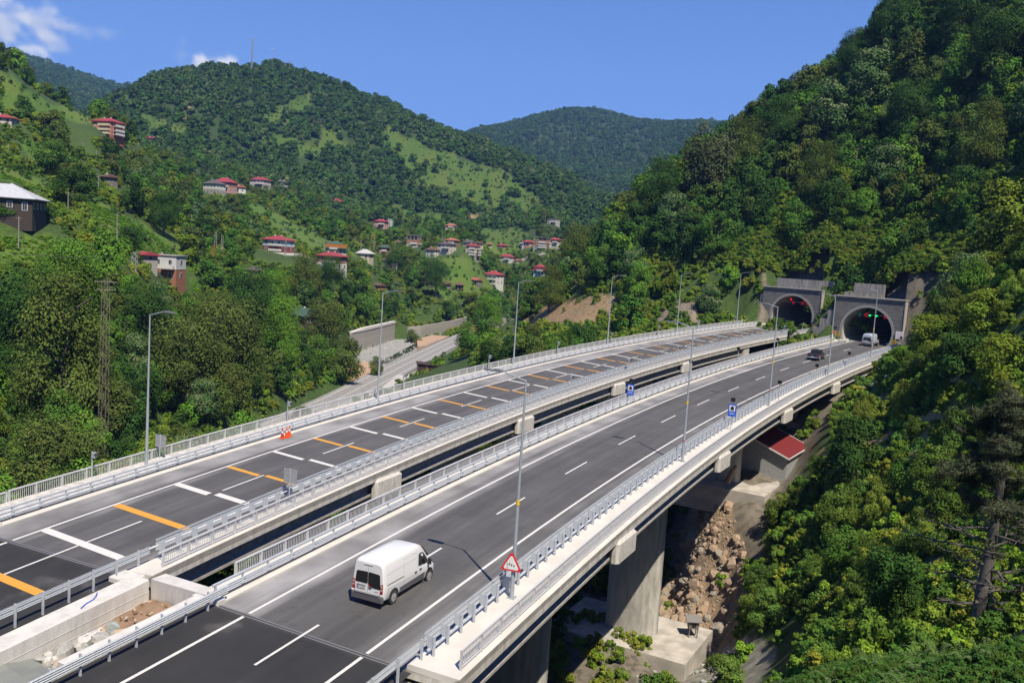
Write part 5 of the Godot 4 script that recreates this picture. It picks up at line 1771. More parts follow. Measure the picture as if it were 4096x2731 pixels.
	for j in 20:
		var ff := frame(road, s + 0.5 + long * j / 19.0, tc)
		var row := []
		for p in arch:
			row.append(f.affine_inverse() * (ff * Vector3(p.x * 0.995, p.y, 0)))
		if j > 0:
			for i in row.size() - 1:
				b.quad(prev[i], row[i], row[i + 1], prev[i + 1])
		prev = row
	for i in range(1, prev.size() - 1):
		b.tri(prev[0], prev[i], prev[i + 1])
	part("lining", b.mesh(), grain("lining_concrete", 39, Color(0.33, 0.31, 0.28), Color(0.43, 0.41, 0.375), 6.0), o, at)
	for side in [-1.0, 1.0]:
		b = MB.new()
		for j in 18:
			var fa := frame(road, s + 0.6 + 5.5 * j, tc)
			var fb := frame(road, s + 0.6 + 5.5 * (j + 1), tc)
			var q := []
			for k in [[fa, 3.95], [fa, 4.6], [fb, 4.6], [fb, 3.95]]:
				q.append(f.affine_inverse() * ((k[0] as Transform3D) * Vector3(side * k[1], 0.42, 0)))
			var dn := Vector3(0, -0.7, 0)
			if side > 0.0:
				b.quad(q[0], q[1], q[2], q[3])
				b.quad(q[3], q[3] + dn, q[0] + dn, q[0])
				b.quad(q[0] + dn, q[1] + dn, q[1], q[0])
			else:
				b.quad(q[1], q[0], q[3], q[2])
				b.quad(q[0], q[0] + dn, q[3] + dn, q[3])
				b.quad(q[1] + dn, q[0] + dn, q[0], q[1])
		part("tunnel_kerb", b.mesh(), concrete(), o, at)
	return o

func glow(called: String, c: Color, e: float) -> StandardMaterial3D:
	if mats.has(called):
		return mats[called]
	var m := StandardMaterial3D.new()
	m.albedo_color = Color(0.05, 0.05, 0.05)
	m.emission_enabled = true
	m.emission = c
	m.emission_energy_multiplier = e
	mats[called] = m
	return m

func signal_gantry(road: Array, s: float, tc: float, label: String, heads: Array) -> void:
	var f := frame(road, s + 1.6, tc)
	var o := thing("signal_gantry", label, "signal gantry", f.origin)
	var at := Transform3D(f.basis, Vector3.ZERO)
	var b := MB.new()
	b.tube(Vector3(-3.4, 5.75, 0), Vector3(3.4, 5.75, 0), 0.07, 0.07, 8)
	part("beam", b.mesh(), mat("gantry_steel", Color(0.2, 0.2, 0.2), 0.5), o, at)
	var dark := mat("signal_black", Color(0.012, 0.012, 0.014), 0.5)
	for h in heads:
		var x: float = h[1]
		var y: float = h[2]
		if h[0] == "lamp":
			b = MB.new()
			b.tube(Vector3(x, y, 0.16), Vector3(x, y, 0.24), 0.17, 0.17, 14)
			var bulb := part("signal_light", b.mesh(), glow("glow_" + h[3], Color(1, 0.02, 0.01) if h[3] == "red" else Color(0.05, 1.0, 0.5), 1.6), o, at)
			b = MB.new()
			b.box(Vector3(x, y, 0), Vector3(0.5, 0.5, 0.3))
			part("signal_box", b.mesh(), dark, o, at)
			var l := OmniLight3D.new()
			l.name = "glow"
			l.light_color = Color(1, 0.05, 0.02) if h[3] == "red" else Color(0.1, 1.0, 0.5)
			l.light_energy = 0.15
			l.light_size = 0.15
			l.omni_range = 12.0
			l.omni_attenuation = 2.0
			l.shadow_enabled = true
			l.position = at * Vector3(x, y, 0.45)
			o.add_child(l)
		else:
			b = MB.new()
			b.box(Vector3(x, y, 0), Vector3(0.95, 0.95, 0.22))
			part("signal_box", b.mesh(), dark, o, at)
			b = MB.new()
			var lit: StandardMaterial3D = glow("dim_" + h[3], Color(1, 0.03, 0.03) if h[3] == "red" else Color(0.05, 0.6, 0.45), 0.35)
			if h[0] == "cross":
				for a in [PI / 4, -PI / 4]:
					b.box(Vector3(x, y, 0.13), Vector3(0.75, 0.11, 0.02), Basis(Vector3.BACK, a))
					b.v[0] = b.v[0]
			elif h[0] == "arrow":
				b.box(Vector3(x, y + 0.1, 0.13), Vector3(0.09, 0.5, 0.02))
				b.box(Vector3(x - 0.12, y - 0.15, 0.13), Vector3(0.35, 0.08, 0.02), Basis(Vector3.BACK, -PI / 4))
				b.box(Vector3(x + 0.12, y - 0.15, 0.131), Vector3(0.35, 0.08, 0.02), Basis(Vector3.BACK, PI / 4))
			elif h[0] == "triangle":
				for a in [0.0, TAU / 3, -TAU / 3]:
					b.box(Vector3(x, y, 0.13) + Basis(Vector3.BACK, a) * Vector3(0, -0.2, 0), Vector3(0.72, 0.09, 0.02), Basis(Vector3.BACK, a))
			else:
				for i in 20:
					var a := TAU * i / 20.0
					b.box(Vector3(x + cos(a) * 0.36, y + sin(a) * 0.36, 0.13), Vector3(0.09, 0.13, 0.02), Basis(Vector3.BACK, a))
				b.box(Vector3(x - 0.12, y, 0.13), Vector3(0.12, 0.2, 0.02))
				b.box(Vector3(x + 0.1, y, 0.13), Vector3(0.16, 0.05, 0.02))
				b.box(Vector3(x + 0.1, y + 0.1, 0.13), Vector3(0.16, 0.04, 0.02))
			part("lit_symbol", b.mesh(), lit, o, at)

func build_tunnels() -> void:
	build_portal(RIGHT_ROAD, 168.0, 2.6, -6.95, 6.9, 9.15, [[-8.2, -6.9, 6.1], [-9.7, -8.2, 4.2], [-11.1, -9.7, 2.3]], [[-5.5, 1.8, 9.3, 10.2, 1.6], [-4.0, 2.1, 9.3, 12.1, 2.6]], "stone-faced tunnel portal swallowing the near carriageway, green signals in its arch")
	build_portal(LEFT_ROAD, 190.0, 2.5, -7.4, 6.7, 8.85, [[-8.15, -7.35, 7.2], [-9.6, -8.1, 5.25], [-11.0, -9.55, 3.35], [-12.4, -10.95, 1.35]], [[-5.1, 8.6, 9.0, 11.2, 2.2]], "stone-faced tunnel portal of the barred carriageway, red signals in its arch")
	signal_gantry(RIGHT_ROAD, 168.0, 2.6, "row of green signals and lane signs inside the near tunnel", [["arrow", -2.1, 5.7, "green"], ["ring", -0.7, 5.7, "red"], ["lamp", 0.0, 5.65, "green"], ["lamp", 1.3, 5.65, "green"], ["ring", 3.1, 5.7, "red"]])
	signal_gantry(LEFT_ROAD, 190.0, 2.5, "row of red signals and lane crosses inside the barred tunnel", [["lamp", -1.0, 6.3, "red"], ["lamp", 2.4, 6.3, "red"], ["cross", -0.4, 5.6, "red"], ["cross", 1.8, 5.6, "red"], ["triangle", 3.0, 5.5, "red"]])

# ---------- valley: old road, river, walls ----------
func ribbon(b: MB, line: Array, w: float, y: float, depth: float) -> void:
	for i in line.size() - 1:
		var p: Vector2 = line[i]
		var q: Vector2 = line[i + 1]
		var d0: Vector2 = (q - line[maxi(i - 1, 0)]).normalized()
		var d1: Vector2 = (line[mini(i + 2, line.size() - 1)] - p).normalized()
		var k0 := Vector2(-d0.y, d0.x) * w * 0.5
		var k1 := Vector2(-d1.y, d1.x) * w * 0.5
		var a := Vector3(p.x - k0.x, y, p.y - k0.y)
		var c := Vector3(p.x + k0.x, y, p.y + k0.y)
		var d := Vector3(q.x + k1.x, y, q.y + k1.y)
		var e := Vector3(q.x - k1.x, y, q.y - k1.y)
		b.quad(a, c, d, e)
		if depth > 0.0:
			var dn := Vector3(0, -depth, 0)
			b.quad(a + dn, a, e, e + dn)
			b.quad(c, c + dn, d + dn, d)

func shifted(line: Array, off: float) -> Array:
	var o := []
	for i in line.size():
		var d: Vector2 = (line[mini(i + 1, line.size() - 1)] - line[maxi(i - 1, 0)]).normalized()
		o.append(line[i] + Vector2(-d.y, d.x) * off)
	return o

func slab(poly: Array, y: float, depth: float) -> ArrayMesh:
	var b := MB.new()
	var q := []
	for p in poly:
		q.append(Vector2(p.x, -p.y))
	if Geometry2D.is_polygon_clockwise(PackedVector2Array(q)):
		q.reverse()
	b.prism(q, Vector3(0, y - depth, 0), Vector3.RIGHT, Vector3.FORWARD, Vector3(0, depth, 0))
	return b.mesh()

func wall_along(b: MB, line: Array, thick: float, y0: float, tops: Array) -> void:
	for i in line.size() - 1:
		var p: Vector2 = line[i]
		var q: Vector2 = line[i + 1]
		var k := Vector2(-(q - p).normalized().y, (q - p).normalized().x) * thick * 0.5
		var v := []
		for w in [[p, -1, tops[i]], [p, 1, tops[i]], [q, 1, tops[i + 1]], [q, -1, tops[i + 1]]]:
			v.append([Vector3(w[0].x + k.x * w[1], y0, w[0].y + k.y * w[1]), Vector3(w[0].x + k.x * w[1], w[2], w[0].y + k.y * w[1])])
		b.quad(v[0][1], v[1][1], v[2][1], v[3][1])
		b.quad(v[3][0], v[0][0], v[0][1], v[3][1])
		b.quad(v[1][0], v[2][0], v[2][1], v[1][1])
		b.quad(v[0][0], v[1][0], v[1][1], v[0][1])
		b.quad(v[2][0], v[3][0], v[3][1], v[2][1])

func build_valley() -> void:
	rng.seed = 31
	var line := OLD_ROAD
	var b := MB.new()
	ribbon(b, line, 9.8, -16.8, 2.2)
	var o := structure("old_road", b.mesh(), grain("old_asphalt", 62, Color(0.21, 0.21, 0.205), Color(0.28, 0.28, 0.27), 9.0))
	for q in [[-3.4, "edge_line"], [0.0, "centre_line"], [3.4, "edge_line"]]:
		b = MB.new()
		ribbon(b, shifted(line, q[0]), 0.22, -16.78, 0.0)
		part(q[1], b.mesh(), mats["road_paint"], o)
	structure("apron", slab([Vector2(-33.5, -260), Vector2(-28.2, -262), Vector2(-21, -256), Vector2(-22, -236), Vector2(-31, -212), Vector2(-37.0, -205), Vector2(-37.6, -213), Vector2(-34.6, -232)], -16.72, 2.0), grain("apron_concrete", 63, Color(0.38, 0.37, 0.35), Color(0.50, 0.48, 0.46), 5.0))
	structure("dirt_lay_by", slab([Vector2(-47.8, -287), Vector2(-43.0, -283), Vector2(-40.2, -270), Vector2(-41.2, -252), Vector2(-46.5, -250), Vector2(-53.0, -280)], -16.9, 2.0), grain("orange_dirt", 64, Color(0.36, 0.235, 0.15), Color(0.46, 0.33, 0.23), 4.0))
	structure("dirt_bank", slab([Vector2(-40.5, -370), Vector2(-36.0, -392), Vector2(-28.5, -392), Vector2(-33.5, -346), Vector2(-37.0, -342)], -16.9, 2.0), mats["orange_dirt"])
	# river bed
	structure("river_bed", slab([Vector2(-58, -322), Vector2(-50.5, -376), Vector2(-44.5, -392), Vector2(-38, -384), Vector2(-36.5, -335), Vector2(-41.6, -281), Vector2(-46.0, -285), Vector2(-54.0, -296)], -18.2, 3.0), grain("river_gravel", 65, Color(0.22, 0.225, 0.22), Color(0.36, 0.36, 0.345), 2.5, 0.9, 0.05))
	structure("river_water", slab([Vector2(-44.6, -300), Vector2(-41.4, -345), Vector2(-40.5, -362), Vector2(-38.4, -360), Vector2(-38.3, -338), Vector2(-41.8, -296), Vector2(-43.8, -290)], -18.02, 0.15), mat("river_water", Color(0.02, 0.025, 0.025), 0.15))
	var spots := []
	for i in 240:
		var k := rng.randf()
		var p := Vector2(lerpf(-56.0, -39.0, rng.randf()), lerpf(-292.0, -386.0, k))
		if p.x > -41.0 - (p.y + 290.0) * 0.05 or p.x < -57.0 - (p.y + 322.0) * 0.12:
			continue
		spots.append([Vector3(p.x, -18.1, p.y), rng.randf_range(0.2, 0.62)])
	heap_of("boulders", "pale grey boulders strewn over the river bed by the old road", spots, [stone_colours()[0], stone_colours()[1], stone_colours()[0]])
	b = MB.new()
	wall_along(b, [Vector2(-59.0, -318), Vector2(-56.6, -330), Vector2(-50.8, -372)], 1.0, -19.0, [-10.9, -10.2, -10.4])
	var w := part("river_wall", b.mesh(), streaked("river_wall", 66, Color(0.26, 0.25, 0.23), Color(0.40, 0.38, 0.35), 5.0), self)
	tag(w, "tall grey concrete river wall with white coping, nearest the boulders", "wall")
	b = MB.new()
	wall_along(b, [Vector2(-59.0, -318), Vector2(-56.6, -330), Vector2(-50.8, -372)], 1.4, -10.9, [-10.5, -9.8, -10.0])
	part("coping", b.mesh(), mat("white_coping", Color(0.62, 0.61, 0.59), 0.8), w)
	b = MB.new()
	wall_along(b, [Vector2(-46.5, -386), Vector2(-41.5, -392), Vector2(-29.0, -424), Vector2(-24.0, -446)], 1.0, -19.0, [-13.4, -13.2, -12.2, -11.6])
	tag(part("river_wall", b.mesh(), mats["river_wall"], self), "long low concrete river wall curving away upstream", "wall")
	b = MB.new()
	wall_along(b, [Vector2(-13.0, -425), Vector2(-6.0, -440), Vector2(0.0, -452)], 1.0, -17.5, [-11.0, -10.5, -11.5])
	tag(part("river_wall", b.mesh(), mats["river_wall"], self), "short pale wall at the bend of the old road", "wall")
	# low metal rail along the river
	var rail := thing("road_railing", "low grey metal railing between the old road and the river", "railing")
	var rl := shifted(line, -5.0)
	for i in range(4, 6):
		for k in 9:
			var p: Vector2 = rl[i].lerp(rl[i + 1], k / 9.0)
			part("post", box_mesh(Vector3(0.16, 1.3, 0.16), Vector3(0, 0.65, 0)), mat("dull_rail", Color(0.28, 0.28, 0.28), 0.6), rail, Transform3D(Basis.IDENTITY, Vector3(p.x, -17.0, p.y)))
		for h in [0.6, 1.2]:
			b = MB.new()
			b.tube(Vector3(rl[i].x, -17.0 + h, rl[i].y), Vector3(rl[i + 1].x, -17.0 + h, rl[i + 1].y), 0.07, 0.07, 6)
			part("rail", b.mesh(), mats["dull_rail"], rail)
	# dark open shed by the apron
	var shed := thing("open_shed", "long dark rusty metal shed behind the far viaduct railing", "shed", Vector3(-27.4, -16.7, -255.0))
	var at := Transform3D(Basis(Vector3.UP, 0.12), Vector3.ZERO)
	var rust := grain("rusty_sheet", 67, Color(0.035, 0.022, 0.019), Color(0.075, 0.045, 0.036), 3.0)
	part("roof", box_mesh(Vector3(15.0, 0.14, 6.0), Vector3(7.0, 4.35, -2.6)), rust, shed, at * Transform3D(Basis(Vector3.BACK, -0.05), Vector3.ZERO))
	part("back_wall", box_mesh(Vector3(14.0, 3.6, 0.12), Vector3(7.0, 1.8, -5.2)), rust, shed, at)
	part("side_wall", box_mesh(Vector3(0.12, 4.2, 5.0), Vector3(0.1, 2.1, -2.6)), rust, shed, at)
	for i in 6:
		part("post", box_mesh(Vector3(0.14, 4.2, 0.14), Vector3(0.2 + i * 2.7, 2.0, 0.1)), mat("shed_post", Color(0.2, 0.19, 0.19), 0.7), shed, at)
	for i in 5:
		part("front_panel", box_mesh(Vector3(2.5, 2.6, 0.08), Vector3(1.6 + i * 2.7, 2.7 - 0.13 * i, -0.1)), rust, shed, at)

# ---------- signs and roadside gear ----------
func steel_post() -> StandardMaterial3D:
	return mat("post_steel", Color(0.40, 0.42, 0.44), 0.4)

func words(text: String, size: float, depth := 0.006) -> TextMesh:
	var t := TextMesh.new()
	var f := SystemFont.new()
	f.font_names = PackedStringArray(["Droid Sans"])
	f.font_weight = 700
	t.font = f
	t.text = text
	t.font_size = 32
	t.pixel_size = size / 32.0
	t.depth = depth
	return t

func sensor_post(road: Array, s: float, t: float, y0: float, label: String, group: String, kind: String) -> void:
	var f := frame(road, s, t, y0)
	var o := thing("sensor_post" if kind != "warning" else "warning_lamp", label, "sensor post" if kind != "warning" else "warning lamp", f.origin, group)
	var at := Transform3D(f.basis, Vector3.ZERO)
	var b := MB.new()
	var h := 2.2 if kind != "warning" else 2.6
	b.tube(Vector3(0, 0, 0), Vector3(0, h, 0), 0.05, 0.05, 8)
	part("pole", b.mesh(), steel_post(), o, at)
	if kind == "warning":
		b = MB.new()
		b.bevel_box(Vector3(0, h - 0.15, 0.10), Vector3(0.5, 0.42, 0.16), 0.04)
		b.tube(Vector3(0, h - 0.13, 0.18), Vector3(0, h - 0.13, 0.34), 0.15, 0.17, 12, false)
		part("lamp_housing", b.mesh(), mat("signal_black", Color(0.012, 0.012, 0.014), 0.5), o, at)
		b = MB.new()
		b.tube(Vector3(0, h - 0.13, 0.17), Vector3(0, h - 0.13, 0.2), 0.13, 0.13, 12)
		part("lens", b.mesh(), mat("amber_lens", Color(0.10, 0.06, 0.02), 0.2), o, at)
		b = MB.new()
		b.tube(Vector3(0, h - 0.55, 0), Vector3(0, h - 0.35, 0), 0.055, 0.055, 8)
		part("red_band", b.mesh(), mat("red_band", Color(0.55, 0.03, 0.03), 0.5), o, at)
	else:
		b = MB.new()
		b.bevel_box(Vector3(0.22, h - 0.25, 0), Vector3(0.3, 0.42, 0.22), 0.03)
		part("box", b.mesh(), mat("sensor_box", Color(0.30, 0.33, 0.36), 0.5), o, at)
		b = MB.new()
		b.box(Vector3(0.42, h - 0.17, 0.0), Vector3(0.16, 0.16, 0.26))
		part("hood", b.mesh(), mat("sensor_hood", Color(0.05, 0.055, 0.06), 0.5), o, at)

func plate_sign(road: Array, s: float, t: float, y0: float, label: String) -> void:
	var f := frame(road, s, t, y0)
	var o := thing("sign_back", label, "road sign", f.origin)
	var at := Transform3D(f.basis, Vector3.ZERO)
	var b := MB.new()
	b.tube(Vector3.ZERO, Vector3(0, 2.1, 0), 0.04, 0.04, 8)
	part("pole", b.mesh(), steel_post(), o, at)
	part("plate", box_mesh(Vector3(1.1, 1.0, 0.03), Vector3(0, 1.55, -0.06)), grain("sign_back_grey", 42, Color(0.26, 0.28, 0.30), Color(0.34, 0.36, 0.38), 1.0, 0.5), o, at)

func tunnel_sign(road: Array, s: float, t: float, y0: float, low: float, label: String) -> void:
	var f := frame(road, s, t, y0)
	var o := thing("tunnel_sign", label, "road sign", f.origin)
	var at := Transform3D(f.basis, Vector3.ZERO)
	var b := MB.new()
	b.tube(Vector3.ZERO, Vector3(0, low + 1.95, 0), 0.045, 0.045, 8)
	part("pole", b.mesh(), steel_post(), o, at)
	part("panel", box_mesh(Vector3(0.86, 1.28, 0.03), Vector3(0, low + 0.64, 0.08)), mat("sign_blue", Color(0.012, 0.10, 0.62), 0.4), o, at)
	part("white_field", box_mesh(Vector3(0.62, 0.62, 0.01), Vector3(0, low + 0.84, 0.102)), mat("sign_white", Color(0.72, 0.72, 0.72), 0.4), o, at)
	b = MB.new()
	var q := [Vector2(-0.17, -0.2), Vector2(0.17, -0.2)]
	for i in 9:
		q.append(Vector2(cos(PI * i / 8.0) * 0.17, 0.03 + sin(PI * i / 8.0) * 0.19))
	b.prism(q, Vector3(0, low + 0.84, 0.108), Vector3.RIGHT, Vector3.UP, Vector3(0, 0, 0.006))
	part("tunnel_symbol", b.mesh(), mat("sign_black", Color(0.015, 0.015, 0.015), 0.5), o, at)
	part("lettering", words("TÜNEL", 0.19), mat("sign_white", Color(0.72, 0.72, 0.72), 0.4), o, at * Transform3D(Basis.IDENTITY, Vector3(0, low + 0.28, 0.102)))
	b = MB.new()
	b.bevel_box(Vector3(0, low + 1.75, 0.06), Vector3(0.44, 0.42, 0.2), 0.04)
	part("lamp_housing", b.mesh(), mat("signal_black", Color(0.012, 0.012, 0.014), 0.5), o, at)

func crosswind_sign() -> void:
	var f := frame(RIGHT_ROAD, 16.55, 10.34, 0.26)
	var o := thing("crosswind_sign", "red-bordered white triangle sign with a windsock on the nearest lamp post", "road sign", f.origin)
	var at := Transform3D(Basis(Vector3.UP, 0.12) * f.basis, Vector3.ZERO)
	var tri := func(r: float, z: float, d: float, called: String, m: Material) -> void:
		var b := MB.new()
		var q := []
		for k in 3:
			for e in [-0.12, 0.12]:
				var a: float = PI / 2 + TAU * k / 3.0 + e
				q.append(Vector2(cos(a) * r, sin(a) * r))
		b.prism(q, Vector3(0, 1.92, z), Vector3.RIGHT, Vector3.UP, Vector3(0, 0, d))
		part(called, b.mesh(), m, o, at)
	tri.call(0.62, 0.20, 0.03, "border", mat("sign_red", Color(0.60, 0.02, 0.03), 0.4))
	tri.call(0.46, 0.233, 0.004, "white_field", mat("sign_white", Color(0.72, 0.72, 0.72), 0.4))
	var ink := mat("sign_black", Color(0.015, 0.015, 0.015), 0.5)
	part("mast_symbol", box_mesh(Vector3(0.022, 0.30, 0.006), Vector3(-0.22, 1.84, 0.242)), ink, o, at)
	for k in 3:
		var b := MB.new()
		var x := -0.10 + k * 0.13
		b.box(Vector3(x, 1.93 - 0.035 * k, 0.242), Vector3(0.06, 0.13 - 0.012 * k, 0.006), Basis(Vector3.BACK, -0.28))
		part("windsock_symbol", b.mesh(), ink, o, at)
	part("bracket", box_mesh(Vector3(0.34, 0.08, 0.2), Vector3(0, 1.95, 0.11)), steel_post(), o, at)

func build_roadside() -> void:
	var ms := lamp_mesh_set()
	var i := 0
	for s in [16.55, 50.8, 83.4, 114.8, 142.65]:
		lamp(ms, frame(RIGHT_ROAD, s, 10.42, 0.26), ["nearest grey lamp post on the near footway, carrying the wind sign", "grey lamp post on the near footway, second from the van", "grey lamp post on the near footway between the tunnel sign and the pickup", "grey lamp post on the near footway in front of the black pickup", "grey lamp post on the near footway in front of the near tunnel mouth"][i], "lamp posts along the viaducts", true)
		i += 1
	i = 0
	for s in [22.8, 54.75, 87.1, 119.05, 148.1, 177.6]:
		var f := frame(LEFT_ROAD, s, [-4.87, -5.04, -5.4, -5.7, -5.5, -5.3][i], -0.22)
		f.basis = Basis(-f.basis.x, Vector3.UP, -f.basis.z)
		lamp(ms, f, ["grey lamp post on the far railing nearest the camera, before the wooded bank", "grey lamp post on the far railing in front of the old road", "grey lamp post on the far railing below the broad white house", "grey lamp post on the far railing in front of the earth slip", "grey lamp post on the far railing by the pale boulder", "grey lamp post on the far railing next to the stepped tunnel walls"][i], "lamp posts along the viaducts", false)
		i += 1
	guardrail(RIGHT_ROAD, "galvanised guardrail with broad plated posts on the near footway", 8.6, 167.0, 10.0, 0.22, "plated", 1.345)
	guardrail(LEFT_ROAD, "galvanised guardrail with broad plated posts on the inner edge of the barred viaduct", 9.6, 176.0, 9.5, 0.32, "plated", 1.345)
	guardrail(RIGHT_ROAD, "kerbside guardrail on the inner edge of the near carriageway", 7.7, 164.0, -2.45, 0.03, "kerbside", 2.0)
	guardrail(LEFT_ROAD, "kerbside guardrail on the outer edge of the barred carriageway", 7.9, 186.0, -3.1, -0.03, "kerbside", 2.0)
	guardrail(RIGHT_ROAD, "two-rail guardrail on short posts beside the walled strip", -14.0, 8.0, -1.85, 0.0, "ground_right", 1.47)
	guardrail(LEFT_ROAD, "two-rail guardrail above the white retaining wall", -14.0, 9.3, 9.1, 0.0, "ground_left", 1.58)
	guardrail(RIGHT_ROAD, "guardrail end running off the near footway towards the camera", -6.0, 8.4, 9.75, 0.05, "ground_left", 2.0)
	guardrail(LEFT_ROAD, "guardrail end beyond the barred carriageway nearest the camera", -14.0, 7.7, -2.9, 0.0, "ground_right", 2.0)
	railing(RIGHT_ROAD, "grey balustrade railing on the outer edge of the near footway", 8.3, 168.5, 11.74, 0.28, 0.95, 130)
	railing(LEFT_ROAD, "grey balustrade railing on the inner edge of the barred viaduct", 8.75, 184.0, 10.42, 0.36, 0.9, 130)
	railing(RIGHT_ROAD, "grey balustrade railing on the inner edge of the near viaduct", 10.4, 166.0, -3.45, -0.06, 0.92, 130)
	railing(LEFT_ROAD, "grey balustrade railing on the outer edge of the barred viaduct", 12.1, 184.0, -6.05, -0.32, 0.94, 130)
	railing(LEFT_ROAD, "short stretch of balustrade railing at the picture edge beyond the joint", 3.6, 11.8, -5.9, -0.30, 0.94, 20)
	i = 0
	for s in [18.4, 40.5, 60.5, 80.5, 101.0, 120.25, 139.75, 158.5, 177.0]:
		sensor_post(LEFT_ROAD, s, -5.6, -0.25, ["grey sensor post on the far railing left of the first lamp post", "grey sensor post on the far railing above the traffic cones", "grey sensor post on the far railing before the apron of the old road", "grey sensor post on the far railing right of the rusty shed", "grey sensor post on the far railing under the earth slip", "grey sensor post on the far railing right of the fourth lamp post", "grey sensor post on the far railing before the pale boulder", "grey sensor post on the far railing between the last two lamp posts", "grey sensor post on the far railing beside the last lamp post"][i], "sensor posts along the barred viaduct", "sensor")
		i += 1
	i = 0
	for s in [73.5, 92.75, 112.25, 131.25, 148.75, 166.75, 178.0]:
		sensor_post(LEFT_ROAD, s, 9.9, 0.35, ["nearest sensor post on the inner footway of the barred viaduct", "second nearest sensor post on the inner footway of the barred viaduct", "middle sensor post of the inner footway, before the fifth cross bar pair", "sensor post on the inner footway above the third white pier block", "sensor post on the inner footway above the fourth white pier block", "sensor post on the inner footway shortly before the barred tunnel", "sensor post on the inner footway at the barred tunnel mouth"][i], "sensor posts along the barred viaduct", "sensor")
		i += 1
	i = 0
	for s in [87.25, 107.0, 126.75, 145.0, 163.0]:
		sensor_post(RIGHT_ROAD, s, 10.6, 0.26, ["black warning lamp on the near footway beside the third lamp post", "black warning lamp on the near footway before the fourth lamp post", "black warning lamp on the near footway right of the pickup", "black warning lamp on the near footway below the silver van", "black warning lamp at the outer wall of the near tunnel mouth"][i], "black warning lamps on slim posts", "warning")
		i += 1
	i = 0
	for s in [93.25, 113.5, 133.0, 152.0, 166.5]:
		sensor_post(RIGHT_ROAD, s, -3.1, 0.0, ["black warning lamp on the inner railing beside the second white pier block", "black warning lamp on the inner railing beside the third white pier block", "black warning lamp on the inner railing below the abutment bush", "black warning lamp on the inner railing before the stepped walls", "black warning lamp at the inner foot of the near tunnel mouth"][i], "black warning lamps on slim posts", "warning")
		i += 1
	plate_sign(LEFT_ROAD, 24.75, -5.5, -0.2, "blank grey back of a road sign on the far railing by the first lamp post")
	plate_sign(LEFT_ROAD, 21.1, 9.95, 0.9, "blank grey back of a road sign on the inner footway of the barred viaduct")
	tunnel_sign(RIGHT_ROAD, 66.8, 10.55, 0.26, 1.45, "blue tunnel sign with a black lamp on the near footway")
	tunnel_sign(RIGHT_ROAD, 72.4, -3.0, 0.0, 0.75, "blue tunnel sign on the inner railing before the white pier block")
	crosswind_sign()
	i = 0
	for q in [[35.39, -1.95], [35.85, -1.85], [36.35, -1.95]]:
		var f := frame(LEFT_ROAD, q[0], q[1], 0.02)
		var o := thing("traffic_cone", ["dull red and white traffic cone, leftmost of the three by the kerb", "orange traffic cone in the middle of the three by the kerb", "orange traffic cone, rightmost of the three by the kerb"][i], "traffic cone", f.origin, "traffic cones by the far kerb")
		var orange := mat("cone_orange", Color(0.75, 0.10, 0.015), 0.5)
		part("base", box_mesh(Vector3(0.46, 0.05, 0.46), Vector3(0, 0.025, 0)), orange, o)
		var b := MB.new()
		b.tube(Vector3(0, 0.05, 0), Vector3(0, 0.98, 0), 0.17, 0.03, 14)
		part("body", b.mesh(), orange if i > 0 else mat("cone_red", Color(0.5, 0.04, 0.03), 0.5), o)
		b = MB.new()
		b.tube(Vector3(0, 0.48, 0), Vector3(0, 0.66, 0), 0.112, 0.085, 14, false)
		part("reflective_band", b.mesh(), mat("sign_white", Color(0.72, 0.72, 0.72), 0.4), o)
		i += 1
	# chevron boards and board at the tunnel mouths
	for q in [[RIGHT_ROAD, 166.6, -2.65, "yellow and black chevron board at the inner foot of the near tunnel"], [RIGHT_ROAD, 166.9, 8.35, "yellow and black chevron board at the outer foot of the near tunnel"]]:
		var f := frame(q[0], q[1], q[2], 0.75)
		var o := thing("chevron_board", q[3], "hazard board", f.origin)
		var at := Transform3D(f.basis, Vector3.ZERO)
		part("board", box_mesh(Vector3(0.75, 1.1, 0.05), Vector3(0, 0.55, 0)), mat("board_yellow", Color(0.65, 0.40, 0.02), 0.5), o, at)
		for k in 4:
			var b := MB.new()
			b.box(Vector3(0, 0.1 + k * 0.3, 0.03), Vector3(0.74, 0.13, 0.012), Basis(Vector3.BACK, -0.45))
			part("black_stripe", b.mesh(), mat("sign_black", Color(0.015, 0.015, 0.015), 0.5), o, at)
	var nf := frame(RIGHT_ROAD, 167.8, 9.1, 1.9)
	var nb := thing("notice_board", "white notice board with pink lines on the outer edge of the near tunnel", "notice board", nf.origin)
	var na := Transform3D(nf.basis, Vector3.ZERO)
	part("board", box_mesh(Vector3(1.5, 1.5, 0.05), Vector3(0, 0.75, 0.1)), mat("sign_white", Color(0.72, 0.72, 0.72), 0.4), nb, na)
	for k in 3:
		part("printed_line", box_mesh(Vector3(1.2, 0.12, 0.01), Vector3(0, 0.35 + k * 0.4, 0.13)), mat("pale_pink_print", Color(0.55, 0.35, 0.42), 0.5), nb, na)
	i = 0
	for q in [[RIGHT_ROAD, 165.8, -3.4, "red fire hydrant cap on a white post beside the near tunnel"], [LEFT_ROAD, 185.2, 9.6, "red fire hydrant cap on a white post beside the barred tunnel"]]:
		var f := frame(q[0], q[1], q[2], 0.1)
		var o := thing("hydrant", q[3], "hydrant", f.origin)
		var b := MB.new()
		b.tube(Vector3.ZERO, Vector3(0, 1.2, 0), 0.16, 0.16, 10)
		part("post", b.mesh(), mat("sign_white", Color(0.72, 0.72, 0.72), 0.4), o)
		b = MB.new()
		b.sphere(Vector3(0, 1.4, 0), Vector3(0.26, 0.34, 0.26))
		part("cap", b.mesh(), mat("sign_red", Color(0.60, 0.02, 0.03), 0.4), o)
	var kb := MB.new()
	var kf := frame(RIGHT_ROAD, 165.2, -0.9)
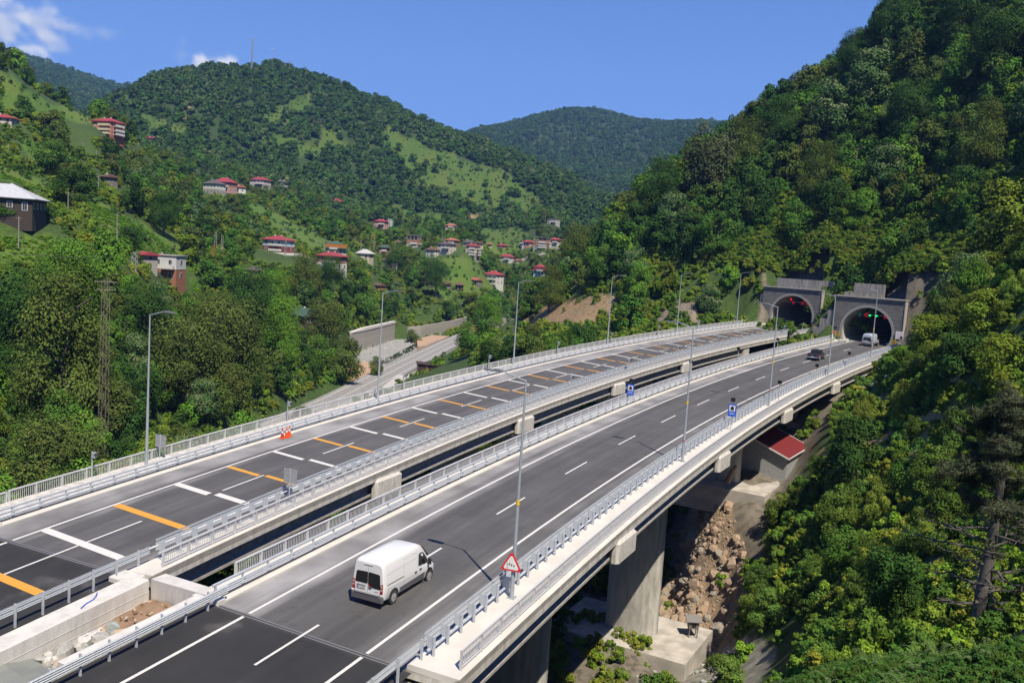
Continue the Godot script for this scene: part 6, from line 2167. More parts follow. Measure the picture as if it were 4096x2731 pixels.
	kb.bevel_box(kf * Vector3(0, 0.2, 0), Vector3(1.7, 0.4, 1.5), 0.08, kf.basis)
	tag(part("kerb_block", kb.mesh(), concrete(), self), "white kerb block at the inner foot of the near tunnel arch", "kerb block")

# ---------- vehicles ----------
func wheel(o: Node3D, at: Transform3D, p: Vector3, r: float, w: float, side: float, rim: Material) -> void:
	var b := MB.new()
	b.tube(Vector3(-w * 0.5, 0, 0), Vector3(w * 0.5, 0, 0), r, r, 22)
	var h := part("wheel", b.mesh(), mat("tyre", Color(0.045, 0.045, 0.045), 0.9), o, at * Transform3D(Basis.IDENTITY, p))
	b = MB.new()
	var x := side * w * 0.5
	b.tube(Vector3(x - side * 0.02, 0, 0), Vector3(x + side * 0.012, 0, 0), r * 0.66, r * 0.62, 20)
	part("rim", b.mesh(), rim, h)
	b = MB.new()
	for k in 10:
		b.box(Vector3(x + side * 0.014, sin(TAU * k / 10.0) * r * 0.42, cos(TAU * k / 10.0) * r * 0.42), Vector3(0.006, r * 0.08, r * 0.26), Basis(Vector3.RIGHT, -TAU * k / 10.0))
	b.tube(Vector3(x, 0, 0), Vector3(x + side * 0.03, 0, 0), r * 0.14, r * 0.1, 12)
	part("rim_slots", b.mesh(), mat("rim_dark", Color(0.07, 0.07, 0.075), 0.6), h)

# a body lofted from cross-sections: [z, half width low, half width at waist, half width at roof, floor, waist, shoulder, roof]
func loft(secs: Array) -> ArrayMesh:
	var st := SurfaceTool.new()
	st.begin(Mesh.PRIMITIVE_TRIANGLES)
	var ring := func(q: Array) -> Array:
		var z: float = q[0]
		var pts := [Vector2(0, q[4]), Vector2(q[1] - 0.06, q[4]), Vector2(q[1], q[4] + 0.08), Vector2(q[2], q[5]), Vector2(lerpf(q[2], q[3], 0.5), lerpf(q[5], q[6], 0.55)), Vector2(q[3] + 0.02, q[6]), Vector2(q[3] - 0.035, lerpf(q[6], q[7], 0.55)), Vector2(q[3] - 0.14, lerpf(q[6], q[7], 0.90)), Vector2(q[3] * 0.5, q[7] - 0.004), Vector2(0, q[7])]
		var out := []
		for p in pts:
			out.append(Vector3(p.x, p.y, z))
		for i in range(pts.size() - 2, 0, -1):
			out.append(Vector3(-pts[i].x, pts[i].y, z))
		return out
	var rows := []
	for q in secs:
		rows.append(ring.call(q))
	var n: int = rows[0].size()
	for i in rows.size() - 1:
		for j in n:
			var k := (j + 1) % n
			for v in [rows[i][j], rows[i + 1][j], rows[i][k], rows[i][k], rows[i + 1][j], rows[i + 1][k]]:
				st.set_smooth_group(0)
				st.add_vertex(v)
	for e in [0, rows.size() - 1]:
		for j in n:
			var k := (j + 1) % n
			var c := Vector3(0, (secs[e][4] + secs[e][7]) * 0.5, secs[e][0])
			for v in ([c, rows[e][j], rows[e][k]] if e == 0 else [c, rows[e][k], rows[e][j]]):
				st.set_smooth_group(1 + e)
				st.add_vertex(v)
	st.generate_normals()
	return st.commit()

# x of a body's side at height y and place z
func side_x(secs: Array, y: float, z: float) -> float:
	var i := 0
	while i < secs.size() - 2 and secs[i + 1][0] < z:
		i += 1
	var k := clampf((z - secs[i][0]) / (secs[i + 1][0] - secs[i][0]), 0.0, 1.0)
	var w := []
	for j in 8:
		w.append(lerpf(secs[i][j], secs[i + 1][j], k))
	if y < w[5]:
		return lerpf(w[1], w[2], clampf((y - w[4] - 0.08) / maxf(w[5] - w[4] - 0.08, 0.01), 0.0, 1.0))
	var m := lerpf(w[5], w[6], 0.55)
	if y < m:
		return lerpf(w[2], lerpf(w[2], w[3], 0.5), (y - w[5]) / (m - w[5]))
	return lerpf(lerpf(w[2], w[3], 0.5), w[3] + 0.02, clampf((y - m) / (w[6] - m), 0.0, 1.0))

# a thin plate that follows the body's side; outline of (z, y)
func side_plate(secs: Array, outline: Array, side: float, proud := 0.006) -> ArrayMesh:
	var b := MB.new()
	var pk := PackedVector2Array(outline)
	var ids := Geometry2D.triangulate_polygon(pk)
	for i in range(0, ids.size(), 3):
		var q := []
		for k in 3:
			var p: Vector2 = outline[ids[i + k]]
			q.append(Vector3(side * (side_x(secs, p.y, p.x) + proud), p.y, p.x))
		if ((q[1] - q[0]).cross(q[2] - q[0])).x * side < 0.0:
			q = [q[0], q[2], q[1]]
		b.tri(q[0], q[1], q[2])
	for i in outline.size():
		var p: Vector2 = outline[i]
		var r: Vector2 = outline[(i + 1) % outline.size()]
		var a := Vector3(side * (side_x(secs, p.y, p.x) + proud), p.y, p.x)
		var c := Vector3(side * (side_x(secs, r.y, r.x) + proud), r.y, r.x)
		var dx := Vector3(-side * 0.03, 0, 0)
		b.quad(a, c, c + dx, a + dx)
	return b.mesh()

func line_plate(secs: Array, pts: Array, w: float, side: float) -> ArrayMesh:
	var b := MB.new()
	for i in pts.size() - 1:
		var p: Vector2 = pts[i]
		var r: Vector2 = pts[i + 1]
		var k := Vector2(-(r - p).y, (r - p).x).normalized() * w * 0.5
		var n := maxi(1, int((r - p).length() / 0.3))
		for j in n:
			var q := []
			for e in [[j, -1], [j + 1, -1], [j + 1, 1], [j, 1]]:
				var m: Vector2 = p.lerp(r, e[0] / float(n)) + k * e[1]
				q.append(Vector3(side * (side_x(secs, m.y, m.x) + 0.003), m.y, m.x))
			if (q[1] - q[0]).cross(q[3] - q[0]).x * side > 0.0:
				b.quad(q[0], q[1], q[2], q[3])
			else:
				b.quad(q[3], q[2], q[1], q[0])
	return b.mesh()

func arch_disc(r: float, n := 14) -> Array:
	var q := []
	for i in n + 1:
		var a := PI * i / n
		q.append(Vector2(cos(a) * r, sin(a) * r))
	return q

func back_plate(o: Node3D, called: String, poly: Array, z: float, depth: float, m: Material, at: Transform3D, lean := 0.0, foot := 0.0) -> void:
	# plate on the tail; leans forward by lean per metre above foot (+z is ahead)
	var b := MB.new()
	b.prism(poly, Vector3(0, 0, 0), Vector3.LEFT, Vector3.UP, Vector3(0, 0, -depth))
	var sh := Transform3D(Basis(Vector3.RIGHT, Vector3(0, 1, lean).normalized(), Vector3(0, -lean, 1).normalized()), Vector3(0, 0, z))
	part(called, b.mesh(), m, o, at * sh)

func rounded(poly: Array, r: float) -> Array:
	var q := []
	for i in poly.size():
		var p: Vector2 = poly[i]
		var a: Vector2 = poly[(i - 1 + poly.size()) % poly.size()]
		var c: Vector2 = poly[(i + 1) % poly.size()]
		var k := minf(r, minf(p.distance_to(a), p.distance_to(c)) * 0.45)
		var s := p + (a - p).normalized() * k
		var e := p + (c - p).normalized() * k
		for j in 4:
			var t := j / 3.0
			q.append(s.lerp(p, t).lerp(p.lerp(e, t), t))
	return q

func big_van(f: Transform3D, label: String, body: Material, detail: bool, rear_text: String) -> void:
	# built with +z ahead, right side at -x
	var o := thing("cargo_van", label, "van", f.origin)
	var at := Transform3D(f.basis * Basis(Vector3.UP, PI), Vector3.ZERO)
	var S := [
		[0.0, 0.93, 0.945, 0.80, 0.50, 1.15, 2.10, 2.30],
		[0.05, 0.985, 0.99, 0.845, 0.42, 1.15, 2.18, 2.43],
		[0.35, 0.995, 1.0, 0.86, 0.40, 1.15, 2.22, 2.485],
		[2.6, 0.995, 1.0, 0.865, 0.38, 1.15, 2.24, 2.50],
		[3.55, 0.995, 1.0, 0.855, 0.38, 1.15, 2.20, 2.46],
		[3.95, 0.995, 1.0, 0.82, 0.38, 1.15, 2.06, 2.34],
		[4.30, 0.995, 0.995, 0.79, 0.38, 1.14, 1.80, 2.06],
		[4.66, 0.99, 0.985, 0.77, 0.38, 1.12, 1.44, 1.66],
		[4.90, 0.98, 0.965, 0.74, 0.38, 1.06, 1.22, 1.38],
		[5.20, 0.95, 0.92, 0.68, 0.38, 0.95, 1.08, 1.22],
		[5.42, 0.86, 0.83, 0.60, 0.38, 0.78, 0.92, 1.04],
		[5.54, 0.70, 0.66, 0.46, 0.42, 0.62, 0.72, 0.80]]
	part("body", loft(S), body, o, at)
	var dark := mat("van_plastic", Color(0.085, 0.085, 0.095), 0.7)
	var glass := mat("tinted_glass", Color(0.012, 0.013, 0.015), 0.08)
	var seam := mat("panel_seam", Color(0.22, 0.22, 0.23), 0.6)
	# tail: bumper, windows, lamps, plate
	var b := MB.new()
	b.bevel_box(Vector3(0, 0.52, -0.02), Vector3(1.98, 0.34, 0.22), 0.07)
	part("rear_bumper", b.mesh(), dark, o, at)
	b = MB.new()
	b.box(Vector3(0, 0.70, -0.10), Vector3(1.5, 0.03, 0.10))
	part("bumper_step", b.mesh(), mat("bumper_edge", Color(0.14, 0.14, 0.15), 0.6), o, at)
	var lean := 0.0
	for q in [[0.02, 0.80, "rear_window"], [-0.80, -0.02, "rear_window"]]:
		var low_in := 1.16
		var poly := [Vector2(q[0], 1.22), Vector2(q[1], 1.22), Vector2(q[1] * 0.92, 1.82), Vector2(q[0] * 0.92, 1.82)]
		if q[0] > 0.0:
			poly = [Vector2(0.02, 1.20), Vector2(0.24, 1.05), Vector2(0.40, 1.02), Vector2(0.79, 1.02), Vector2(0.72, 1.80), Vector2(0.02, 1.84)]
		else:
			poly = [Vector2(-0.79, 1.20), Vector2(-0.02, 1.20), Vector2(-0.02, 1.84), Vector2(-0.72, 1.80)]
		var w := []
		for p in poly:
			w.append(Vector2(-p.x, p.y))
		w.reverse()
		# x of the tail outline runs to the left of the van, so mirror once more for the driver's view from behind
		var v := []
		for p in w:
			v.append(Vector2(-p.x, p.y))
		v.reverse()
		back_plate(o, q[2], rounded(v, 0.07), -0.005 - 0.0, 0.012, glass, at, lean)
	back_plate(o, "door_seam", [Vector2(-0.007, 0.75), Vector2(0.007, 0.75), Vector2(0.007, 2.1), Vector2(-0.007, 2.1)], -0.003, 0.006, seam, at, lean)
	for sx in [-1.0, 1.0]:
		var px := [Vector2(0.78, 0.80), Vector2(0.94, 0.80), Vector2(0.93, 1.34), Vector2(0.81, 1.30)]
		var lamp_poly := []
		for p in px:
			lamp_poly.append(Vector2(p.x * sx, p.y))
		if sx < 0.0:
			lamp_poly.reverse()
		back_plate(o, "tail_light", rounded(lamp_poly, 0.03), 0.015, 0.05, mat("tail_red", Color(0.28, 0.012, 0.02), 0.25), at, lean)
		back_plate(o, "tail_lens", [Vector2(sx * 0.865 - 0.05, 0.98), Vector2(sx * 0.865 + 0.05, 0.98), Vector2(sx * 0.865 + 0.05, 1.06), Vector2(sx * 0.865 - 0.05, 1.06)], -0.032, 0.012, mat("tail_clear", Color(0.5, 0.42, 0.42), 0.25), at, lean)
		back_plate(o, "tail_lens", [Vector2(sx * 0.865 - 0.04, 1.14), Vector2(sx * 0.865 + 0.04, 1.14), Vector2(sx * 0.865 + 0.035, 1.26), Vector2(sx * 0.865 - 0.035, 1.26)], -0.032, 0.012, mat("tail_clear", Color(0.5, 0.42, 0.42), 0.25), at, lean)
		b = MB.new()
		b.box(Vector3(-sx * 0.90, 0.74, -0.07), Vector3(0.12, 0.07, 0.06))
		part("bumper_reflector", b.mesh(), mat("sign_white", Color(0.72, 0.72, 0.72), 0.4), o, at)
	back_plate(o, "plate_recess", rounded([Vector2(-0.68, 0.86), Vector2(-0.16, 0.86), Vector2(-0.16, 1.08), Vector2(-0.70, 1.08)], 0.03), -0.004, 0.008, mat("recess_grey", Color(0.16, 0.17, 0.19), 0.5), at, lean)
	back_plate(o, "number_plate", [Vector2(-0.66, 0.87), Vector2(-0.18, 0.87), Vector2(-0.18, 0.98), Vector2(-0.66, 0.98)], -0.016, 0.012, mat("sign_white", Color(0.72, 0.72, 0.72), 0.4), at, lean)
	back_plate(o, "plate_band", [Vector2(-0.66, 0.87), Vector2(-0.61, 0.87), Vector2(-0.61, 0.98), Vector2(-0.66, 0.98)], -0.029, 0.004, mat("sign_blue", Color(0.012, 0.10, 0.62), 0.4), at, lean)
	if detail:
		part("plate_text", words(rear_text, 0.10, 0.004), mat("sign_black", Color(0.015, 0.015, 0.015), 0.5), o, at * Transform3D(Basis(Vector3.UP, PI), Vector3(0.42, 0.925, -0.03)))
		back_plate(o, "door_handle", rounded([Vector2(0.06, 0.98), Vector2(0.26, 0.98), Vector2(0.24, 1.05), Vector2(0.06, 1.05)], 0.02), -0.006, 0.035, mat("rim_dark", Color(0.07, 0.07, 0.075), 0.6), at, lean)
		back_plate(o, "red_sticker", [Vector2(0.03, 1.06), Vector2(0.20, 1.06), Vector2(0.03, 1.18)], -0.004, 0.008, mat("sign_red", Color(0.60, 0.02, 0.03), 0.4), at, lean)
		back_plate(o, "badge", [Vector2(0.42, 0.845), Vector2(0.66, 0.845), Vector2(0.66, 0.87), Vector2(0.42, 0.87)], -0.004, 0.008, mat("badge_grey", Color(0.25, 0.25, 0.26), 0.4), at, lean)
		b = MB.new()
		b.box(Vector3(0, 2.22, -0.012), Vector3(0.55, 0.035, 0.03))
		part("brake_light", b.mesh(), mat("brake_strip", Color(0.55, 0.5, 0.5), 0.4), o, at)
	for side in [-1.0, 1.0]:
		part("cab_window", side_plate(S, rounded([Vector2(3.42, 1.30), Vector2(4.22, 1.24), Vector2(4.62, 1.30), Vector2(4.34, 1.66), Vector2(4.02, 1.95), Vector2(3.52, 1.98)], 0.08), side), glass, o, at)
		part("sill_strip", side_plate(S, [Vector2(1.55, 0.50), Vector2(4.02, 0.46), Vector2(4.16, 0.78), Vector2(1.60, 0.70)], side, 0.012), dark, o, at)
		part("slide_rail", line_plate(S, [Vector2(0.30, 1.20), Vector2(1.95, 1.20)], 0.05, side), mat("rim_dark", Color(0.07, 0.07, 0.075), 0.6), o, at)
		for ln in [[Vector2(1.97, 0.62), Vector2(1.97, 2.18)], [Vector2(3.32, 0.62), Vector2(3.34, 2.12)], [Vector2(0.32, 1.74), Vector2(1.95, 1.78), Vector2(3.25, 1.82)], [Vector2(0.32, 0.98), Vector2(1.5, 0.94), Vector2(3.3, 0.93)], [Vector2(4.42, 0.7), Vector2(4.48, 1.18)], [Vector2(1.99, 2.10), Vector2(3.3, 2.10)]]:
			part("panel_seam", line_plate(S, ln, 0.013, side), seam, o, at)
		for hx in [[3.02, 1.02], [3.52, 1.05]]:
			part("door_handle", side_plate(S, rounded([Vector2(hx[0], hx[1]), Vector2(hx[0] + 0.24, hx[1]), Vector2(hx[0] + 0.24, hx[1] + 0.08), Vector2(hx[0], hx[1] + 0.08)], 0.03), side, 0.03), mat("rim_dark", Color(0.07, 0.07, 0.075), 0.6), o, at)
		for wz in [0.98, 4.66]:
			var arch := []
			for p in arch_disc(0.47):
				arch.append(Vector2(wz + p.x, 0.40 + p.y))
			part("wheel_arch", side_plate(S, arch, side, 0.008), mat("arch_dark", Color(0.02, 0.02, 0.022), 0.9), o, at)
			wheel(o, at, Vector3(side * 0.90, 0.355, wz), 0.355, 0.23, side, mat("rim_silver", Color(0.42, 0.42, 0.43), 0.35))
		b = MB.new()
		b.bevel_box(Vector3(side * 1.14, 1.36, 4.38), Vector3(0.22, 0.36, 0.12), 0.04)
		b.box(Vector3(side * 1.02, 1.24, 4.40), Vector3(0.14, 0.06, 0.06))
		part("wing_mirror", b.mesh(), mat("mirror_black", Color(0.02, 0.02, 0.022), 0.4), o, at)
		part("headlight", side_plate(S, [Vector2(5.0, 0.84), Vector2(5.40, 0.80), Vector2(5.30, 0.95), Vector2(5.02, 1.10)], side), mat("headlamp_glass", Color(0.35, 0.40, 0.42), 0.1), o, at)
		b = MB.new()
		b.box(Vector3(side * 0.86, 0.30, 4.10), Vector3(0.24, 0.34, 0.03))
		part("mud_flap", b.mesh(), dark, o, at)
	b = MB.new()
	var w0 := [Vector3(-0.70, 2.10, 4.24), Vector3(0.70, 2.10, 4.24), Vector3(0.76, 1.46, 4.86), Vector3(-0.76, 1.46, 4.86)]
	b.quad(w0[0] + Vector3(0, 0.02, 0.03), w0[3] + Vector3(0, 0.02, 0.03), w0[2] + Vector3(0, 0.02, 0.03), w0[1] + Vector3(0, 0.02, 0.03))
	part("windscreen", b.mesh(), glass, o, at)
	b = MB.new()
	b.bevel_box(Vector3(0, 0.50, 5.44), Vector3(1.6, 0.32, 0.26), 0.08)
	part("front_bumper", b.mesh(), dark, o, at)

func pickup(f: Transform3D) -> void:
	var o := thing("pickup_truck", "black pickup truck with covered bed heading for the near tunnel", "pickup truck", f.origin)
	var at := Transform3D(f.basis * Basis(Vector3.UP, PI), Vector3.ZERO)
	var paint := mat("black_paint", Color(0.008, 0.009, 0.014), 0.15)
	paint.clearcoat_enabled = true
	var S := [
		[0.0, 0.86, 0.88, 0.80, 0.55, 0.85, 1.02, 1.10], [0.08, 0.92, 0.93, 0.84, 0.48, 0.85, 1.06, 1.16], [1.5, 0.93, 0.94, 0.85, 0.45, 0.85, 1.06, 1.16],
		[3.6, 0.93, 0.94, 0.85, 0.42, 0.85, 1.04, 1.14], [4.7, 0.92, 0.92, 0.80, 0.42, 0.80, 0.98, 1.08], [5.15, 0.84, 0.84, 0.70, 0.45, 0.72, 0.88, 0.96], [5.28, 0.72, 0.72, 0.58, 0.5, 0.66, 0.76, 0.82]]
	var C := [[1.45, 0.84, 0.84, 0.66, 1.02, 1.12, 1.62, 1.70], [1.75, 0.86, 0.86, 0.68, 1.02, 1.12, 1.70, 1.80], [2.9, 0.86, 0.86, 0.68, 1.02, 1.12, 1.70, 1.80], [3.35, 0.86, 0.86, 0.66, 1.02, 1.12, 1.60, 1.70], [3.95, 0.82, 0.82, 0.70, 1.02, 1.06, 1.12, 1.16]]
	part("body", loft(S), paint, o, at)
	part("cab", loft(C), paint, o, at)
	var b := MB.new()
	b.bevel_box(Vector3(0, 1.16, 0.78), Vector3(1.62, 0.08, 1.36), 0.03)
	part("bed_cover", b.mesh(), mat("bed_black", Color(0.012, 0.012, 0.013), 0.6), o, at)
	var glass := mat("tinted_glass", Color(0.012, 0.013, 0.015), 0.08)
	b = MB.new()
	b.box(Vector3(0, 1.42, 1.50), Vector3(1.2, 0.36, 0.03), Basis(Vector3.RIGHT, 0.5))
	part("rear_window", b.mesh(), glass, o, at)
	b = MB.new()
	b.bevel_box(Vector3(0, 0.55, -0.08), Vector3(1.76, 0.16, 0.18), 0.05)
	part("rear_bumper", b.mesh(), mat("chrome", Color(0.6, 0.6, 0.6), 0.2, 0.8), o, at)
	back_plate(o, "number_plate", [Vector2(-0.26, 0.60), Vector2(0.26, 0.60), Vector2(0.26, 0.70), Vector2(-0.26, 0.70)], -0.17, 0.012, mat("sign_white", Color(0.72, 0.72, 0.72), 0.4), at)
	back_plate(o, "tailgate_badge", [Vector2(-0.10, 0.92), Vector2(0.10, 0.92), Vector2(0.10, 0.97), Vector2(-0.10, 0.97)], -0.004, 0.01, mat("chrome", Color(0.6, 0.6, 0.6), 0.2, 0.8), at)
	for side in [-1.0, 1.0]:
		back_plate(o, "tail_light", [Vector2(side * 0.80 - 0.07, 0.72), Vector2(side * 0.80 + 0.07, 0.72), Vector2(side * 0.80 + 0.07, 1.02), Vector2(side * 0.80 - 0.07, 1.02)], 0.0, 0.03, mat("tail_red", Color(0.28, 0.012, 0.02), 0.25), at)
		part("side_window", side_plate(C, [Vector2(1.75, 1.16), Vector2(3.55, 1.14), Vector2(3.2, 1.52), Vector2(1.9, 1.58)], side), glass, o, at)
		for wz in [1.0, 4.2]:
			var arch := []
			for p in arch_disc(0.48):
				arch.append(Vector2(wz + p.x, 0.42 + p.y))
			part("wheel_arch", side_plate(S, arch, side, 0.012), mat("arch_silver", Color(0.30, 0.30, 0.31), 0.4), o, at)
			wheel(o, at, Vector3(side * 0.88, 0.39, wz), 0.39, 0.26, side, mat("rim_bright", Color(0.6, 0.6, 0.61), 0.25, 0.3))
		b = MB.new()
		b.bevel_box(Vector3(side * 1.02, 1.22, 3.45), Vector3(0.2, 0.2, 0.1), 0.03)
		part("wing_mirror", b.mesh(), mat("chrome", Color(0.6, 0.6, 0.6), 0.2, 0.8), o, at)

func build_vehicles() -> void:
	var white := mat("van_white", Color(0.70, 0.71, 0.72), 0.28)
	white.clearcoat_enabled = true
	white.clearcoat = 0.5
	# rear wheels 0.98 m ahead of the tail
	big_van(frame(RIGHT_ROAD, 11.75, 4.3, 0.01), "white high-roofed cargo van with dark rear windows on the near carriageway", white, true, "61 AJ 460")
	pickup(frame(RIGHT_ROAD, 130.6, 3.75, 0.01))
	var silver := mat("van_silver", Color(0.42, 0.47, 0.56), 0.3)
	big_van(frame(RIGHT_ROAD, 163.0, 4.3, 0.01), "silver blue van entering the near tunnel", silver, false, "")

# ---------- hut under the viaduct, small hutch ----------
func build_hut() -> void:
	var o := thing("hut", "small grey hut with dark red tin roof under the near viaduct", "hut", Vector3(36.2, -5.6, -110.3))
	var at := Transform3D(Basis(Vector3.UP, -0.56), Vector3.ZERO)
	var m := grain("hut_render", 68, Color(0.25, 0.26, 0.27), Color(0.32, 0.33, 0.34), 3.0)
	var b := MB.new()
	var w := 9.0
	var d := 9.6
	b.prism([Vector2(-w, -1.5), Vector2(0, -1.5), Vector2(0, 3.15), Vector2(-w * 0.5, 4.9), Vector2(-w, 3.15)], Vector3(0, 0, -d), Vector3.RIGHT, Vector3.UP, Vector3(0, 0, d))
	part("wall", b.mesh(), m, o, at)
	var tin := mat("dark_red_tin", Color(0.20, 0.030, 0.035), 0.5)
	var slope := atan2(1.75, w * 0.5)
	for k in 24:
		var z := 0.45 - k * 0.45
		b = MB.new()
		b.box(Vector3(2.55, 0, z - 0.22), Vector3(5.3, 0.05, 0.44))
		b.box(Vector3(2.55, 0.035, z), Vector3(5.3, 0.05, 0.05))
		part("roof_sheet", b.mesh(), tin, o, at * Transform3D(Basis(Vector3.BACK, -slope), Vector3(-w * 0.5, 5.0, 0)))
		part("roof_sheet", b.mesh(), tin, o, at * Transform3D(Basis(Vector3.BACK, slope) * Basis(Vector3.UP, PI), Vector3(-w * 0.5, 5.0, -d)))
	var trim := mat("white_trim", Color(0.62, 0.62, 0.62), 0.6)
	for z in [0.5, -10.2]:
		b = MB.new()
		b.box(Vector3(2.6, -0.02, z), Vector3(5.4, 0.2, 0.08))
		part("verge_board", b.mesh(), trim, o, at * Transform3D(Basis(Vector3.BACK, -slope), Vector3(-w * 0.5, 5.0, 0)))
	b = MB.new()
	b.box(Vector3(5.24, 0.0, -4.8), Vector3(0.1, 0.18, 10.7))
	part("gutter", b.mesh(), trim, o, at * Transform3D(Basis(Vector3.BACK, -slope), Vector3(-w * 0.5, 5.0, 0)))
	part("window", box_mesh(Vector3(0.08, 0.8, 1.0), Vector3(0.02, 1.9, -6.2)), mat("dark_glass", Color(0.03, 0.035, 0.04), 0.2), o, at)
	# boulder-like driftwood against the column
	var lf := frame(RIGHT_ROAD, 83.0, 6.3)
	var lg := MB.new()
	lg.tube(Vector3(0, 0, 0), Vector3(0.6, 1.6, 0), 0.42, 0.3, 9)
	lg.tube(Vector3(0.5, 1.3, 0), Vector3(1.0, 2.2, 0.1), 0.3, 0.18, 9)
	tag(part("log", lg.mesh(), grain("log_wood", 69, Color(0.20, 0.14, 0.09), Color(0.36, 0.27, 0.19), 1.0), self, Transform3D(lf.basis, Vector3(lf.origin.x, -5.0, lf.origin.z))), "pale broken log leaning on the shaded pier column", "log")
	var hf := frame(RIGHT_ROAD, 61.0, 10.0)
	var h := thing("hutch", "little grey wooden hutch on legs at the corner of the pier footing", "hutch", Vector3(hf.origin.x, -16.0, hf.origin.z))
	var wood := grain("hutch_wood", 70, Color(0.11, 0.095, 0.085), Color(0.19, 0.17, 0.155), 0.8)
	for x in [-0.4, 0.4]:
		for z in [-0.35, 0.35]:
			part("leg", box_mesh(Vector3(0.09, 1.0, 0.09), Vector3(x, 0.5, z)), wood, h)
	part("box", box_mesh(Vector3(1.0, 0.8, 0.85), Vector3(0, 1.3, 0)), wood, h)
	part("roof", box_mesh(Vector3(1.5, 0.07, 1.3), Vector3.ZERO), mat("hutch_roof", Color(0.20, 0.195, 0.20), 0.7), h, Transform3D(Basis(Vector3.RIGHT, 0.22), Vector3(0, 1.82, 0)))
	part("opening", box_mesh(Vector3(0.42, 0.4, 0.03), Vector3(0, 1.3, 0.44)), mat("signal_black", Color(0.012, 0.012, 0.014), 0.5), h)

# ---------- houses ----------
const PAINTS = {
	"maroon": Color(0.20, 0.05, 0.055), "sky": Color(0.33, 0.49, 0.62), "white": Color(0.62, 0.62, 0.60), "brick": Color(0.30, 0.11, 0.10), "orange": Color(0.50, 0.19, 0.035),
	"cream": Color(0.56, 0.50, 0.37), "brickred": Color(0.36, 0.155, 0.10), "pink": Color(0.55, 0.31, 0.29), "salmon": Color(0.48, 0.16, 0.12), "mint": Color(0.46, 0.58, 0.47),
	"concrete": Color(0.34, 0.33, 0.31), "rawbrick": Color(0.33, 0.145, 0.085), "dark": Color(0.05, 0.038, 0.03), "pinkwhite": Color(0.58, 0.51, 0.50), "greige": Color(0.33, 0.31, 0.28),
	"paleblue": Color(0.47, 0.55, 0.63), "greywood": Color(0.16, 0.145, 0.13), "peach": Color(0.58, 0.43, 0.32), "lightgrey": Color(0.46, 0.46, 0.45), "whitewash": Color(0.54, 0.55, 0.55),
	"crimson": Color(0.29, 0.042, 0.056), "green": Color(0.055, 0.105, 0.075), "grey": Color(0.46, 0.46, 0.47), "brown": Color(0.13, 0.075, 0.055), "slate": Color(0.10, 0.085, 0.085), "terracotta": Color(0.34, 0.13, 0.075), "steel": Color(0.44, 0.46, 0.50),
}

func paint(c: String) -> StandardMaterial3D:
	var k: Color = PAINTS[c]
	return grain("paint_" + c, 80 + PAINTS.keys().find(c), k * 0.86, k * 1.06, 5.0, 0.8)

func hip_roof(w: float, d: float, y: float, rise: float, over: float, gable: bool) -> ArrayMesh:
	var b := MB.new()
	var x := w * 0.5 + over
	var z := d * 0.5 + over
	var along := w >= d
	var r := (x - z * 0.9 if along else z - x * 0.9)
	if gable:
		r = x if along else z
	r = maxf(r, 0.15)
	var p0 := Vector3(-r, y + rise, 0) if along else Vector3(0, y + rise, -r)
	var p1 := Vector3(r, y + rise, 0) if along else Vector3(0, y + rise, r)
	var c := [Vector3(-x, y, z), Vector3(x, y, z), Vector3(x, y, -z), Vector3(-x, y, -z)]
	var th := Vector3(0, -0.16, 0)
	if along:
		b.quad(c[0], c[1], p1, p0)
		b.quad(c[2], c[3], p0, p1)
		b.tri(c[1], c[2], p1)
		b.tri(c[3], c[0], p0)
	else:
		b.quad(c[1], c[2], p0, p1)
		b.quad(c[3], c[0], p1, p0)
		b.tri(c[0], c[1], p1)
		b.tri(c[2], c[3], p0)
	for i in 4:
		b.quad(c[i] + th, c[(i + 1) % 4] + th, c[(i + 1) % 4], c[i])
	b.quad(c[3] + th, c[2] + th, c[1] + th, c[0] + th)
	return b.mesh()

func window_on(o: Node3D, at: Transform3D, w: float, h: float, frame_c: Color, door: bool) -> void:
	# at: centre of the opening on the wall face, z pointing out
	var b := MB.new()
	b.box(Vector3(0, 0, 0.02), Vector3(w + 0.2, h + 0.2, 0.08))
	var f := part("door" if door else "window", b.mesh(), mat("window_frame", frame_c, 0.6), o, at)
	b = MB.new()
	b.box(Vector3(-w * 0.25, 0, 0.065), Vector3(w * 0.46, h, 0.02))
	b.box(Vector3(w * 0.25, 0, 0.065), Vector3(w * 0.46, h, 0.02))
	part("pane", b.mesh(), mat("house_pane", Color(0.045, 0.05, 0.06), 0.15), f)

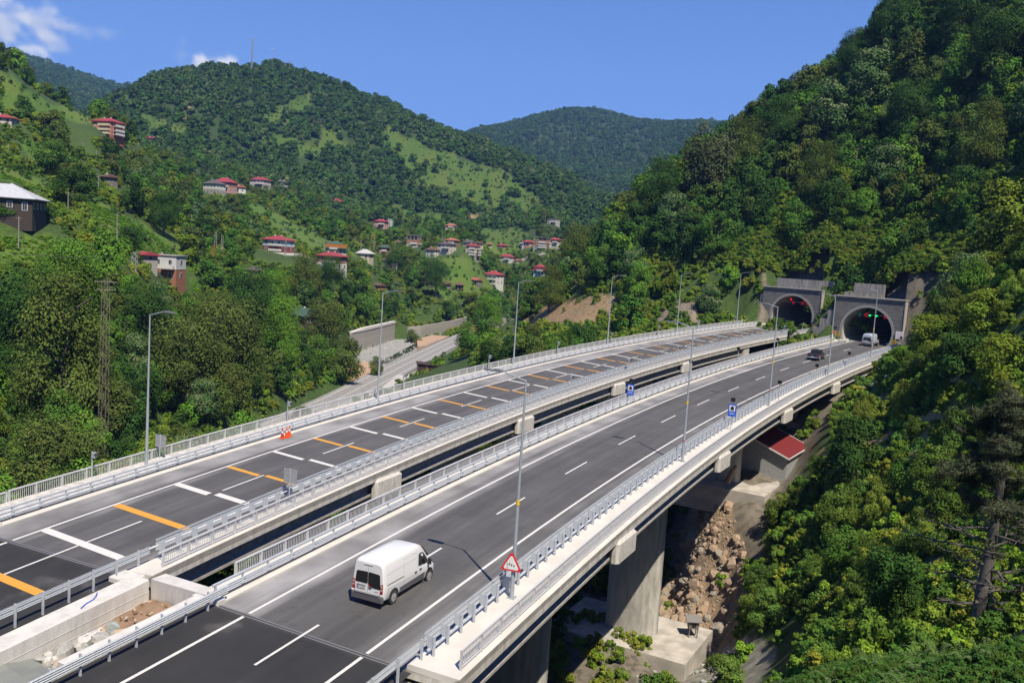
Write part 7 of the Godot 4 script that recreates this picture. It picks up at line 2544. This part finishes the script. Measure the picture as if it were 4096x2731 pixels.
func build_house(h: Array) -> void:
	var label: String = h[0]
	var w: float = h[3]
	var d: float = h[4]
	var wall: float = maxf(h[5], 1.6)
	var rise: float = h[6]
	var roof: String = h[7]
	var storeys: int = h[12]
	var y := minf(ground(h[1], h[2]), h[14] + 1.0)
	var o := thing("shed" if wall < 2.4 and storeys == 1 else "house", label, "house", Vector3(h[1], y, h[2]), "")
	var at := Transform3D(Basis(Vector3.UP, deg_to_rad(h[8])), Vector3.ZERO)
	var each := wall / storeys
	var low_h := each if storeys > 1 else 0.0
	var frame_unfinished: bool = label.contains("unfinished")
	# storeys
	for i in storeys:
		var y0 := each * i - (4.0 if i == 0 else 0.0)
		var y1 := each * (i + 1)
		var c: String = h[9] if i == 0 and storeys > 1 else h[10]
		if frame_unfinished and i == storeys - 1:
			for x in [-0.48, -0.16, 0.16, 0.48]:
				for z in [-0.46, 0.0, 0.46]:
					part("column", box_mesh(Vector3(0.35, each, 0.35), Vector3(x * w, y0 + each * 0.5, z * d)), paint("concrete"), o, at)
			part("back_wall", box_mesh(Vector3(w * 0.9, each * 0.9, 0.25), Vector3(0, y0 + each * 0.5, -d * 0.42)), paint("rawbrick"), o, at)
			part("flat_roof", box_mesh(Vector3(w + 0.5, 0.25, d + 0.5), Vector3(0, y1, 0)), paint("concrete"), o, at)
		else:
			part("wall", box_mesh(Vector3(w, y1 - y0 - 0.02, d), Vector3(0, (y0 + y1) * 0.5, 0)), paint(c), o, at)
		if i > 0:
			part("floor_band", box_mesh(Vector3(w + 0.12, 0.16, d + 0.12), Vector3(0, each * i, 0)), paint("white" if h[10] != "rawbrick" else "concrete"), o, at)
	# roof
	if roof == "flat":
		if not frame_unfinished:
			part("flat_roof", box_mesh(Vector3(w + 0.6, 0.24, d + 0.6), Vector3(0, wall + 0.1, 0)), paint(h[11]), o, at)
			part("parapet_post", box_mesh(Vector3(0.4, 0.7, 0.4), Vector3(-w * 0.3, wall + 0.5, 0)), paint("concrete"), o, at)
	elif roof == "tier":
		part("roof", hip_roof(w, d, wall * 0.62, rise * 0.55, 1.0, false), paint(h[11]), o, at)
		part("upper_wall", box_mesh(Vector3(w * 0.7, wall * 0.42, d * 0.7), Vector3(-w * 0.06, wall * 0.82, 0)), paint(h[10]), o, at)
		part("roof", hip_roof(w * 0.75, d * 0.75, wall * 1.02, rise, 0.7, false), paint(h[11]), o, at * Transform3D(Basis.IDENTITY, Vector3(-w * 0.06, 0, 0)))
	else:
		part("roof", hip_roof(w, d, wall + 0.05, rise, 0.75, roof == "gable"), paint(h[11]), o, at)
		if w > 5.5:
			part("chimney", box_mesh(Vector3(0.5, 1.5, 0.5), Vector3(-w * 0.18, wall + rise * 0.8, 0.2)), paint("white"), o, at)
			if w > 9.0:
				part("chimney", box_mesh(Vector3(0.5, 1.4, 0.5), Vector3(w * 0.12, wall + rise * 0.85, -0.2)), paint("white"), o, at)
	# windows on the two faces that look down the valley
	var top := storeys if not frame_unfinished else storeys - 1
	for i in top:
		if roof == "tier" and i == storeys - 1:
			continue
		var cy := each * (i + 0.52)
		var wh := minf(1.15, each * 0.5)
		var nf := maxi(1, int(w / 2.7))
		for k in nf:
			var x := (k + 0.5) / nf * w - w * 0.5
			var door: bool = i == 0 and k == nf - 1
			window_on(o, at * Transform3D(Basis.IDENTITY, Vector3(x, cy - (0.25 if door else 0.0), d * 0.5)), 0.95, wh + (0.5 if door else 0.0), Color(0.62, 0.62, 0.62), door)
		var ns := maxi(1, int(d / 3.0))
		for k in ns:
			var z := (k + 0.5) / ns * d - d * 0.5
			window_on(o, at * Transform3D(Basis(Vector3.UP, PI / 2), Vector3(w * 0.5, cy, z)), 0.95, wh, Color(0.62, 0.62, 0.62), false)
	# balconies
	for i in mini(int(h[13]), top):
		var yb := each * (top - i - 1)
		if yb < 0.5:
			yb = each * 0.98 if storeys == 1 else 0.4
		var col := "white"
		if label.begins_with("salmon house with rows"):
			col = "cream"
		var bx := part("balcony", box_mesh(Vector3(w * 0.55, 0.18, 1.5), Vector3(w * 0.18, yb, d * 0.5 + 0.75)), paint(col), o, at)
		part("parapet", box_mesh(Vector3(w * 0.55, 0.85, 0.12), Vector3(w * 0.18, yb + 0.5, d * 0.5 + 1.46)), paint(col), bx)
		part("parapet", box_mesh(Vector3(0.12, 0.85, 1.36), Vector3(w * 0.455 - 0.06, yb + 0.5, d * 0.5 + 0.7)), paint(col), bx)
		if label.begins_with("salmon house with rows") or storeys > 2:
			var bs := part("balcony", box_mesh(Vector3(1.5, 0.18, d * 0.7), Vector3(w * 0.5 + 0.75, yb, 0)), paint("white"), o, at)
			part("parapet", box_mesh(Vector3(0.12, 0.85, d * 0.7), Vector3(w * 0.5 + 1.46, yb + 0.5, 0)), paint("white"), bs)

func build_village() -> void:
	for h in HOUSES:
		build_house(h)
	# the white retaining wall and ramp below the pale blue house
	var a := HOUSES[0]
	var f := Transform3D(Basis(Vector3.UP, deg_to_rad(a[8] + 30.0)), Vector3(a[1], ground(a[1], a[2]), a[2]))
	var o := thing("retaining_wall", "long white retaining wall and stone ramp below the pale blue house", "wall", f.origin)
	var at := Transform3D(f.basis, Vector3.ZERO)
	part("wall_face", box_mesh(Vector3(14.0, 6.5, 0.6), Vector3(4.0, -3.4, 6.8)), paint("white"), o, at)
	part("terrace", box_mesh(Vector3(13.6, 0.4, 8.0), Vector3(4.0, -0.3, 3.0)), paint("concrete"), o, at)
	var b := MB.new()
	b.prism([Vector2(11.0, -7.0), Vector2(24.0, -7.6), Vector2(24.0, -4.8), Vector2(11.0, -0.2)], Vector3(0, 0, 6.0), Vector3.RIGHT, Vector3.UP, Vector3(0, 0, 0.8))
	part("ramp_wall", b.mesh(), grain("rubble_masonry", 131, Color(0.30, 0.27, 0.23), Color(0.44, 0.41, 0.36), 2.0), o, at)
	# stone wall by the broad white house
	for q in [[26, 6.0, 22.0, 0.0, "long rubble wall beside the broad white house"], [23, 4.0, 26.0, -3.0, "grey terrace wall below the concrete frame building"], [19, 7.0, 20.0, -1.0, "white retaining wall below the white and pale blue house"]]:
		var hh: Array = HOUSES[q[0]]
		var ww := thing("terrace_wall", q[4], "wall", on_ground(hh[1] + q[1] + q[2] * 0.5, hh[2] + 3.0))
		for k in 6:
			var x: float = (k - 2.5) * q[2] / 6.0
			var gy := ground(ww.position.x + x, ww.position.z) - ww.position.y
			part("wall_section", box_mesh(Vector3(q[2] / 6.0, 3.4, 0.8), Vector3(x, gy + q[3] * 0.1, 0)), grain("terrace_stone", 132, Color(0.26, 0.24, 0.22), Color(0.40, 0.38, 0.35), 2.0), ww)

func truss(o: Node3D, h: float, w0: float, w1: float, bays: int, m: Material, called: String) -> void:
	var b := MB.new()
	var r := (0.034 if h > 25.0 else maxf(0.05, w0 * 0.07)) if h < 33.0 or w0 < 0.9 else 0.2
	for sx in [-1.0, 1.0]:
		for sz in [-1.0, 1.0]:
			b.tube(Vector3(sx * w0, -0.5, sz * w0), Vector3(sx * w1, h, sz * w1), r, r, 5)
	part(called, b.mesh(), m, o)
	b = MB.new()
	for i in bays:
		var k0 := i / float(bays)
		var k1 := (i + 1) / float(bays)
		var a := lerpf(w0, w1, k0)
		var c := lerpf(w0, w1, k1)
		for q in [[Vector2(-1, -1), Vector2(1, -1)], [Vector2(1, -1), Vector2(1, 1)], [Vector2(1, 1), Vector2(-1, 1)], [Vector2(-1, 1), Vector2(-1, -1)]]:
			var p: Vector2 = q[i % 2]
			var s: Vector2 = q[(i + 1) % 2]
			b.tube(Vector3(p.x * a, h * k0, p.y * a), Vector3(s.x * c, h * k1, s.y * c), r * 0.7, r * 0.7, 4, false)
	part("bracing", b.mesh(), m, o)

func build_poles() -> void:
	var m := mat("pole_concrete", Color(0.26, 0.245, 0.22), 0.9)
	var i := 0
	for q in POLES:
		var p := on_ground(q[0], q[1])
		var near := ""
		var best := 1e9
		for h in HOUSES:
			var d := Vector2(h[1] - q[0], h[2] - q[1]).length()
			if d < best:
				best = d
				near = h[0]
		var o := thing("utility_pole", "slim grey utility pole nearest the " + " ".join(near.split(" ").slice(0, 8)), "utility pole", p, "utility poles on the hillsides")
		var b := MB.new()
		b.tube(Vector3(0, -1, 0), Vector3(0, q[2], 0), 0.17, 0.11, 7)
		part("shaft", b.mesh(), m, o)
		part("crossarm", box_mesh(Vector3(1.2, 0.1, 0.1), Vector3(0, q[2] - 0.4, 0)), m, o)
		i += 1
	i = 0
	for q in LADDER_POLES:
		var p := on_ground(q[0], q[1])
		var o := thing("ladder_pole", ["pale ladder-like concrete pole by the orange timber house", "pale ladder-like concrete pole by the cream house", "pale ladder-like concrete pole by the narrow brick house", "pale ladder-like concrete pole before the white retaining wall", "short pale ladder-like pole in the village lane", "pale ladder-like pole, first right of the whitewashed box house", "tallest pale ladder-like pole right of the whitewashed box house", "pale ladder-like pole, farthest right of the whitewashed box house", "rusty ladder-like pole between the pale ones"][i], "utility pole", p, "ladder poles in the valley")
		var c := m if i != 8 else mat("rusty_pole", Color(0.30, 0.13, 0.05), 0.9)
		var b := MB.new()
		for sx in [-1.0, 1.0]:
			b.tube(Vector3(sx * 0.42, -1, 0), Vector3(sx * 0.24, q[2] + 1.2, 0), 0.13, 0.10, 6)
		part("leg", b.mesh(), c, o)
		for k in 8:
			part("rung", box_mesh(Vector3(0.62, 0.14, 0.14), Vector3(0, (k + 0.6) * (q[2] + 1.2) / 8.0, 0)), c, o)
		i += 1
	# the lattice pylons
	var rust := mat("pylon_pale", Color(0.20, 0.17, 0.135), 0.8)
	i = 0
	for q in PYLONS:
		var p := on_ground(q[0], q[1])
		var o := thing("lattice_pylon", ["tall slender lattice pylon rising out of the wood beyond the railing", "short pale lattice pylon left of the whitewashed box house"][i], "pylon", p, "")
		truss(o, q[2], 0.55 if i == 0 else 0.75, 0.38, 22 if i == 0 else 9, rust if i == 0 else mat("pylon_grey", Color(0.40, 0.40, 0.39), 0.6), "legs")
		for k in 2:
			var arm := box_mesh(Vector3(3.0 - k * 0.6, 0.11, 0.11), Vector3(0, q[2] - 0.3 - k * 1.1, 0))
			part("crossarm", arm, rust, o, Transform3D(Basis(Vector3.UP, 0.3), Vector3.ZERO))
		i += 1
	i = 0
	for q in MASTS:
		var p := on_ground(q[0], q[1])
		var o := thing("mast", ["tallest lattice mast on the crest of the central hill", "second lattice mast on the crest of the central hill", "small grid pylon with spread arms on the crest of the central hill"][i], "mast", p)
		var steel := mat("mast_steel", Color(0.30, 0.33, 0.36), 0.5)
		if i < 2:
			truss(o, q[2] + 6.0, 1.0, 0.5, 14, steel, "legs")
			part("antenna", box_mesh(Vector3(2.0, 1.6, 0.6), Vector3(0, q[2] + 4.5, 0)), mat("antenna_white", Color(0.5, 0.5, 0.5), 0.5), o)
		else:
			var b := MB.new()
			for sx in [-1.0, 1.0]:
				b.tube(Vector3(sx * 1.0, -3, 0), Vector3(sx * 3.0, q[2] + 4.0, 0), 0.28, 0.22, 5)
				b.tube(Vector3(sx * 1.0, -3, 0), Vector3(-sx * 1.6, q[2] * 0.6, 0), 0.2, 0.16, 5)
			part("legs", b.mesh(), steel, o)
			part("crossarm", box_mesh(Vector3(12.0, 0.5, 0.5), Vector3(0, q[2] + 4.2, 0)), steel, o)
		i += 1
	# a few lines strung down the bank
	i = 0
	for q in [[Vector3(-57, 17.5, -122), Vector3(-92, 14.5, -211), 1.5], [Vector3(-91, 14.0, -211), Vector3(-30, -6.0, -205), 4.0], [Vector3(-58, 17.0, -122), Vector3(-140, 21.0, -150), 2.0]]:
		var b := MB.new()
		for k in 16:
			var t0 := k / 16.0
			var t1 := (k + 1) / 16.0
			var a: Vector3 = q[0].lerp(q[1], t0) - Vector3(0, 4.0 * q[2] * t0 * (1.0 - t0), 0)
			var c: Vector3 = q[0].lerp(q[1], t1) - Vector3(0, 4.0 * q[2] * t1 * (1.0 - t1), 0)
			b.tube(a, c, 0.025, 0.025, 4, false)
		tag(part("power_line", b.mesh(), mat("wire", Color(0.10, 0.10, 0.10), 0.6), self), ["thin power line strung between the two lattice pylons", "thin power line sagging from the short pylon across the bank", "thin power line leaving the tall pylon over the tea slope"][i], "power line")
		i += 1

# ---------- the big pine, cliff stones, foreground ----------
func needle_clump(seed_: int) -> ArrayMesh:
	var g := RandomNumberGenerator.new()
	g.seed = seed_
	var v := PackedVector3Array()
	var n := PackedVector3Array()
	var c := PackedColorArray()
	for i in 520:
		var d := Vector3(g.randfn(), g.randfn() * 0.7 + 0.2, g.randfn()).normalized()
		var p := d * g.randf() * 0.32 * Vector3(1.3, 0.8, 1.3)
		var t := (d + Vector3(g.randfn(), g.randfn(), g.randfn()) * 0.5).normalized()
		var s := t.cross(Vector3(g.randfn(), g.randfn(), g.randfn())).normalized() * 0.009
		var e := p + t * g.randf_range(0.10, 0.2)
		var nn := (d + Vector3(0, 0.4, 0)).normalized()
		v.append_array([p - s, e, p + s])
		n.append_array([nn, nn, nn])
		var k := g.randf_range(0.7, 1.3)
		var col := Color(0.10 * k, 0.13 * k, 0.075 * k)
		if g.randf() < 0.12:
			col = Color(0.13 * k, 0.10 * k, 0.06 * k)
		c.append_array([col, col, col])
	var arr := []
	arr.resize(Mesh.ARRAY_MAX)
	arr[Mesh.ARRAY_VERTEX] = v
	arr[Mesh.ARRAY_NORMAL] = n
	arr[Mesh.ARRAY_COLOR] = c
	var m := ArrayMesh.new()
	m.add_surface_from_arrays(Mesh.PRIMITIVE_TRIANGLES, arr)
	return m

func build_pine() -> void:
	rng.seed = 404
	var p := on_ground(20.3, -35.5, -0.4)
	var o := thing("pine_tree", "gaunt dark pine with bare lower branches at the edge of the grassy bank", "pine tree", p)
	var bark := grain("pine_bark", 91, Color(0.045, 0.04, 0.036), Color(0.15, 0.14, 0.13), 0.9, 0.95, 0.03, 0.5)
	var b := MB.new()
	var spine := [Vector3(0, -0.5, 0), Vector3(0.04, 1.2, 0), Vector3(-0.02, 2.6, 0.05), Vector3(0.12, 4.2, 0.0), Vector3(0.22, 6.0, -0.05), Vector3(0.25, 8.0, 0), Vector3(0.3, 9.6, 0.05), Vector3(0.28, 11.2, 0)]
	for i in spine.size() - 1:
		b.tube(spine[i], spine[i + 1], 0.36 * (1.0 - i * 0.125), 0.36 * (1.0 - (i + 1) * 0.125), 12, false)
	part("trunk", b.mesh(), bark, o)
	var clumps := [needle_clump(1), needle_clump(2), needle_clump(3)]
	var spots := []
	for i in 46:
		var k := i / 45.0
		var y := lerpf(2.2, 10.9, k)
		var a := i * 2.4 + rng.randf() * 0.8
		var reach := lerpf(3.6, 0.9, pow(k, 1.2)) * rng.randf_range(0.7, 1.1)
		if k < 0.15:
			reach *= 0.8
		var at := Vector3(lerpf(0.0, 0.28, k), y, 0)
		var dir := Vector3(cos(a), rng.randf_range(-0.10, 0.55), sin(a)).normalized()
		b = MB.new()
		var q := at
		var segs := 6
		for j in segs:
			var nx := at + dir * reach * (j + 1) / segs + Vector3(rng.randfn() * 0.07, -0.05 * j + rng.randfn() * 0.06 + 0.012 * j * j, rng.randfn() * 0.07)
			b.tube(q, nx, 0.065 * (1.0 - j * 0.13) * (1.3 - k), 0.065 * (1.0 - (j + 1) * 0.13) * (1.3 - k), 5, false)
			if j >= 1:
				for m in 3:
					var side := dir.cross(Vector3.UP) * (1.0 if m % 2 == 0 else -1.0)
					var tip := nx + (side * rng.randf_range(0.3, 0.9) + dir * rng.randf_range(0.1, 0.6) + Vector3(0, rng.randf_range(-0.15, 0.3), 0)) * reach * 0.28
					b.tube(nx, tip, 0.022, 0.009, 4, false)
					var dens := smoothstep(0.30, 0.55, k)
					if rng.randf() < dens * 0.46 or rng.randf() < 0.04:
						spots.append([tip.lerp(nx, rng.randf() * 0.5) + Vector3(rng.randfn() * 0.12, rng.randfn() * 0.22, rng.randfn() * 0.12), rng.randf_range(0.6, 1.15)])
						if rng.randf() < 0.5 * dens:
							spots.append([nx.lerp(tip, 0.5), rng.randf_range(0.6, 1.0)])
			q = nx
		part("branch", b.mesh(), bark, o)
	var l := 0
	var needle := leaf_material()
	for s in spots:
		if l < 290:
			part("needle_clump", clumps[l % 3], needle, o, Transform3D(Basis(Vector3.UP, rng.randf() * TAU).scaled(Vector3.ONE * s[1]), s[0]))
		l += 1
	var rest := MultiMesh.new()
	rest.transform_format = MultiMesh.TRANSFORM_3D
	rest.mesh = clumps[0]
	rest.instance_count = maxi(0, spots.size() - 290)
	for i in rest.instance_count:
		rest.set_instance_transform(i, Transform3D(Basis(Vector3.UP, rng.randf() * TAU).scaled(Vector3.ONE * spots[290 + i][1]), spots[290 + i][0]))
	if rest.instance_count > 0:
		var mi := MultiMeshInstance3D.new()
		mi.name = "needles"
		mi.multimesh = rest
		mi.material_override = needle
		mi.set_meta("kind", "stuff")
		o.add_child(mi, true)
	# the dead snag further down the slope
	var sp := on_ground(34.8, -88.0, -0.3)
	b = MB.new()
	b.tube(Vector3.ZERO, Vector3(0.5, 1.8, 0), 0.13, 0.09, 7)
	b.tube(Vector3(0.5, 1.8, 0), Vector3(0.9, 3.4, 0.1), 0.09, 0.03, 7)
	b.tube(Vector3(0.3, 1.1, 0), Vector3(-0.2, 1.9, 0.2), 0.05, 0.02, 5)
	tag(part("dead_snag", b.mesh(), mat("snag", Color(0.05, 0.042, 0.036), 0.95), self, Transform3D(Basis.IDENTITY, sp)), "bare dark snag leaning out of the bushy slope below the tunnel", "dead tree")

func build_cliff() -> void:
	rng.seed = 505
	var pal := [grain("cliff_tan", 95, Color(0.27, 0.205, 0.15), Color(0.36, 0.28, 0.21), 1.6), grain("cliff_grey", 96, Color(0.22, 0.195, 0.165), Color(0.30, 0.275, 0.24), 1.6), grain("cliff_brown", 97, Color(0.27, 0.19, 0.13), Color(0.36, 0.27, 0.20), 1.6)]
	var o := thing("rock_face", "crumbling tan earth cliff studded with grey boulders behind the pier", "cliff")
	var spots := []
	var tries := 0
	while spots.size() < 296 and tries < 6000:
		tries += 1
		var p := Vector2(rng.randf_range(17.0, 30.0), rng.randf_range(-112.0, -90.0))
		if not inside("cliff", p):
			continue
		var big := rng.randf()
		var size := 0.20 + 0.95 * pow(big, 5.0) + 0.25 * big
		spots.append([on_ground(p.x, p.y, 0.05 - size * 0.25), size])
	for q in spots:
		part("boulder", stones[rng.randi() % stones.size()], pal[rng.randi() % 3], o, Transform3D(Basis.from_euler(Vector3(rng.randf_range(-0.6, 0.6), rng.randf() * TAU, rng.randf_range(-0.6, 0.6))).scaled(Vector3.ONE * q[1]), q[0]))
	var small := []
	for i in 9000:
		var p := Vector2(rng.randf_range(15.0, 31.0), rng.randf_range(-113.0, -88.0))
		if inside("cliff", p):
			var z := 0.05 + 0.16 * rng.randf() * rng.randf()
			small.append(Transform3D(Basis.from_euler(Vector3(rng.randf(), rng.randf() * TAU, rng.randf())).scaled(Vector3.ONE * z), on_ground(p.x, p.y, 0.0)))
	var mm := MultiMesh.new()
	mm.transform_format = MultiMesh.TRANSFORM_3D
	mm.mesh = stones[2]
	mm.instance_count = small.size()
	for i in small.size():
		mm.set_instance_transform(i, small[i])
	var grit := MultiMeshInstance3D.new()
	grit.name = "grit"
	grit.multimesh = mm
	grit.material_override = pal[0]
	grit.set_meta("kind", "stuff")
	o.add_child(grit, true)
	spots = []
	for i in 60:
		var p := Vector2(rng.randf_range(58.0, 68.0), rng.randf_range(-140.0, -122.0))
		if inside("gravel", p):
			spots.append([on_ground(p.x, p.y, 0.1), rng.randf_range(0.3, 0.8)])
	for i in 40:
		var f := rp(RIGHT_ROAD, rng.randf_range(138.0, 147.0), rng.randf_range(12.6, 16.0))
		spots.append([on_ground(f.x, f.z, 0.1), rng.randf_range(0.3, 0.8)])
	heap_of("riprap", "pale stones tipped beside the abutment of the near viaduct", spots, [stone_colours()[0], stone_colours()[3], stone_colours()[2]])
	spots = []
	for i in 90:
		var f := rp(RIGHT_ROAD, rng.randf_range(38.0, 60.0), rng.randf_range(8.0, 17.0))
		var st := road_st(RIGHT_ROAD, Vector2(f.x, f.z))
		if st.x > 53.2 and st.y < 11.6:
			continue
		spots.append([on_ground(f.x, f.z, 0.05), rng.randf_range(0.12, 0.5)])
	heap_of("stream_stones", "pale stones along the shaded stream beside the pier footing", spots, [stone_colours()[0], stone_colours()[1], stone_colours()[3]])

func blade_tuft(seed_: int, tall: float, count: int, wide: float, base: Color) -> ArrayMesh:
	var g := RandomNumberGenerator.new()
	g.seed = seed_
	var v := PackedVector3Array()
	var n := PackedVector3Array()
	var c := PackedColorArray()
	for i in count:
		var a := g.randf() * TAU
		var out := Vector3(cos(a), 0, sin(a))
		var p := out * g.randf() * 0.22
		var h := tall * g.randf_range(0.5, 1.1)
		var bend := g.randf_range(0.1, 0.6)
		var side := Vector3(-out.z, 0, out.x) * wide * g.randf_range(0.6, 1.2)
		var m := p + Vector3(0, h * 0.6, 0) + out * bend * h * 0.3
		var e := p + Vector3(0, h * (1.0 - bend * 0.3), 0) + out * bend * h
		var nn := (Vector3(0, 0.9, 0) + out * 0.5).normalized()
		var k := g.randf_range(0.7, 1.3)
		var col := Color(base.r * k, base.g * k, base.b * k)
		v.append_array([p - side, m - side, m + side, p - side, m + side, p + side, m - side, e, m + side])
		for j in 9:
			n.append(nn)
			c.append(col)
	var arr := []
	arr.resize(Mesh.ARRAY_MAX)
	arr[Mesh.ARRAY_VERTEX] = v
	arr[Mesh.ARRAY_NORMAL] = n
	arr[Mesh.ARRAY_COLOR] = c
	var m2 := ArrayMesh.new()
	m2.add_surface_from_arrays(Mesh.PRIMITIVE_TRIANGLES, arr)
	return m2

func build_foreground() -> void:
	rng.seed = 606
	var meshes := [leafy(801, 0.34, 0.24, 9, 420, 0.045, Color(0.045, 0.095, 0.018), "mound"), leafy(802, 0.34, 0.22, 9, 420, 0.05, Color(0.060, 0.115, 0.02), "mound"), blade_tuft(803, 0.5, 40, 0.012, Color(0.075, 0.125, 0.025))]
	var spots := []
	for i in 7500:
		var az := deg_to_rad(rng.randf_range(6.0, 36.0))
		var r := sqrt(rng.randf_range(11.0 * 11.0, 31.0 * 31.0))
		var p := Vector2(r * sin(az), -r * cos(az))
		var k := patchy.get_noise_2d(p.x * 8.0, p.y * 8.0)
		var s := rng.randf_range(0.5, 1.0)
		spots.append([Transform3D(Basis(Vector3.UP, rng.randf() * TAU).scaled(Vector3(s, s * rng.randf_range(0.5, 0.9), s)), on_ground(p.x, p.y, -0.04)), tint(0.75, 1.2), 2 if rng.randf() < 0.25 else (0 if k > 0.0 else 1)])
	many("tea_shrubs", "low glossy tea shrubs and grass on the bank in front of the pine", meshes, spots)
	# fern fronds standing out of the bank
	for i in 14:
		var az := deg_to_rad(rng.randf_range(20.0, 31.0))
		var r := rng.randf_range(19.0, 25.0)
		var p := on_ground(r * sin(az), -r * cos(az), 0.15)
		var b := MB.new()
		for fr in 6:
			var a := TAU * fr / 6.0 + rng.randf()
			var out := Vector3(cos(a), 0, sin(a))
			for j in 14:
				var t := j / 14.0
				var c := out * t * 0.55 + Vector3(0, 0.30 * sin(t * 2.4), 0)
				var l := 0.15 * (1.0 - t)
				var side := Vector3(-out.z, 0, out.x)
				for sg in [-1.0, 1.0]:
					b.tri(c, c + side * sg * l + out * 0.05, c + out * 0.035)
		tag(part("fern", b.mesh(), mat("fern_green", Color(0.085, 0.14, 0.03), 0.7), self, Transform3D(Basis.IDENTITY, p)), "light green fern among the tea shrubs on the nearest bank", "fern", "ferns on the nearest bank")
	# low tea rows on the open slopes across the valley
	var rows := [leafy(811, 0.9, 0.5, 8, 260, 0.13, Color(0.095, 0.195, 0.016), "mound"), leafy(812, 0.9, 0.45, 8, 260, 0.13, Color(0.12, 0.205, 0.018), "mound")]
	var tea := []
	for i in 40000:
		var az := deg_to_rad(rng.randf_range(-33.0, 5.0))
		var r := sqrt(rng.randf_range(170.0 * 170.0, 300.0 * 300.0))
		var p := Vector2(r * sin(az), -r * cos(az))
		if not inside("meadow", p):
			continue
		var line := sin(p.x * 2.2 + ground(p.x, p.y) * 2.6)
		if line < -0.1 and rng.randf() < 0.75:
			continue
		var s := rng.randf_range(0.6, 1.15)
		tea.append([Transform3D(Basis(Vector3.UP, rng.randf() * TAU).scaled(Vector3(s * 1.2, s * 0.5, s * 1.2)), on_ground(p.x, p.y, -0.12)), tint(0.8, 1.2), rng.randi() % 2])
		if tea.size() > 12000:
			break
	many("tea_rows", "rows of low tea bushes on the open slopes", rows, tea)

func _ready() -> void:
	var cam := Camera3D.new()
	cam.name = "camera"
	cam.fov = 42.6258
	cam.near = 0.2
	cam.far = 9000.0
	var fw := Vector3(0, -sin(LENS_PITCH), -cos(LENS_PITCH))
	var r0 := Vector3.RIGHT
	var u0 := r0.cross(fw)
	cam.transform = Transform3D(Basis(r0 * cos(LENS_ROLL) + u0 * sin(LENS_ROLL), u0 * cos(LENS_ROLL) - r0 * sin(LENS_ROLL), -fw), Vector3(0, EYE, 0))
	add_child(cam)
	cam.current = true
	var env := Environment.new()
	env.background_mode = Environment.BG_SKY
	env.sky = make_sky()
	env.ambient_light_source = Environment.AMBIENT_SOURCE_SKY
	env.tonemap_mode = Environment.TONE_MAPPER_LINEAR
	env.tonemap_exposure = 1.36
	env.fog_enabled = true
	env.fog_density = 0.00011
	env.fog_light_color = Color(0.50, 0.68, 1.0)
	env.sdfgi_enabled = true
	env.ssao_enabled = true
	env.ssil_enabled = true
	var we := WorldEnvironment.new()
	we.name = "world_environment"
	we.environment = env
	add_child(we)
	var sun := DirectionalLight3D.new()
	sun.name = "sun"
	sun.light_color = Color(1.0, 0.95, 0.865)
	sun.light_energy = 1.6
	sun.light_angular_distance = 0.5
	sun.shadow_enabled = true
	sun.transform = Transform3D(Basis.looking_at(-Vector3(0.22, 0.845, 0.49), Vector3.UP), Vector3(0, 300, 0))
	add_child(sun)

	relief.seed = 5
	relief.frequency = 0.012
	relief.fractal_octaves = 4
	patchy.seed = 9
	patchy.frequency = 0.03
	patchy.fractal_octaves = 3
	shape_land()
	learn_areas()
	for h in HOUSES:
		house_spots.append([Vector2(h[1], h[2]), h[3]])
	build_land()
	build_carriageway(RIGHT_ROAD, "right-hand carriageway", 330.0, -1.8, 3.55, 7.1, 9.36, deck_texture(71, 3.55, 7.1, -1.8), false)
	build_carriageway(LEFT_ROAD, "left-hand carriageway", 330.0, -2.35, 3.62, 7.3, 8.95, deck_texture(72, 3.62, 7.3, -2.35), true)
	build_viaduct(RIGHT_ROAD, "near grey concrete viaduct carrying the van", 7.6, 168.0, [Vector2(-3.75, 0.0), Vector2(-2.0, 0.12), Vector2(-1.8, 0.10)], [Vector2(9.36, 0.20), Vector2(9.5, 0.25), Vector2(12.1, 0.30)], [7.6, 31.5, 59.0, 86.5, 113.5, 141.0], [-16.2, -16.0, -5.6, -1.0])
	build_viaduct(LEFT_ROAD, "far grey concrete viaduct with barred lanes", 7.6, 190.0, [Vector2(-6.3, -0.30), Vector2(-2.55, 0.08), Vector2(-2.35, 0.06)], [Vector2(8.95, 0.22), Vector2(9.1, 0.28), Vector2(10.78, 0.38)], [7.6, 33.0, 60.0, 88.0, 115.0, 143.0], [-16.5, -16.5, -14.0, -8.0])
	for i in 7:
		stones.append(stone_mesh(40 + i, 0.55 + 0.08 * i))
	build_near_box()
	build_tunnels()
	build_valley()
	build_roadside()
	build_vehicles()
	build_hut()
	build_village()
	build_poles()
	grow_trees()
	plant_all()
	build_pine()
	build_cliff()
	build_foreground()
